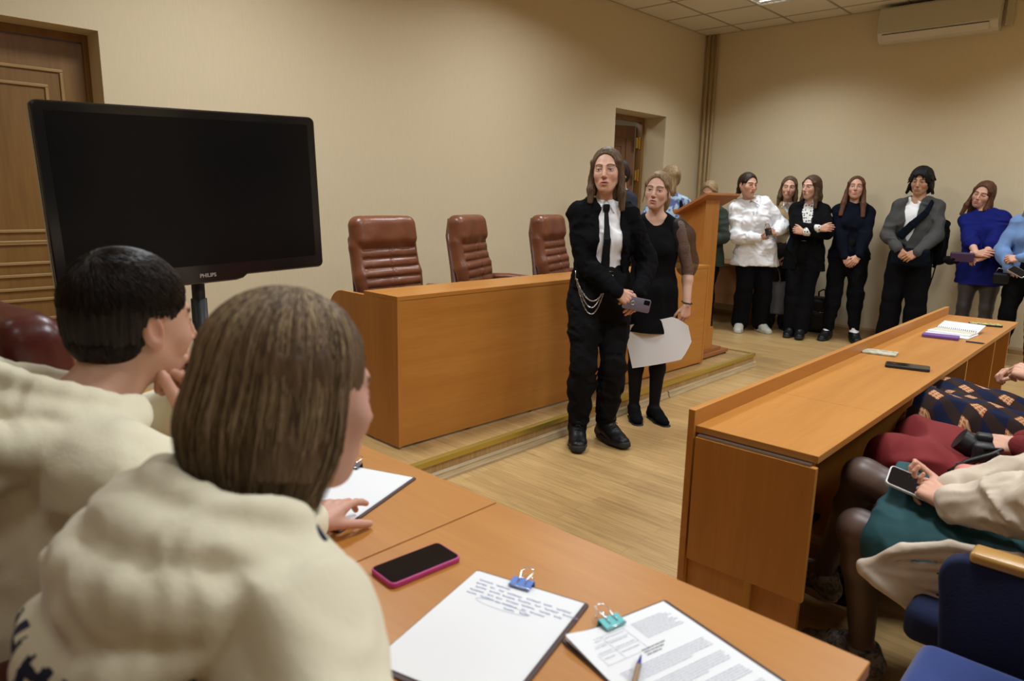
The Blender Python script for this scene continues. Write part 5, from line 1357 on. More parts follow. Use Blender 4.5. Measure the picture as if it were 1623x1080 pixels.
# 7 girl in a beige vest, half hidden
P = Person('girl in a beige knitted vest over a white collared shirt standing against the wall', (7.93, 3.24, 0), camang(7.93, 3.16)+4, H=1.69, head=(-4, 0, -3), h_head=0.003, face=dict(eye=0.0042, shadow=0.5), brow=(0.10, 0.06, 0.04))
P.arm(1, (0.12, 0.17, 0.78), (1, -1, -.1), (-0.35, 0.35, -0.9), (0.5, 0.7, 0), curl=40); P.arm(-1, (-0.04, 0.19, 0.80), (-1, -1, -.1), (0.25, 0.35, -0.9), (-0.5, 0.7, 0), curl=40)
for s in (1, -1): P.leg(s, (s*0.08, 0, 0.08))
P.body(hand_h=0.0035)
P.hair(longhair(0.19, front=[(1, -0.17, 0.085, 0.03), (-1, -0.17, 0.085, 0.03)]), BROWN, h=0.004)
top(P, 'shirt', mat('pale_blue_shirt', (0.52, 0.56, 0.62), rough=0.8, bump=(25, 0.3, 0.004)), off=0.012, hem=0.95, arm_off=0.018, cuff=0.01)
collar(P, M_SHIRT); top(P, 'knitted_vest', mat('beige_knit', (0.36, 0.25, 0.13), rough=0.95, bump=(60, 0.5, 0.004)), off=0.022, hem=0.98, sleeves=(-2, -2), openfn=lambda v, P=P: v.seg(P.nb+P.fwd*0.09, P.nb+P.fwd*0.12-P.up*0.10, 0.055, 0.012, op='s', k=0.005))
trousers(P, mat('dark_brown_cloth', (0.030, 0.018, 0.015), rough=0.9), off=0.016, hem=0.03, h=0.009, waist=0.09); shoes(P, M_BOOT, h=0.007)
W7 = P
t = empty('tote_bag', l2w(P, (0.075, 0.225, 0.20)), 'grey cloth tote bag hanging from the hands of the girl in the beige vest', 'bag', rz=P.rz)
M_TOTE = mat('grey_canvas', (0.075, 0.072, 0.075), rough=0.95, bump=(50, 0.3, 0.004))
v = Vox((-0.22, -0.07, -0.02), (0.22, 0.07, 0.45), 0.007); v.rbox((0, 0, 0.18), (0.155, 0.028, 0.18), 0.02); v.folds(0.010, 7, 2, (1, 1, 0.5)); vobj('bag_body', v, M_TOTE, t)
bm = nbm()
for y in (-0.022, 0.022): tube(bm, [(-0.07, y, 0.33), (-0.05, y*0.6, 0.46), (-0.005, 0, 0.545), (0.03, y*0.6, 0.46), (0.07, y, 0.33)], 0.008, 8)
obj('handle', bm, M_TOTE, t)

# 8 woman in a black suit with arms crossed
P = Person('woman in a black oversized suit and spotted blouse standing with her arms crossed', (7.66, 2.87, 0), camang(7.66, 2.87)-8, H=1.69, pelvis=(0.03, -0.06, None), chest=(0.0, -0.03, 0), head=(-30, 0, 0), h_head=0.003,
           face=dict(eye=0.0040, w=0.96), brow=(0.04, 0.02, 0.014), skin=(0.62, 0.37, 0.27))
W8 = P
P.arm(1, (-0.13, 0.20, 1.17), (1, 0.1, -0.8), (-0.95, 0.10, 0.12), (0, 0.95, 0.2), curl=25); P.arm(-1, (0.02, 0.215, 1.13), (-1, 0.1, -0.8), (0.92, 0.1, 0.22), (0, 0.95, 0.2), curl=45)
P.leg(1, (0.07, 0.04, 0.085), (0.1, 1, 0)); P.leg(-1, (-0.03, 0.10, 0.085), (-0.1, 1, 0))
P.body(hand_h=0.0032)
P.hair(longhair(0.20, 0.080, 0.092, front=[(1, -0.20, 0.085, 0.03), (-1, -0.20, 0.090, 0.03)], fw=0.067), MBR, h=0.0036)
M_POLKA = mat('white_polka_blouse', (0.74, 0.73, 0.70), rough=0.75)
N_, L_, b_, vo_ = dots(M_POLKA, 38, 0.3, 'p'); r_ = N_.new('ShaderNodeMapRange'); r_.inputs['From Min'].default_value = 0.30; r_.inputs['From Max'].default_value = 0.36
x_ = N_.new('ShaderNodeMix'); x_.data_type = 'RGBA'; x_.inputs['A'].default_value = (0.012, 0.012, 0.014, 1); x_.inputs['B'].default_value = (0.74, 0.73, 0.70, 1)
L_.new(vo_.outputs['Distance'], r_.inputs['Value']); L_.new(r_.outputs[0], x_.inputs['Factor']); L_.new(x_.outputs['Result'], b_.inputs['Base Color'])
top(P, 'blouse', M_POLKA, off=0.010, hem=P.pz+0.05, sleeves=(0.9, 0.9), arm_off=0.008, cuff=0.014, h=0.006, extra=lambda v: v.seg(P.nb-P.up*0.02, P.nb+P.up*0.03+P.fwd*0.01, 0.062, 0.058, k=0.01), neckcut=False)
top(P, 'blazer', M_COTBLK, off=0.030, hem=0.72, hemw=0.02, hemd=0.02, sleeves=(0.66, 0.60), arm_off=0.026, cuff=0.03, h=0.007, openfn=frontopen(P, [0.6, 0.95, 1.15, 1.3, 1.45, 1.6], [0.05, 0.05, 0.055, 0.06, 0.05, 0.06]), folds=(0.009, 10, 2))
trousers(P, M_COTBLK, off=0.022, hem=0.045, kneeoff=0.03, upto=0.97, waist=0.10, folds=(0.008, 8, 3, (1, 1, 0.4))); shoes(P, M_BOOT, h=0.006, off=0.014, sole=0.028)
bm = nbm(); c = P.pel+V3(0, 0.125, 0.10); tube(bm, [c+V3(a*0.022, 0.004, b*0.014) for a, b in ((-1, -1), (1, -1), (1, 1), (-1, 1))], 0.0028, 8, closed=True); obj('buckle', bm, M_CHROME, P.o)

# 9 girl in a navy sweatshirt
P = Person('girl with long auburn hair in a navy sweatshirt and black joggers, hands clasped', (7.82, 2.49, 0), camang(7.82, 2.49)+2, H=1.69, head=(-3, 10, -2), h_head=0.003, pelvis=(0, -0.06, None), chest=(0.0, -0.06, 0),
           face=dict(eye=0.0034, w=0.94, mouth=0.0012), brow=(0.03, 0.016, 0.01), lips=(0.50, 0.16, 0.13))
P.arm(1, (0.035, 0.15, 0.86), (1, -0.8, 0), (-0.45, 0.35, -0.8), (0.3, 0.9, 0.1), curl=30); P.arm(-1, (-0.085, 0.17, 0.89), (-1, -0.8, 0), (0.50, 0.35, -0.78), (-0.3, 0.9, 0.2), curl=(20, 24, 28, 32))
P.leg(1, (0.125, 0.06, 0.085), (0.35, 1, 0)); P.leg(-1, (-0.13, 0.08, 0.085), (-0.2, 1, 0))
P.body(hand_h=0.0032)
P.hair(longhair(0.20, 0.080, 0.088, front=[(1, -0.285, 0.098, 0.075), (-1, -0.285, 0.098, 0.075)], fw=0.066, frad=0.03), AUB, h=0.0036, zlo=-0.34)
M_NAVYS = mat('dark_navy_fleece', (0.0035, 0.005, 0.011), spec=0.1, rough=0.95, bump=(40, 0.3, 0.004))
top(P, 'sweatshirt', M_NAVYS, off=0.026, hem=0.86, hemw=0.012, hemd=0.012, arm_off=0.024, cuff=0.012, folds=(0.011, 9, 2), neckcut=True, lowcut=-0.004)
trousers(P, M_COTBLK, off=0.018, hem=0.018, kneeoff=0.022, upto=0.9, folds=(0.011, 10, 7)); 
for s in (1, -1): shoe(P, s, 'sock', M_SHIRT, M_SOLE, off=0.004, sole=0.01, high=0.06)
shoes(P, M_BOOT, off=0.014, sole=0.028, h=0.006, name='trainer')

# 10 young man in a grey jacket
P = Person('young man with shaggy black hair, grey jacket and white top', (7.84, 1.92, 0), camang(7.84, 1.92)-8, H=1.76, male=True, build=0.87, head=(-6, -6, -2), h_head=0.003, pelvis=(0, -0.04, None), chest=(0.0, -0.04, 0),
           face=dict(eye=0.0016, w=1.02, fat=0.001, shadow=0.25), skin=(0.47, 0.255, 0.155), brow=(0.012, 0.008, 0.007), lips=(0.36, 0.13, 0.11), eyecol=(0.02, 0.012, 0.01))
W10 = P
P.arm(1, (0.085, 0.20, 1.0), (1, -0.8, -.2), (-0.62, 0.35, -0.6), (0.3, 0.9, 0.25), curl=35); P.arm(-1, (-0.09, 0.21, 0.98), (-1, -0.8, -.2), (0.72, 0.4, -0.45), (-0.2, 0.9, 0.3), curl=35)
P.leg(1, (0.12, 0.04, 0.085)); P.leg(-1, (-0.12, 0.02, 0.085))
P.body(hand_h=0.0032)
def mullet(v, q):
    cap(v, q, 0.020); v.ell(V3(0, -0.045, -0.05)*q, V3(0.098, 0.06, 0.075)*q, k=0.03)
    faceclear(v, q, 0.060, 0.060, -0.20, d=0.066)
    rs = np.random.RandomState(3)
    for i in range(70):
        a = rs.uniform(-PI, PI); el = rs.uniform(-0.3, 1.2); r = V3(math.sin(a)*math.cos(el)*0.085, -math.cos(a)*math.cos(el)*0.092-0.015, 0.03+math.sin(el)*0.09)
        if r[1] > 0.04 and r[2] < 0.055: continue
        dirv = nrm(V3(r[0]*1.6, r[1]*1.2, rs.uniform(-0.12, 0.02)))
        v.seg(r*q, (r+dirv*0.026+V3(0, 0, -0.018))*q, 0.013*q, 0.003*q, k=0.006)
    for s in (1, -1):
        for i in range(5): v.seg(V3(s*0.078, -0.02+0.008*i, -0.03)*q, V3(s*(0.10+0.008*(i % 3)), -0.03+0.010*i, -0.105-0.008*(i % 2))*q, 0.016*q, 0.004*q, k=0.008)
    for i in range(6): v.seg(V3(-0.04+0.016*i, 0.06, 0.088)*q, V3(-0.055+0.02*i, 0.082, 0.052+0.006*(i % 2))*q, 0.012*q, 0.004*q, k=0.006)
P.hair(mullet, BLKH, h=0.0036, strand=0.002)
top(P, 'hooded_top', M_SHIRT, off=0.010, hem=0.95, sleeves=(-2, -2), extra=lambda v: v.chain(ring(P.nb+P.up*0.02, P.lat, P.fwd, P.up, 0.075, -130, 130, 11, tilt=0.02), [0.02]*11, k=0.01))
M_GRJ = mat('charcoal_grey_canvas', (0.050, 0.050, 0.048), rough=0.9, bump=(40, 0.3, 0.003))
top(P, 'jacket', M_GRJ, off=0.026, hem=0.93, hemw=0.012, arm_off=0.024, cuff=0.016, openfn=frontopen(P, [0.8, 1.05, 1.2, 1.35, 1.48, 1.7], [-0.02, 0.0, 0.045, 0.06, 0.065, 0.08], dx=0.03), folds=(0.010, 10, 5), h=0.007,
    extra=lambda v: [v.chain(ring(P.nb-P.up*0.005, P.lat, P.fwd, P.up, 0.095, -115, 115, 11, tilt=0.03), [0.016]*11, k=0.012)])
trousers(P, M_COTBLK, off=0.026, hem=0.055, kneeoff=0.040, upto=0.97, waist=0.05, folds=(0.010, 7, 2, (1, 1, 0.4))); shoes(P, M_BOOT, h=0.007, off=0.014, sole=0.025)
# crossbody bag and backpack
t = empty('crossbody_bag', l2w(P, (0, 0, 0.98)), 'black crossbody bag worn diagonally by the young man in the grey jacket', 'bag', rz=P.rz)
def bagfn(v):
    a = P.nb+P.lat*(-0.13)+P.fwd*0.05+P.up*0.0; pts = [a, P.ch+P.lat*-0.10+P.fwd*0.155+P.up*0.07, P.ch+P.lat*0.0+P.fwd*0.17-P.up*0.05, P.ch+P.lat*0.10+P.fwd*0.15-P.up*0.17]
    v.loft([(x-V3(0, 0, 0.98), 0.024+0.008*i, 0.010) for i, x in enumerate(pts)], k=0.01, lat=nrm(P.lat*0.5+P.up*0.8))
v = Vox((-0.3, -0.05, -0.15), (0.3, 0.35, 0.6), 0.007); bagfn(v); vobj('strap', v, M_NAVYS, t)
v = Vox((-0.3, 0.0, -0.25), (0.3, 0.4, 0.2), 0.007); v.rbox((-0.03, 0.185, -0.055), (0.165, 0.045, 0.085), 0.035); v.folds(0.008, 12, 3); vobj('bag_body', v, M_NAVYS, t)
t = empty('backpack', l2w(P, (-0.16, -0.16, 0.85)), 'dark backpack hanging behind the young man with a dangling strap', 'backpack', rz=P.rz)
v = Vox((-0.2, -0.12, -0.05), (0.2, 0.12, 0.5), 0.008); v.rbox((0, 0, 0.22), (0.13, 0.07, 0.22), 0.05); v.folds(0.008, 9, 2); vobj('bag_body', v, M_COTBLK, t)
bm = nbm(); tube(bm, [(-0.05, 0.07, 0.40), (-0.10, 0.12, 0.34), (-0.115, 0.16, 0.20), (-0.10, 0.15, 0.08), (-0.05, 0.10, -0.02)], 0.016, 8); tube(bm, [(-0.07, 0.12, 0.0), (-0.055, 0.12, -0.12), (-0.03, 0.13, -0.26)], 0.006, 6)
obj('shoulder_strap', bm, M_COTBLK, t)

# 11 woman in a royal blue dress
P = Person('woman in a royal blue dress leaning on the wall with her arms folded', (7.86, 1.31, 0), camang(7.86, 1.31)-6, H=1.64, build=1.13, head=(-12, -4, -14), h_head=0.003, pelvis=(0, -0.05, None), chest=(0.035, -0.08, 0),
           face=dict(eye=0.0008, w=1.02, fat=0.003, mouth=0.0008, shadow=0.45), brow=(0.07, 0.04, 0.03), lips=(0.42, 0.14, 0.13), headoff=(0.015, 0, 0))
W11 = P
P.arm(1, (0.03, 0.25, 1.00), (1, -0.2, -0.8), (-0.85, 0.2, 0.1), (0.1, 0.9, 0.4), curl=(14, 18, 22, 26)); P.arm(-1, (-0.03, 0.24, 0.96), (-1, -0.3, -0.8), (0.82, 0.3, -0.35), (0.1, 0.6, 0.8), curl=35)
P.leg(1, (0.10, 0.06, 0.075)); P.leg(-1, (-0.10, 0.06, 0.075))
P.body(hand_h=0.0032, bare_arms={1: 0.35, -1: 0.35})
P.hair(longhair(0.20, 0.084, 0.094, front=[(1, -0.21, 0.092, 0.06), (-1, -0.20, 0.085, 0.06)], fw=0.060, g=0.012, frad=0.028), AUB, h=0.0036)
M_BLUE = mat('royal_blue_knit', (0.005, 0.009, 0.115), rough=0.9, spec=0.15, bump=(60, 0.3, 0.003))
def bd(v):
    v.loft([(P.pel, 0.168*P.q*P.B+0.014, 0.115*P.q*P.B+0.014), (V3(P.pel[0], P.pel[1]+0.02, 0.50), 0.205, 0.14)], k=0.03, lat=P.plat); v.field(lambda X, Y, Z, D: np.maximum(D, 0.545-Z))
P.nohemcut = True
top(P, 'dress', M_BLUE, off=0.014, sleeves=(0.35, 0.35), arm_off=0.020, cuff=0.028, extra=bd, folds=(0.009, 9, 4, (1, 1, 1.4)), h=0.007)
def necks(v): v.chain(ring(P.nb+P.up*0.012+P.fwd*0.012, P.lat, P.fwd, P.up, 0.066, -178, 178, 15, tilt=0.014), [0.011]*15, k=0.003)
P.garment('collar', necks, M_COTBLK, h=0.005, pts=[P.nb], margin=0.14)
tights(P, M_TIGHT, h=0.007); shoes(P, M_BOOT, h=0.007, off=0.01, sole=0.02)
t = empty('clutch_bag', l2w(P, (0.13, 0.28, 0.965)), 'small purple and black clutch in the folded arms of the woman in the blue dress', 'bag', rz=P.rz)
v = Vox((-0.16, -0.06, -0.1), (0.16, 0.06, 0.1), 0.005); v.rbox((0, 0, 0), (0.095, 0.02, 0.045), 0.015); vobj('bag_body', v, mat('dark_purple_leather', (0.045, 0.018, 0.055), rough=0.35), t)
v = Vox((-0.2, -0.06, -0.12), (0.16, 0.06, 0.1), 0.005); v.ell((0.08, 0.0, -0.035), (0.07, 0.025, 0.04)); v.noise(0.008, 60, 3); vobj('fur_trim', v, M_COTBLK, t)

# 12 woman in a light blue blazer at the edge
P = Person('fair-haired woman in a light blue blazer at the edge of the line, holding a phone', (7.75, 0.92, 0), camang(7.75, 0.94)-14, H=1.62, head=(-14, -12, 0), h_head=0.004, h_body=0.010)
W12 = P
P.arm(1, (0.10, 0.25, 0.90), (1, -0.6, -.3), (-0.75, 0.5, -0.25), (0.2, 0.5, 0.8), curl=35); P.arm(-1, (0.02, 0.27, 0.99), (-1, -0.6, -.3), (0.88, 0.3, -0.1), (0.1, 0.85, 0.5), curl=40)
P.leg(1, (0.12, 0.04, 0.08)); P.leg(-1, (-0.12, 0.02, 0.08))
P.body(hand_h=0.0032)
P.hair(longhair(0.22, 0.084, 0.094, front=[(1, -0.30, 0.095, 0.085), (-1, -0.28, 0.095, 0.085)], fw=0.066, frad=0.032), FBL, h=0.004, zlo=-0.34)
top(P, 'blouse', M_POLKA, off=0.008, hem=P.pz, sleeves=(-2, -2))
top(P, 'blazer', mat('light_blue_cloth', (0.135, 0.24, 0.47), rough=0.85, bump=(40, 0.3, 0.003)), off=0.026, hem=0.82, arm_off=0.022, cuff=0.016, openfn=frontopen(P, [0.6, 0.95, 1.15, 1.3, 1.4, 1.6], [0.06, 0.05, 0.045, 0.05, 0.05, 0.06]), folds=(0.010, 9, 6))
trousers(P, M_COTBLK, off=0.014, hem=0.02); shoes(P, M_BOOT, h=0.008)
phone('phone', 'pale silver phone in the hands of the woman in the light blue blazer', l2w(P, (0.0, 0.34, 0.875)), axes(l2w(P, (0.5, 0.5, -0.4))-l2w(P, (0, 0, 0)), l2w(P, (-0.8, 0.3, -0.35))-l2w(P, (0, 0, 0))), mat('silver_phone', (0.5, 0.5, 0.52), rough=0.25, metal=0.5))
t = empty('handbag', l2w(P, (0.150, 0.22, 0.80)), 'small black handbag at the hip of the woman in the light blue blazer', 'bag', rz=P.rz)
v = Vox((-0.12, -0.06, -0.1), (0.12, 0.06, 0.13), 0.006); v.rbox((0, 0, 0), (0.065, 0.03, 0.05), 0.02); vobj('bag_body', v, M_BOOT, t)
bm = nbm(); tube(bm, [(-0.05, 0, 0.045), (-0.03, 0, 0.08), (0.03, 0, 0.09), (0.05, 0, 0.045)], 0.003, 6); obj('handle', bm, M_CHROME, t)

# black backpack on the floor by the wall
t = empty('backpack', (8.08, 2.80, 0), 'black backpack standing on the floor against the wall beside the auburn-haired girl', 'backpack', rz=R_(-75))
v = Vox((-0.2, -0.16, -0.02), (0.2, 0.16, 0.5), 0.007); v.rbox((0, 0, 0.2), (0.15, 0.085, 0.20), 0.06); v.rbox((0, -0.08, 0.13), (0.115, 0.04, 0.11), 0.03, k=0.008); v.noise(0.006, 9, 2); vobj('bag_body', v, M_BOOT, t)
bm = nbm(); tube(bm, [(-0.04, 0.03, 0.38), (-0.045, 0.03, 0.45), (0, 0.03, 0.48), (0.045, 0.03, 0.45), (0.04, 0.03, 0.38)], 0.009, 8); obj('handle', bm, M_BOOT, t)
bm = nbm(); box(bm, 0.06, 0.068, -0.127, -0.12, 0.17, 0.22); tube(bm, [(-0.1, -0.12, 0.24), (0.1, -0.12, 0.24)], 0.003, 6); obj('zip', bm, M_CHROME, t)
# ================================================================ PEOPLE SEATED NEAR THE CAMERA
M_HOOD = mat('cream_fleece', (0.80, 0.75, 0.57), rough=0.95, spec=0.15, sheen=0.25, bump=(130, 0.35, 0.0018))
M_NAVYP = mat('navy_print', (0.010, 0.014, 0.045), rough=0.8)
def hoodie(p, sag=1.0, folds=None, h=0.006, hoodfn=None, extra=None, band=True):
    def fn(v):
        p.torso(v, 0.018, bust=False, boxy=0.035, k=0.04)
        v.loft([(p.waist, 0.155*p.q, 0.118*p.q), (p.pel-V3(0, 0, 0.02), 0.16*p.q, 0.12*p.q)], k=0.03, lat=p.plat)
        for s in (1, -1): p.armv(v, s, 0.034, upto=0.93, cuff=0.008, k=0.03)
        v.folds(*(folds or (0.012, 8, 3, (1, 1, 1))))
        if extra: extra(v)
        hoodfn(v)
        v.folds(0.003, 20, 9)
        # neck opening
        v.seg(p.nb+p.up*0.03+p.fwd*0.02, lerp(p.nb, p.hd, 0.9)+p.up*0.05, 0.064*p.q, 0.085*p.q, k=0.012, op='s')
    return p.garment('hoodie', fn, M_HOOD, h=h, pts=[p.pel, p.nb, p.sh[1], p.sh[-1]]+list(p.arms[1])+list(p.arms[-1]), margin=0.27)
def strands(p, roots, m, r=0.0006, name='hair_strand'):
    """many fine three-sided strands; roots: list of point lists in head-local units"""
    P = np.array(roots)*p.hq; n, k, _ = P.shape
    W = P @ p.hR.T + p.hd
    T = np.gradient(W, axis=1); T /= np.linalg.norm(T, axis=2, keepdims=True)+1e-9
    U = np.cross(T, np.array([0.3, 0.4, 0.86])); U /= np.linalg.norm(U, axis=2, keepdims=True)+1e-9; B = np.cross(T, U)
    rad = r*np.linspace(1.1, 0.45, k)[None, :, None]
    V = np.stack([W+rad*(U*math.cos(a)+B*math.sin(a)) for a in (0, 2.094, 4.189)], 2).reshape(-1, 3)
    idx = np.arange(n*k*3).reshape(n, k, 3); F = []
    for a in range(3): b = (a+1) % 3; F.append(np.stack([idx[:, :-1, a], idx[:, :-1, b], idx[:, 1:, b], idx[:, 1:, a]], -1).reshape(-1, 4))
    o = link(name, mesh_of(name, V, np.concatenate(F)), m, p.o); o['kind'] = 'stuff'; return o

# ---- woman in a cream hoodie, nearest the camera
hx, hy, hz = 0.408, 0.728, 1.194
P = Person('woman with a blond-brown bob in a cream hoodie leaning on the table nearest the camera', (0.245, 0.712, 0.0), -3, H=1.66, build=1.0, pelvis=(0, 0, 0.575), chest=(0.0, 0.045, 0.0), twist=0, head=(1, -12, -4), headoff=(0.0, 0.045, -0.012), h_head=0.0022,
           face=dict(w=1.03, fat=0.006, eye=0.0030), skin=(0.60, 0.35, 0.27), lips=(0.45, 0.15, 0.14), brow=(0.08, 0.05, 0.03))
FW = P
d_ = P.w2l((hx, hy, hz))-P.hd; P.hd = P.hd+d_*1.0; P.hq = 0.985
P.arm(1, (0.40, 0.47, 0.70), (-0.5, -1, -0.2), (0.9, 0.45, 0), (0, 0, 1), world=True, curl=25)
P.arm(-1, (0.672, 1.150, 0.785), (-0.3, 1, -0.6), (0.88, 0.42, 0.10), (-0.25, -0.10, 1), world=True, curl=(14, 24, 34, 42), tcurl=10, spread=7)
for s in (1, -1): P.leg(s, (s*0.12, 0.38, 0.09), (0, 1, 0), hint=(0, 0.6, 1))
P.body(chestlo=-0.16, hand_h=0.0022)
def bobshape(th, z):
    """horizontal radius of the bob: th=0 at the back, in head units"""
    c, s_ = math.cos(th), abs(math.sin(th))
    rx, ry = 0.080, 0.102
    if z > 0.03: t = min(1, (z-0.03)/0.092); f_ = math.sqrt(max(0, 1-t*t))
    else: t = (0.03-z)/0.14; f_ = 1+0.10*math.sin(min(t, 1)*PI*0.75)-0.12*max(0, t-0.5)
    r = 1/math.sqrt((math.sin(th)/rx)**2+(math.cos(th)/ry)**2)
    return r*f_
def bob(v, q):
    v.ell(V3(0, -0.016, 0.030)*q, V3(0.078, 0.099, 0.090)*q, k=0)
    v.loft([(V3(0, -0.022, 0.02)*q, 0.077*q, 0.086*q), (V3(0, -0.028, -0.06)*q, 0.082*q, 0.084*q), (V3(0, -0.030, -0.085)*q, 0.074*q, 0.072*q)], k=0.02, lat=V3(1, 0, 0))
    v.field(lambda X, Y, Z, D: np.maximum(D, (-0.094*q+0.25*np.maximum(Y+0.02*q, 0)*0)-Z))
    faceclear(v, q, 0.074, 0.075, -0.25, d=0.062, y=0.108)
P.hair(bob, hairmat('mouse_brown_hair', (0.075, 0.046, 0.026), (0.15, 0.095, 0.055)), h=0.0035, zlo=-0.20, strand=0.0022, fr=55)
rs = np.random.RandomState(11); roots = []
while len(roots) < 5200:
    th = rs.uniform(-2.05, 2.05); z1 = -0.094+0.007*rs.randn()-0.034*max(0, abs(th)-0.6)/1.4; dep = rs.uniform(-0.004, 0.0035); pts = []
    th0 = th*rs.uniform(0.85, 1.15)+rs.randn()*0.06; wob = rs.randn()*0.05; ph = rs.uniform(0, 6)
    ztop = 0.1215-abs(rs.randn())*0.012
    cl = math.sin(th*23)*0.0022
    for i in range(15):
        t = i/14.0; z = ztop+(z1-ztop)*(t**1.05 if t > 0 else 0); tt = th0+(th-th0)*t+wob*math.sin(t*3+ph)*t
        r = bobshape(tt, z)+dep+cl*t+0.004*max(0, t-0.8)*rs.randn()
        if t > 0.75: r -= (t-0.75)*0.05
        x, y = r*math.sin(tt), -0.016-r*math.cos(tt)-0.008*max(0, -z)/0.15
        pts.append((x*0.96, y, z))
    if pts[8][1] > 0.024: continue
    roots.append(pts)
k1 = int(len(roots)*0.48); k2 = int(len(roots)*0.85)
strands(P, roots[:k1], hairmat('mouse_brown_strands', (0.13, 0.082, 0.046), (0.21, 0.14, 0.08), 0.45)); strands(P, roots[k1:k2], hairmat('blond_highlight_strands', (0.34, 0.24, 0.13), (0.46, 0.34, 0.20), 0.4)); strands(P, roots[k2:], hairmat('dark_root_strands', (0.05, 0.03, 0.018), (0.09, 0.055, 0.032), 0.4))
def hoodF(v):
    p = P; a = p.up; f = p.fwd; l = p.lat; c = p.nb
    v.chain(ring(c+a*0.040+f*0.012, l, f, a, 0.088, -150, 100, 17, tilt=0.016), [0.020]*17, k=0.012)
    v.chain(ring(c+a*0.010-f*0.000, l, f, a, 0.108, -140, 96, 15, tilt=0.018), [0.027]*15, k=0.014)
    v.chain(ring(c-a*0.020-f*0.010, l, f, a, 0.128, -98, 98, 13, tilt=0.004), [0.030]*13, k=0.014)
    # the pouch sags to the left of the back
    v.chain([c-f*0.065-l*0.10-a*0.035, c-f*0.11-l*0.05-a*0.075, c-f*0.11+l*0.03-a*0.065, c-f*0.07+l*0.09-a*0.04], [0.034, 0.044, 0.040, 0.030], k=0.04)
    v.chain([c-f*0.03-l*0.115+a*0.005, c-f*0.08-l*0.11-a*0.02, c-f*0.115-l*0.06-a*0.045], [0.024, 0.028, 0.030], k=0.02)
    v.chain([c+l*0.125+f*0.045-a*0.010, c+l*0.135-f*0.04-a*0.040, c+l*0.085-f*0.130-a*0.085, c-l*0.01-f*0.168-a*0.112, c-l*0.09-f*0.150-a*0.105, c-l*0.145-f*0.08-a*0.075, c-l*0.155-f*0.00-a*0.03], [0.014, 0.021, 0.026, 0.028, 0.028, 0.024, 0.018], k=0.006)
    v.chain([c+l*0.100+f*0.03+a*0.024, c+l*0.112-f*0.06+a*0.000, c+l*0.03-f*0.148-a*0.038, c-l*0.08-f*0.140-a*0.036, c-l*0.145-f*0.05-a*0.004], [0.014, 0.018, 0.021, 0.021, 0.016], k=0.006)
hd_ = hoodie(P, hoodfn=hoodF, h=0.0055, folds=(0.013, 7.5, 3))
# print on the back: dark lettering blocks
hd_.data.materials.append(M_NAVYP)
def backprint(o, p, test):
    me = o.data; n = len(me.polygons); c = np.empty(n*3, f32); me.polygons.foreach_get('center', c); c = c.reshape(-1, 3); nn = np.empty(n*3, f32); me.polygons.foreach_get('normal', nn); nn = nn.reshape(-1, 3)
    u = (c-p.ch) @ p.lat; v_ = (c-p.ch) @ p.up; b = (nn @ p.fwd) < 0
    m = test(u, v_) & b; mi = np.zeros(n, np.int32); mi[m] = 1; me.polygons.foreach_set('material_index', mi)
backprint(hd_, P, lambda u, v_: (v_ < 0.105) & (v_ > 0.025) & (np.abs(u) < 0.15) & ((np.mod(u*32, 1) < 0.42) | ((np.mod(v_*34, 1) < 0.33) & (np.mod(u*32, 2) < 1))))
bm = nbm()
a = P.nb+P.lat*0.080+P.fwd*0.035+P.up*0.036; tube(bm, [a, a+P.fwd*0.006-P.up*0.008+P.lat*0.015, a+P.fwd*0.012-P.up*0.020+P.lat*0.028], 0.009, 8); obj('neck_tape', bm, M_NAVYP, P.o)
bm = nbm(); ball(bm, P.hd+P.hR @ (V3(0.076, -0.008, -0.048)*P.hq), 0.0045); obj('earring', bm, mat('pearl', (0.8, 0.78, 0.72), rough=0.2), P.o)
trousers(P, M_COTBLK2, h=0.012)

# ---- man in a cream hoodie beside her
hx, hy, hz = 0.440, 1.33, 1.193
P = Person('dark-haired man in a cream hoodie resting his chin on his hands at the jury table', (0.24, 1.29, 0.0), 4, H=1.72, male=True, pelvis=(0, 0, 0.55), chest=(0.0, 0.045, 0.0), head=(5, -4, 2), h_head=0.0024,
           face=dict(eye=0.0030, w=1.0), skin=(0.56, 0.32, 0.225), brow=(0.025, 0.015, 0.012), lips=(0.42, 0.17, 0.14), eyecol=(0.06, 0.05, 0.04))
FM = P
P.hd = P.w2l((hx, hy, hz)); P.hq = 1.03
P.arm(1, (0.510, 1.265, 0.99), (0.9, -0.3, -0.9), (0.10, 0.35, 0.9), (0.75, -0.6, 0.1), world=True, curl=(62, 66, 70, 74), tcurl=30, thumb=(0.5, 0.8, -0.2))
P.arm(-1, (0.540, 1.37, 1.02), (0.9, 0.8, -0.7), (0.0, -0.5, 0.86), (0.85, 0.45, 0.2), world=True, curl=(60, 62, 66, 70), tcurl=30)
for s in (1, -1): P.leg(s, (s*0.12, 0.38, 0.09), (0, 1, 0), hint=(0, 0.6, 1))
P.body(chestlo=-0.16, hand_h=0.0024)
def shortcut(v, q):
    v.ell(V3(0, -0.020, 0.036)*q, V3(0.080, 0.097, 0.086)*q, k=0)
    v.ell(V3(0, -0.048, -0.012)*q, V3(0.069, 0.062, 0.062)*q, k=0.03*q)
    v.ell(V3(0, 0.125, 0.0)*q, V3(0.080, 0.070, 0.074)*q, k=0.008*q, op='s')
    v.ell(V3(0, 0.06, -0.06)*q, V3(0.12, 0.055, 0.062)*q, k=0.008*q, op='s')
    for s in (-1, 1): v.ell(V3(s*0.082, -0.004, -0.012)*q, V3(0.022, 0.022, 0.036)*q, k=0.006*q, op='s')
P.hair(shortcut, hairmat('near_black_hair', (0.008, 0.006, 0.005), (0.024, 0.015, 0.011)), h=0.0032, strand=0.003, fr=38)
rs = np.random.RandomState(5); roots = []
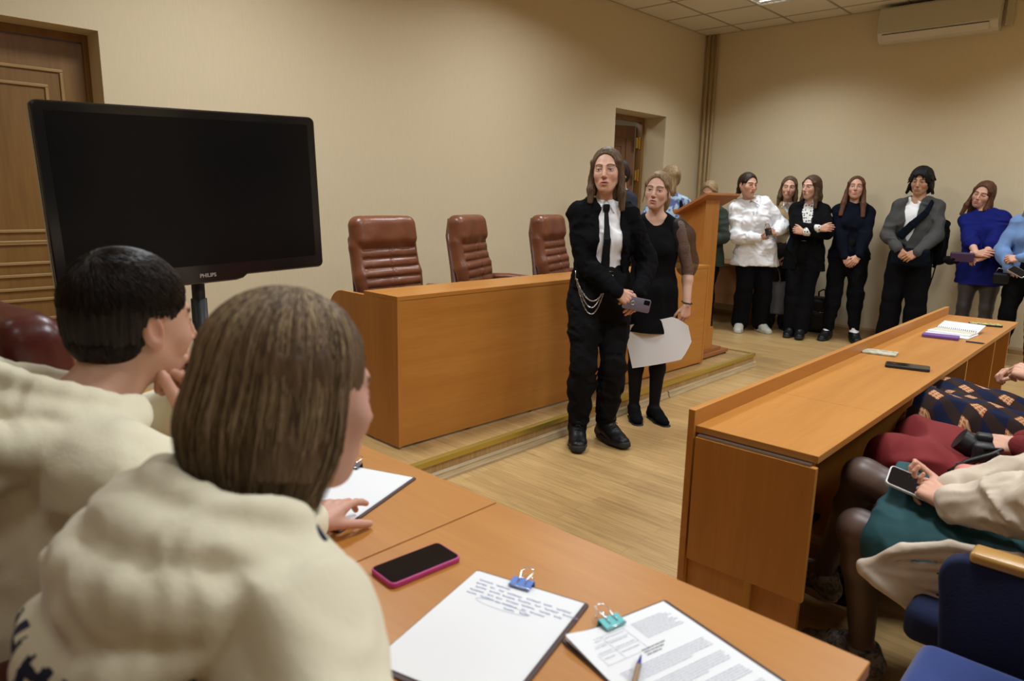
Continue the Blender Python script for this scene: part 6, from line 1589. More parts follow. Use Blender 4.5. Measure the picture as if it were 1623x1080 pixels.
while len(roots) < 6500:
    u = nrm(rs.randn(3)); 
    if u[2] < -0.75: continue
    p0 = V3(0, -0.020, 0.036)+u*V3(0.079, 0.096, 0.085)
    if u[2] < -0.25: p0 = V3(0, -0.048, -0.012)+u*V3(0.069, 0.062, 0.062)
    if p0[1] > 0.050 and p0[2] < 0.070: continue
    if p0[1] > 0.0 and p0[2] < -0.005+0.0*p0[1]: continue
    if abs(p0[0]) > 0.060 and -0.030 < p0[1] < 0.02 and p0[2] < 0.026: continue
    if p0[2] < -0.062: continue
    # growth: away from the crown, forward on top, down at the back and sides
    cr = V3(0, -0.07, 0.11); g_ = p0-cr; g_ = g_-u*(g_@u); g_ = nrm(g_)+V3(0, 0.25 if p0[2] > 0.06 else 0.0, -0.35)+rs.randn(3)*0.22; g_ = nrm(g_-u*(g_@u))
    L_h = 0.030 if p0[2] > 0.04 else 0.018
    pts = []; 
    for i in range(6):
        t = i/5.0; x = p0+g_*L_h*t; x = x+u*((0.0012 if p0[2] > 0.0 else 0.0030)+0.0045*math.sin(t*2.3)*(1.0 if p0[2] > 0.05 else 0.3)-0.5*(L_h*t)**2/0.09); pts.append(x)
    roots.append(pts)
strands(P, roots, hairmat('near_black_strands', (0.010, 0.007, 0.006), (0.035, 0.022, 0.015), 0.38), r=0.0007)
def hoodM(v):
    p = P; a = p.up; f = p.fwd; l = p.lat; c = p.nb
    v.chain(ring(c+a*0.052-f*0.005, l, f, a, 0.104, -165, 165, 19, tilt=0.030), [0.017]*19, k=0.01)
    v.chain(ring(c+a*0.022-f*0.012, l, f, a, 0.112, -160, 160, 19, tilt=0.018), [0.026]*19, k=0.014)
    v.chain(ring(c-a*0.012-f*0.045, l, f, a, 0.138, -100, 100, 13, tilt=0.012), [0.030]*13, k=0.014)
    v.chain([c+l*0.13+f*0.05-a*0.005, c+l*0.14-f*0.05-a*0.015, c+l*0.07-f*0.15-a*0.06, c-l*0.05-f*0.165-a*0.07, c-l*0.14-f*0.08-a*0.03], [0.014, 0.02, 0.025, 0.025, 0.02], k=0.006)
    v.chain([c-f*0.08-l*0.11-a*0.02, c-f*0.13-l*0.05-a*0.05, c-f*0.13+l*0.05-a*0.05, c-f*0.08+l*0.11-a*0.02], [0.034, 0.042, 0.042, 0.034], k=0.03)
hoodie(P, hoodfn=hoodM, folds=(0.014, 7, 6))
trousers(P, M_COTBLK2, h=0.012)
exec_chair((-0.05, 1.43, 0), R_(98), 'oxblood leather executive chair behind the man in the cream hoodie', 'chairs at the jury tables', lea=M_LEAD, key='ox')
exec_chair((-0.12, 0.66, 0), R_(98), 'oxblood leather executive chair under the woman in the cream hoodie', 'chairs at the jury tables', lea=M_LEAD, key='ox')

exec_chair((0.42, 1.80, 0), R_(96), 'empty oxblood leather executive chair at the far end of the jury tables', lea=M_LEAD, key='ox')
# ================================================================ AUDIENCE MEMBERS ON THE RIGHT
M_BLUF = mat('royal_blue_upholstery', (0.012, 0.035, 0.17), rough=0.95, sheen=0.3, bump=(160, 0.3, 0.002)); M_BLUD = mat('dark_and_shaded_blue_upholstery', (0.005, 0.010, 0.045), rough=0.95, bump=(160, 0.3, 0.002))
W_ARM = wood('varnished_armrest', (0.50, 0.28, 0.08, 1), (0.42, 0.22, 0.055, 1), 'y', 0.8, 0.25)
def theatre_seat(x, label, right_arm=False):
    t = empty('theatre_seat', (x, 0.0, 0), label, 'chair', group='blue theatre seats of the front row')
    v = Vox((-0.27, -0.28, 0.28), (0.27, 0.45, 0.52), 0.009); v.rbox((0, 0.10 if x > 1.6 else 0.055, 0.385), (0.225, 0.265 if x > 1.6 else 0.24, 0.05), 0.03); vobj('seat', v, M_BLUD if x > 1.6 else M_BLUF, t)  # occupied seats: shade under the sitter painted in as a darker blue
    v = Vox((-0.28, -0.36, 0.38), (0.28, 0.0, 1.0), 0.009); v.rbox((0, -0.20, 0.68), (0.245, 0.045, 0.27), 0.04, rot=[[1, 0, 0], [0, math.cos(.2), -math.sin(.2)], [0, math.sin(.2), math.cos(.2)]]); vobj('backrest', v, M_BLUD, t)
    for s in ((-1, 1) if right_arm else (-1,)):
        if x < 1.6: break
        xx = s*0.275
        bm = nbm(); pts = [(-0.25, 0.14)]; pts += [(0.235, 0.14), (0.26, 0.30), (0.28, 0.50), (0.290, 0.57)]
        for k in range(7): a = R_(90*k/6); pts.append((0.235+0.055*math.cos(a)-0.0, 0.580+0.055*math.sin(a)))
        pts += [(-0.25, 0.635)]
        prism(bm, pts, 'x', xx-0.026, xx+0.026, bev=0.010); obj('side_panel', bm, M_BLUD, t, smooth=True, sharp=50)
        bm = nbm(); box(bm, xx-0.032, xx+0.032, -0.25, 0.235, 0.632, 0.66, bev=0.010, seg=3); obj('armrest', bm, W_ARM, t, smooth=True, sharp=50)
        bm = nbm(); box(bm, xx-0.02, xx+0.02, -0.12, 0.12, 0.0, 0.14, bev=0.004); obj('leg', bm, M_BLK, t)
    return t
theatre_seat(1.515, 'empty blue theatre seat with a varnished wooden armrest at the bottom right')
theatre_seat(2.08, 'blue theatre seat under the person in the beige coat')
theatre_seat(2.66, 'blue theatre seat under the person in red')
theatre_seat(3.24, 'blue theatre seat under the person in the plaid dress', True)

# ---- beige coat and teal skirt
P = Person('seated person in a beige coat, teal skirt and sheer black tights looking at a phone', (2.10, 0.02, 0), 92, H=1.66, pelvis=(0, -0.05, 0.50), chest=(0.03, -0.04, 0.0), head=(0, -12, 0), headoff=(0.0, -0.04, 0.0), h_head=0.004)
A1 = P
P.arm(-1, (2.06, 0.335, 0.655), (-0.8, -0.2, -1), (0.45, 0.85, 0.15), (-0.35, 0.15, 0.9), world=True, curl=(30, 42, 48, 52), tcurl=22)
P.arm(1, (2.17, 0.35, 0.64), (1, -0.2, -1), (-0.35, 0.9, 0.15), (0.1, -0.3, -1), world=True, curl=40)
P.leg(-1, (2.16, 0.520, 0.088), (0.10, 1, 0), hint=(-0.35, 0.8, 1), world=True)     # standing leg, nearer the camera
P.leg(1, (2.36, 0.735, 0.155), (0.35, 1, -0.15), hint=(0.05, 0.7, 1), world=True)
hip, kn, an, tt = P.legs[1]; P.legs[1] = (hip, P.w2l((2.19, 0.585, 0.615)), P.w2l((2.36, 0.72, 0.175)), tt)
hip, kn, an, tt = P.legs[-1]; P.legs[-1] = (hip, P.w2l((2.06, 0.545, 0.505)), an, tt)
P.body(hand_h=0.0024)
P.hair(longhair(0.2, front=[(1, -0.3, 0.09, 0.06), (-1, -0.3, 0.09, 0.06)]), BROWN, h=0.005, zlo=-0.34)
def thin_tights(m):
    nt = m.node_tree; N = nt.nodes; L = nt.links; b = N['Principled BSDF']
    lw = N.new('ShaderNodeLayerWeight'); lw.inputs['Blend'].default_value = 0.45
    x = N.new('ShaderNodeMix'); x.data_type = 'RGBA'; x.inputs['A'].default_value = (0.13, 0.072, 0.052, 1); x.inputs['B'].default_value = (0.012, 0.009, 0.009, 1)
    L.new(lw.outputs['Facing'], x.inputs['Factor']); L.new(x.outputs['Result'], b.inputs['Base Color'])
M_SHEERT = mat('sheer_tights', (0.045, 0.027, 0.022), rough=0.45); thin_tights(M_SHEERT)
tights(P, M_SHEERT, h=0.005)
M_TEAL = mat('teal_cloth', (0.012, 0.062, 0.070), rough=0.85, bump=(30, 0.3, 0.003))
def skirtA(v):
    for s in (1, -1):
        hip, kn, an, tt = P.legs[s]; v.seg(hip, lerp(hip, kn, 0.84), 0.105, 0.082, k=0.05)
    p0 = lerp(P.legs[-1][0], P.legs[-1][1], 0.45); p1 = lerp(P.legs[-1][0], P.legs[-1][1], 0.85); p2 = lerp(P.legs[1][0], P.legs[1][1], 0.85)
    v.seg(p1, p2, 0.08, 0.075, k=0.04); v.seg(p0-V3(0, 0, 0.05), p1-V3(0.02, 0.03, 0.06), 0.05, 0.045, k=0.05)
    v.seg(P.pel, P.pel+V3(0, 0, 0.1), 0.15, 0.13, k=0.04)
    m0 = lerp(P.legs[1][0], P.legs[1][1], 0.86); ax = nrm(P.legs[1][1]-P.legs[1][0])
    v.field(lambda X, Y, Z, D: np.maximum(D, (X-m0[0])*ax[0]+(Y-m0[1])*ax[1]+(Z-m0[2])*ax[2]*0.3))
P.garment('skirt', skirtA, M_TEAL, h=0.006, pts=[P.pel]+list(P.legs[1][:2])+list(P.legs[-1][:2]), margin=0.2, folds=[(0.010, 9, 2), (0.004, 22, 4)])
M_COAT = mat('beige_coat_cloth', (0.60, 0.50, 0.39), rough=0.85, bump=(60, 0.25, 0.002))
def coatA(v):
    P.torso(v, 0.030)
    for s in (1, -1): P.armv(v, s, 0.030, upto=0.95, cuff=0.022, k=0.03)
def tailA(v):
    # the coat front falls from the lap over the near edge of the seat
    w = lambda *a: P.w2l(a)
    ptsu = [w(1.99, 0.00, 0.60), w(1.955, 0.16, 0.60), w(1.95, 0.30, 0.585), w(1.935, 0.40, 0.545), w(1.915, 0.485, 0.475)]
    ptsl = [w(1.93, 0.02, 0.36), w(1.93, 0.14, 0.345), w(1.945, 0.25, 0.335), w(1.95, 0.34, 0.355), w(1.915, 0.478, 0.455)]
    for i in range(4):
        for t in np.linspace(0, 1, 9):
            a = lerp(ptsu[i], ptsl[i], t); b = lerp(ptsu[i+1], ptsl[i+1], t); bul = V3(0.012*math.sin(t*PI), -0.0, 0)
            v.seg(a+bul, b+bul, 0.0085, 0.0085, k=0.012)
P.garment('coat', coatA, M_COAT, h=0.006, pts=[P.pel, P.ch, P.nb]+list(P.arms[1])+list(P.arms[-1]), margin=0.22, folds=[(0.010, 11, 2), (0.005, 24, 6)])
P.garment('coat_front', tailA, M_COAT, h=0.005, pts=[P.w2l((1.93, 0, 0.45)), P.w2l((1.93, 0.48, 0.5))], margin=0.22, folds=[(0.006, 10, 5, (1, 0.4, 1.3))])
M_SNK = mat('taupe_trainer', (0.17, 0.135, 0.11), rough=0.6, var=(60, (0.05, 0.04, 0.034), 0.45, 0.6)); M_SNS = mat('brown_white_sole', (0.22, 0.17, 0.12), rough=0.6)
for s in (1, -1): shoe(P, s, 'trainer', M_SNK, M_SNS, off=0.013, sole=0.026, h=0.004, laces=M_SOLE, wide=1.1)
phone('phone', 'phone in a white case held by the person in the beige coat', Vector((2.105, 0.425, 0.655)), axes((0.84, 0.07, 0.42), (-0.2, 0.9, 0.25)), M_PVC, cam_bumps=False)

# ---- red clothes
P = Person('seated person in a dark red jumper and red skirt with hands folded in the lap', (2.76, 0.00, 0), 92, H=1.66, pelvis=(0, -0.03, 0.50), chest=(0, -0.05, 0), head=(0, -5, 0), headoff=(0, -0.05, 0), h_head=0.005)
P.arm(-1, (2.72, 0.275, 0.655), (-1, -0.2, -0.8), (0.05, 0.9, -0.05), (-0.5, 0.1, 0.85), world=True, curl=(25, 35, 42, 48), tcurl=20)
P.arm(1, (2.83, 0.275, 0.645), (1, -0.2, -0.8), (-0.45, 0.85, 0.1), (0.3, 0, 1), world=True, curl=30)
for s in (1, -1): P.leg(s, (s*0.09, 0.60, 0.085), (0, 1, 0), hint=(0, 0.8, 1))
P.legs[1] = (P.legs[1][0], P.w2l((2.78, 0.57, 0.575)), P.w2l((2.80, 0.66, 0.085)), V3(0, 1, 0)); P.legs[-1] = (P.legs[-1][0], P.w2l((2.52, 0.57, 0.575)), P.w2l((2.54, 0.66, 0.085)), V3(0, 1, 0))
P.body(hand_h=0.0026); P.hair(longhair(0.2), MBR, h=0.006)
M_RED = mat('dark_red_knit', (0.15, 0.008, 0.010), rough=0.95, bump=(70, 0.5, 0.004)); M_REDS = mat('red_skirt_cloth', (0.17, 0.005, 0.006), rough=0.85, bump=(20, 0.3, 0.004))
top(P, 'jumper', M_RED, off=0.022, sleeves=(0.96, 0.96), cuff=0.014, arm_off=0.020)
def skirtR(v):
    for s in (1, -1): hip, kn, an, tt = P.legs[s]; v.seg(hip, kn, 0.115, 0.085, k=0.06); v.seg(kn, lerp(kn, an, 0.35), 0.085, 0.10, k=0.05)
    v.seg(lerp(P.legs[1][1], P.legs[1][0], 0.1), lerp(P.legs[-1][1], P.legs[-1][0], 0.1), 0.075, 0.075, k=0.05)
P.garment('skirt', skirtR, M_REDS, h=0.008, pts=[P.pel]+list(P.legs[1][:3])+list(P.legs[-1][:3]), folds=(0.012, 8, 2))
tights(P, M_TIGHT, h=0.008); shoes(P, M_BOOT, h=0.008)
bm = nbm(); c = P.arms[-1][2]+nrm(P.d2l((0.05, 0.9, -0.05)))*0.100+V3(-0.008, 0, 0.006); tube(bm, [c+V3(math.cos(a)*0.0105, 0, math.sin(a)*0.0105) for a in np.linspace(0, 2*PI, 13)[:-1]], 0.0016, 6, closed=True); obj('ring', bm, M_CHROME, P.o)
t = empty('handbag', (2.32, 0.27, 0.60), 'pink handbag lying in the lap between the red and beige clothes', 'bag', rz=R_(20))
v = Vox((-0.15, -0.14, -0.06), (0.15, 0.16, 0.14), 0.005); v.rbox((0, 0, 0.03), (0.10, 0.095, 0.045), 0.03); v.noise(0.004, 12, 3); vobj('bag_body', v, mat('dusty_pink_leather', (0.62, 0.22, 0.18), rough=0.55), t)
bm = nbm(); tube(bm, [(0.09, -0.05, 0.05), (0.13, -0.02, 0.10), (0.14, 0.05, 0.06), (0.10, 0.10, 0.03)], 0.008, 8); obj('handle', bm, M_BOOT, t)
t = empty('camera', (2.62, 0.36, 0.60), 'black camera with a round lens lying in the lap of the person in red', 'camera', rz=R_(15))
bm = nbm(); box(bm, -0.065, 0.065, -0.03, 0.03, 0.0, 0.085, bev=0.012, seg=3); box(bm, -0.02, 0.02, -0.025, 0.02, 0.08, 0.105, bev=0.006); obj('camera_body', bm, M_BLK, t, smooth=True, sharp=45)
bm = nbm(); cyl(bm, (0.0, 0.0, 0.04), 0.036, 0.075, r2=0.038, seg=28, M=Matrix.Rotation(R_(-60), 4, 'X')); obj('lens', bm, M_BLK, t, smooth=True, sharp=40)
bm = nbm(); tube(bm, [(-0.06, 0, 0.07), (-0.10, -0.04, 0.09), (-0.14, 0.04, 0.04), (-0.08, 0.09, 0.01), (0.02, 0.10, 0.02)], 0.006, 6); obj('camera_strap', bm, M_BLK, t)

# ---- plaid dress
def plaid():
    m = bpy.data.materials.new('navy_tartan_flannel'); m.use_nodes = True; nt = m.node_tree; N = nt.nodes; L = nt.links
    b = N['Principled BSDF']; b.inputs['Roughness'].default_value = 0.95; b.inputs['Specular IOR Level'].default_value = 0.15
    tc = N.new('ShaderNodeTexCoord'); mp = N.new('ShaderNodeMapping'); mp.inputs['Rotation'].default_value = (0.35, 0.0, 0.55); L.new(tc.outputs['Object'], mp.inputs['Vector'])
    sp = N.new('ShaderNodeSeparateXYZ'); L.new(mp.outputs[0], sp.inputs[0])
    def math_(op, a, b_=None, c=None):
        n = N.new('ShaderNodeMath'); n.operation = op
        for i, v_ in enumerate((a, b_, c)):
            if v_ is None: continue
            if isinstance(v_, (int, float)): n.inputs[i].default_value = v_
            else: L.new(v_, n.inputs[i])
        return n.outputs[0]
    fx = math_('FRACT', math_('MULTIPLY', sp.outputs[0], 11.5)); fy = math_('FRACT', math_('MULTIPLY', sp.outputs[1], 11.5))
    def band(f, lo, hi): return math_('MULTIPLY', math_('GREATER_THAN', f, lo), math_('LESS_THAN', f, hi))
    def mix(col, fac, c):
        x = N.new('ShaderNodeMix'); x.data_type = 'RGBA'; L.new(fac, x.inputs['Factor']) 
        if isinstance(col, tuple): x.inputs['A'].default_value = col
        else: L.new(col, x.inputs['A'])
        x.inputs['B'].default_value = c; return x.outputs['Result']
    bx_, by_ = band(fx, 0.0, 0.42), band(fy, 0.0, 0.42)
    both = math_('MULTIPLY', bx_, by_); one = math_('MAXIMUM', bx_, by_)
    col = mix((0.010, 0.014, 0.040, 1), one, (0.030, 0.018, 0.016, 1)); col = mix(col, both, (0.36, 0.095, 0.030, 1))
    lx = math_('MAXIMUM', band(fx, 0.06, 0.10), math_('MAXIMUM', band(fx, 0.20, 0.24), band(fx, 0.33, 0.37))); ly = math_('MAXIMUM', band(fy, 0.06, 0.10), math_('MAXIMUM', band(fy, 0.20, 0.24), band(fy, 0.33, 0.37)))
    col = mix(col, math_('MULTIPLY', math_('MULTIPLY', both, math_('MAXIMUM', lx, ly)), 0.75), (0.55, 0.42, 0.25, 1))
    L.new(col, b.inputs['Base Color'])
    return m
M_PLAID = plaid()
P = Person('seated person in a navy and orange plaid dress with clasped hands', (3.34, 0.02, 0), 95, H=1.70, build=1.22, pelvis=(0, -0.03, 0.52), chest=(0, -0.05, 0), head=(0, 0, 0), headoff=(0, -0.06, 0), h_head=0.005)
P.arm(-1, (3.50, 0.40, 0.725), (-1, -0.4, -0.8), (0.35, 0.9, 0.15), (-0.5, 0.2, 0.85), world=True, curl=(48, 52, 56, 60), tcurl=28)
P.arm(1, (3.66, 0.40, 0.715), (1, -0.4, -0.8), (-0.55, 0.85, 0.1), (0.4, 0.1, 0.9), world=True, curl=(50, 54, 58, 60), tcurl=28)
for s in (1, -1): P.leg(s, (s*0.15-0.12, 0.60, 0.085), (0, 1, 0), hint=(-0.3*(s < 0), 0.8, 1))
P.legs[1] = (P.legs[1][0], P.w2l((3.32, 0.60, 0.60)), P.w2l((3.32, 0.66, 0.085)), V3(0, 1, 0)); P.legs[-1] = (P.legs[-1][0], P.w2l((3.04, 0.60, 0.60)), P.w2l((3.06, 0.66, 0.085)), V3(0, 1, 0))
P.body(hand_h=0.003, bare_arms={1: 0.3, -1: 0.3}); P.hair(longhair(0.2), BLOND, h=0.006)
top(P, 'dress_bodice', M_PLAID, off=0.03, sleeves=(0.35, 0.35), arm_off=0.035, cuff=0.05)
def skirtP(v):
    for s in (1, -1): hip, kn, an, tt = P.legs[s]; v.seg(hip, kn, 0.15, 0.105, k=0.08); v.seg(kn, lerp(kn, an, 0.5), 0.105, 0.13, k=0.06)
    v.seg(lerp(P.legs[1][1], P.legs[1][0], 0.1), lerp(P.legs[-1][1], P.legs[-1][0], 0.1), 0.09, 0.09, k=0.06); v.seg(P.pel, P.pel+V3(0, 0.12, 0.10), 0.18, 0.14, k=0.06)
P.garment('skirt', skirtP, M_PLAID, h=0.008, pts=[P.pel]+list(P.legs[1][:3])+list(P.legs[-1][:3]), margin=0.25, folds=(0.012, 6, 2))
tights(P, M_TIGHT, h=0.009); shoes(P, M_BOOT, h=0.009)

# ================================================================ SMALL THINGS ON THE TABLES
# clipboards with paper
M_BOARD = mat('dark_clipboard', (0.05, 0.018, 0.014), rough=0.5); M_INK = mat('blue_ink', (0.42, 0.46, 0.70), rough=0.6); M_PRN = mat('grey_print', (0.36, 0.37, 0.46), rough=0.7); M_PRD = mat('dark_print', (0.10, 0.10, 0.14), rough=0.7)
TZ = 0.7402
def clipboard(corners, label, clipcol, clipu, clip_label, writing, papers=3, curl=0.0):
    """corners: top-left (world xy), top-right, bottom-left; the clip sits on the top edge"""
    tl, tr, bl = [Vector((*c, 0)) for c in corners]; ex = (tr-tl).normalized(); ey = ((tl-bl)-ex*(tl-bl).dot(ex)).normalized(); w_ = 0.214; h_ = 0.302
    M = Matrix.Translation(Vector((tl.x, tl.y, TZ))) @ Matrix((ex, ey, Vector((0, 0, 1)))).transposed().to_4x4()
    t = bpy.data.objects.new('clipboard', None); COL.objects.link(t); t.matrix_world = M; tag(t, label, 'clipboard')
    bm = nbm(); prism(bm, [(x, y-h_) for x, y in rrect(-0.004, w_+0.006, -0.008, h_+0.004, 0.006)], 'z', 0, 0.003, bev=0.0008); obj('board', bm, M_BOARD, t)
    for i in range(papers):
        bm = nbm(); dx = (0.0, 0.0018, -0.0012)[i % 3]; bmesh.ops.create_grid(bm, x_segments=10, y_segments=12, size=0.5)
        for v in bm.verts:
            x, y = (v.co.x+0.5), (v.co.y+0.5); v.co = Vector((x*0.21+dx, y*0.297-0.299+dx, 0.0033+i*0.0006+curl*0.010*max(0, 1-(x*4+(1-y)*3))*(1 if i > 0 else 0.4)))
        f = bm.faces[:]; g_ = bmesh.ops.solidify(bm, geom=f, thickness=0.0004); obj('paper', bm, M_PAPER, t)
    writing(t, 0.0033+papers*0.0006+0.0003)
    t2 = bpy.data.objects.new('binder_clip', None); COL.objects.link(t2); t2.matrix_world = M @ Matrix.Translation((w_*clipu, -0.004, 0.004)) @ rotz(R_(2)); tag(t2, clip_label, 'clip')
    bm = nbm()
    prism(bm, [(-0.006, -0.0055), (-0.006, 0.0065), (0.009, 0.0045), (0.009, -0.004), (0.0075, -0.004), (0.0075, 0.0035), (-0.0045, 0.005), (-0.0045, -0.0055)], 'x', -0.0205, 0.0205) if False else None
    pr = [(-0.016, 0.0012), (-0.012, 0.0022), (0.006, 0.007), (0.0085, 0.005), (0.0085, -0.004), (0.006, -0.0052), (-0.012, -0.0038), (-0.012, -0.0045), (0.007, -0.0064), (0.010, -0.005), (0.010, 0.006), (0.0065, 0.0085), (-0.012, 0.0036), (-0.016, 0.0028)]
    prism(bm, [(a, b+0.002) for a, b in pr], 'x', -0.020, 0.020, bev=0.0); obj('clip_body', bm, clipcol, t2)
    bm = nbm(); 
    for z, e in ((0.0115, 0.030), (-0.0035, 0.028)):
        tube(bm, [(-0.008, -0.008, z*0.35+0.003), (-0.007, 0.004, z*0.8+0.003), (-0.011, e*0.65, z+0.004), (-0.009, e*0.95, z+0.006), (0, e+0.003, z+0.0065), (0.009, e*0.95, z+0.006), (0.011, e*0.65, z+0.004), (0.007, 0.004, z*0.8+0.003), (0.008, -0.008, z*0.35+0.003)], 0.0010, 8)
    obj('wire_lever', bm, M_CHROME, t2)
    bm = nbm(); tube(bm, [(-0.02, -0.0145, 0.0055), (0.02, -0.0145, 0.0055)], 0.0011, 8); obj('clip_lip', bm, M_CHROME, t2)
    return t
def squiggle(bm, x0, x1, y, z, rs, amp=0.0022, r=0.0005, gap=0.25):
    x = x0
    while x < x1:
        L = rs.uniform(0.010, 0.030); n = int(L/0.0012); pts = []
        for i in range(n): t = i/n; pts.append((x+L*t+0.0008*math.sin(i*2.4), y+amp*math.sin(i*1.9+rs.uniform(-.4, .4))*(0.6+0.6*rs.rand())+0.001*math.sin(x*60), z))
        if len(pts) > 2: tube(bm, pts, r, 4)
        x += L+rs.uniform(0.003, 0.008)
def handwriting(t, z):
    rs = np.random.RandomState(4); bm = nbm()
    for i, (a, b) in enumerate(((0.02, 0.075), (0.02, 0.19), (0.025, 0.195), (0.02, 0.20), (0.02, 0.17), (0.10, 0.15))): squiggle(bm, a, b, -0.028-0.011*i, z, rs)
    obj('handwriting', bm, M_INK, t)
    bm = nbm(); tube(bm, [(0.095+0.05*math.cos(a), -0.082+0.009*math.sin(a), z) for a in np.linspace(0, 2*PI, 30)[:-1]], 0.0003, 4, closed=True); obj('ink_loop', bm, M_INK, t)
def printed(t, z):
    rs = np.random.RandomState(8); bm = nbm()
    def line(x0, x1, y, h_=0.0009, mi=0):
        x = x0
        while x < x1-0.004:
            L = min(rs.uniform(0.004, 0.014), x1-x); box(bm, x, x+L, y-h_/2, y+h_/2, z-0.0001, z+0.0001, mi=mi); x += L+0.0016
    for i in range(9): line(0.115, 0.195-0.01*(i % 3 == 0), -0.025-0.0048*i)
    for i in range(3): line(0.085, 0.135-0.01*i, -0.083-0.006*i, 0.0016, 1)
    y = -0.108
    for i in range(34):
        if i % 7 == 6: y -= 0.004; continue
        line(0.02, 0.192-(0.05 if i % 7 == 5 else 0), y-0.0048*i)
    for x in (0.018, 0.052, 0.098): box(bm, x, x+0.0004, -0.085, -0.025, z-0.0001, z+0.0001)
    for yy in (-0.025, -0.04, -0.062, -0.085): box(bm, 0.018, 0.098, yy, yy+0.0004, z-0.0001, z+0.0001)
    for i in range(4): line(0.022, 0.048, -0.031-0.013*i, 0.0009); line(0.056, 0.094, -0.031-0.013*i, 0.0009)
    obj('printed_text', bm, [M_PRN, M_PRD], t)
M_CB = mat('blue_clip_enamel', (0.10, 0.22, 0.62), rough=0.3); M_CT = mat('turquoise_clip_enamel', (0.10, 0.50, 0.52), rough=0.3)
clipboard(((0.828, 0.848), (0.884, 0.637), (0.53, 0.77)), 'clipboard holding a white sheet with faint blue handwriting, nearest the pink phone', M_CB, 0.44, 'blue binder clip on the handwritten sheet', handwriting)
clipboard(((0.779, 0.603), (0.993, 0.549), (0.705, 0.312)), 'clipboard holding printed sheets of text at the bottom edge of the table', M_CT, 0.42, 'turquoise binder clip on the printed sheets', printed, curl=1.0)
clipboard(((0.943, 1.473), (0.969, 1.406), (0.70, 1.38)), 'clipboard with blank white paper beside the hand of the woman in the hoodie', M_BLK, 0.2, 'black binder clip on the blank sheet beside the woman', lambda t, z: None)
clipboard(((0.86, 2.13), (0.88, 1.93), (0.58, 2.10)), 'clipboard with white paper in front of the dark-haired man', M_BLK, 0.5, 'black binder clip on the paper before the man', lambda t, z: None)
# pen on the printed sheets
t = empty('pen', (0.735, 0.452, 0.748), 'brown ballpoint pen with a blue tip lying on the printed sheets', 'pen'); 
dv = (Vector((0.835, 0.497, 0.757))-Vector((0.735, 0.452, 0.752))).normalized(); RM = dv.to_track_quat('Z', 'Y').to_matrix().to_4x4()
t.rotation_mode = 'QUATERNION'; t.rotation_quaternion = dv.to_track_quat('Z', 'Y')
bm = nbm(); cyl(bm, (0, 0, -0.045), 0.0042, 0.117, seg=14); obj('barrel', bm, mat('brown_pen', (0.30, 0.19, 0.11), rough=0.35), t, smooth=True, sharp=40)
bm = nbm(); cyl(bm, (0, 0, 0.072), 0.0042, 0.024, r2=0.0009, seg=14); obj('tip', bm, mat('deep_blue_plastic', (0.01, 0.012, 0.28), rough=0.3), t, smooth=True, sharp=40)
# phone in the pink case
c0 = Vector((0.760, 0.943, TZ))
phone('phone', 'black-screened phone in a bright pink case on the nearest jury table', c0, axes((-0.08, -1, 0), (1, -0.08, 0)), mat('magenta_silicone', (0.50, 0.045, 0.22), rough=0.5), sz=(0.077, 0.155, 0.0105), cam_bumps=False)
# on the front-row desk
BZt = BZ+0.0005
phone('phone', 'black phone lying on the front-row desk between the card and the plaid dress', Vector((3.237, 0.747, BZt)), axes((1, 0.22, 0), (-0.22, 1, 0)), M_BLK, cam_bumps=False, sz=(0.078, 0.165, 0.012))
t = empty('card_wallet', (3.47, 0.92, BZt), 'pale beige card wallet lying near the rear ledge of the front-row desk', 'wallet', rz=R_(8))
bm = nbm(); prism(bm, rrect(-0.05, 0.05, -0.07, 0.07, 0.006), 'z', 0, 0.008, bev=0.002); obj('cover', bm, mat('mottled_beige_cover', (0.48, 0.44, 0.33), rough=0.6, var=(50, (0.30, 0.30, 0.20), 0.5, 0.62)), t)
bm = nbm(); box(bm, -0.047, 0.052, -0.067, 0.067, 0.002, 0.006); obj('cards', bm, M_PAPER, t)
t = empty('notebook', (4.36, 0.80, BZt), 'open spiral notebook with white pages at the far end of the front-row desk', 'notebook', rz=R_(-4))
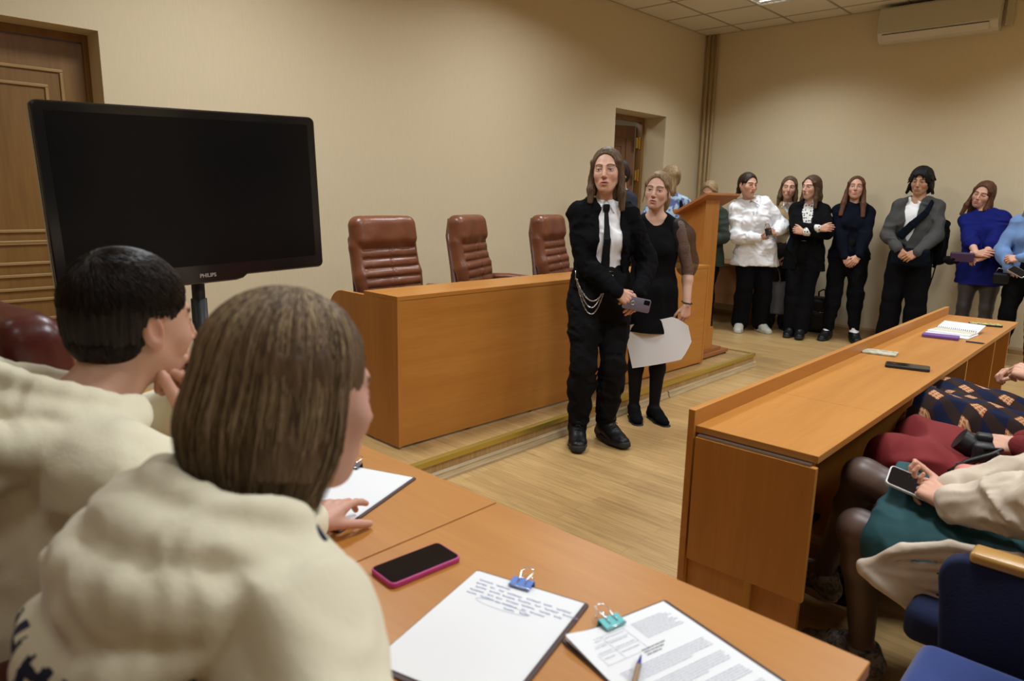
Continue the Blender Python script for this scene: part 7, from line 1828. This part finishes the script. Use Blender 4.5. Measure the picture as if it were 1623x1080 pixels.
bm = nbm(); box(bm, -0.17, 0.02, -0.105, 0.105, 0, 0.006, bev=0.001); box(bm, 0.035, 0.15, -0.105, 0.105, 0.006, 0.030, bev=0.001) if False else None; obj('lower_pages', bm, M_PAPER, t)
bm = nbm(); prism(bm, [(-0.12, 0.006), (0.02, 0.006), (0.16, 0.034), (0.158, 0.038), (0.02, 0.014), (-0.12, 0.016)], 'y', -0.10, 0.10); obj('pages', bm, M_PAPER, t)
bm = nbm(); prism(bm, [(-0.075, 0.0163), (0.005, 0.0145), (0.005, 0.0150), (-0.075, 0.0168)], 'y', -0.098, 0.098); obj('cream_page', bm, mat('cream_paper', (0.62, 0.56, 0.40), rough=0.7), t)
bm = nbm()
for i in range(20): y = -0.092+0.0097*i; tube(bm, [(0.012+0.008*math.cos(a), y, 0.017+0.008*math.sin(a)) for a in np.linspace(0, 2*PI, 9)[:-1]], 0.0011, 5, closed=True)
obj('spiral_binding', bm, M_BLK, t)
phone('phone', 'phone in a purple case lying against the spiral notebook', Vector((4.135, 0.82, BZt)), axes((1, 0.12, 0), (-0.12, 1, 0)), mat('purple_case', (0.14, 0.055, 0.24), rough=0.4), cam_bumps=False, sz=(0.08, 0.165, 0.015), glass=mat('purple_cover', (0.17, 0.07, 0.28), rough=0.4))
t = empty('pen', (4.10, 0.70, BZt+0.005), 'thin black pen sticking out beside the purple phone case', 'pen'); t.rotation_euler = (R_(90), 0, R_(3))
bm = nbm(); cyl(bm, (0, 0, 0.0), 0.004, 0.07, seg=10); obj('barrel', bm, M_BLK, t, smooth=True, sharp=40)
bm = nbm(); cyl(bm, (0, 0, 0.07), 0.004, 0.012, r2=0.001, seg=10); obj('tip', bm, M_BLK, t, smooth=True, sharp=40)
phone('phone', 'phone face down in a yellow patterned case at the far end of the desk', Vector((4.79, 0.735, BZt)), axes((1, 0.30, 0), (-0.30, 1, 0)), M_BLK, glass=mat('yellow_patterned_case', (0.55, 0.48, 0.10), rough=0.5, var=(70, (0.04, 0.07, 0.10), 0.52, 0.56)), cam_bumps=False, sz=(0.078, 0.16, 0.010))
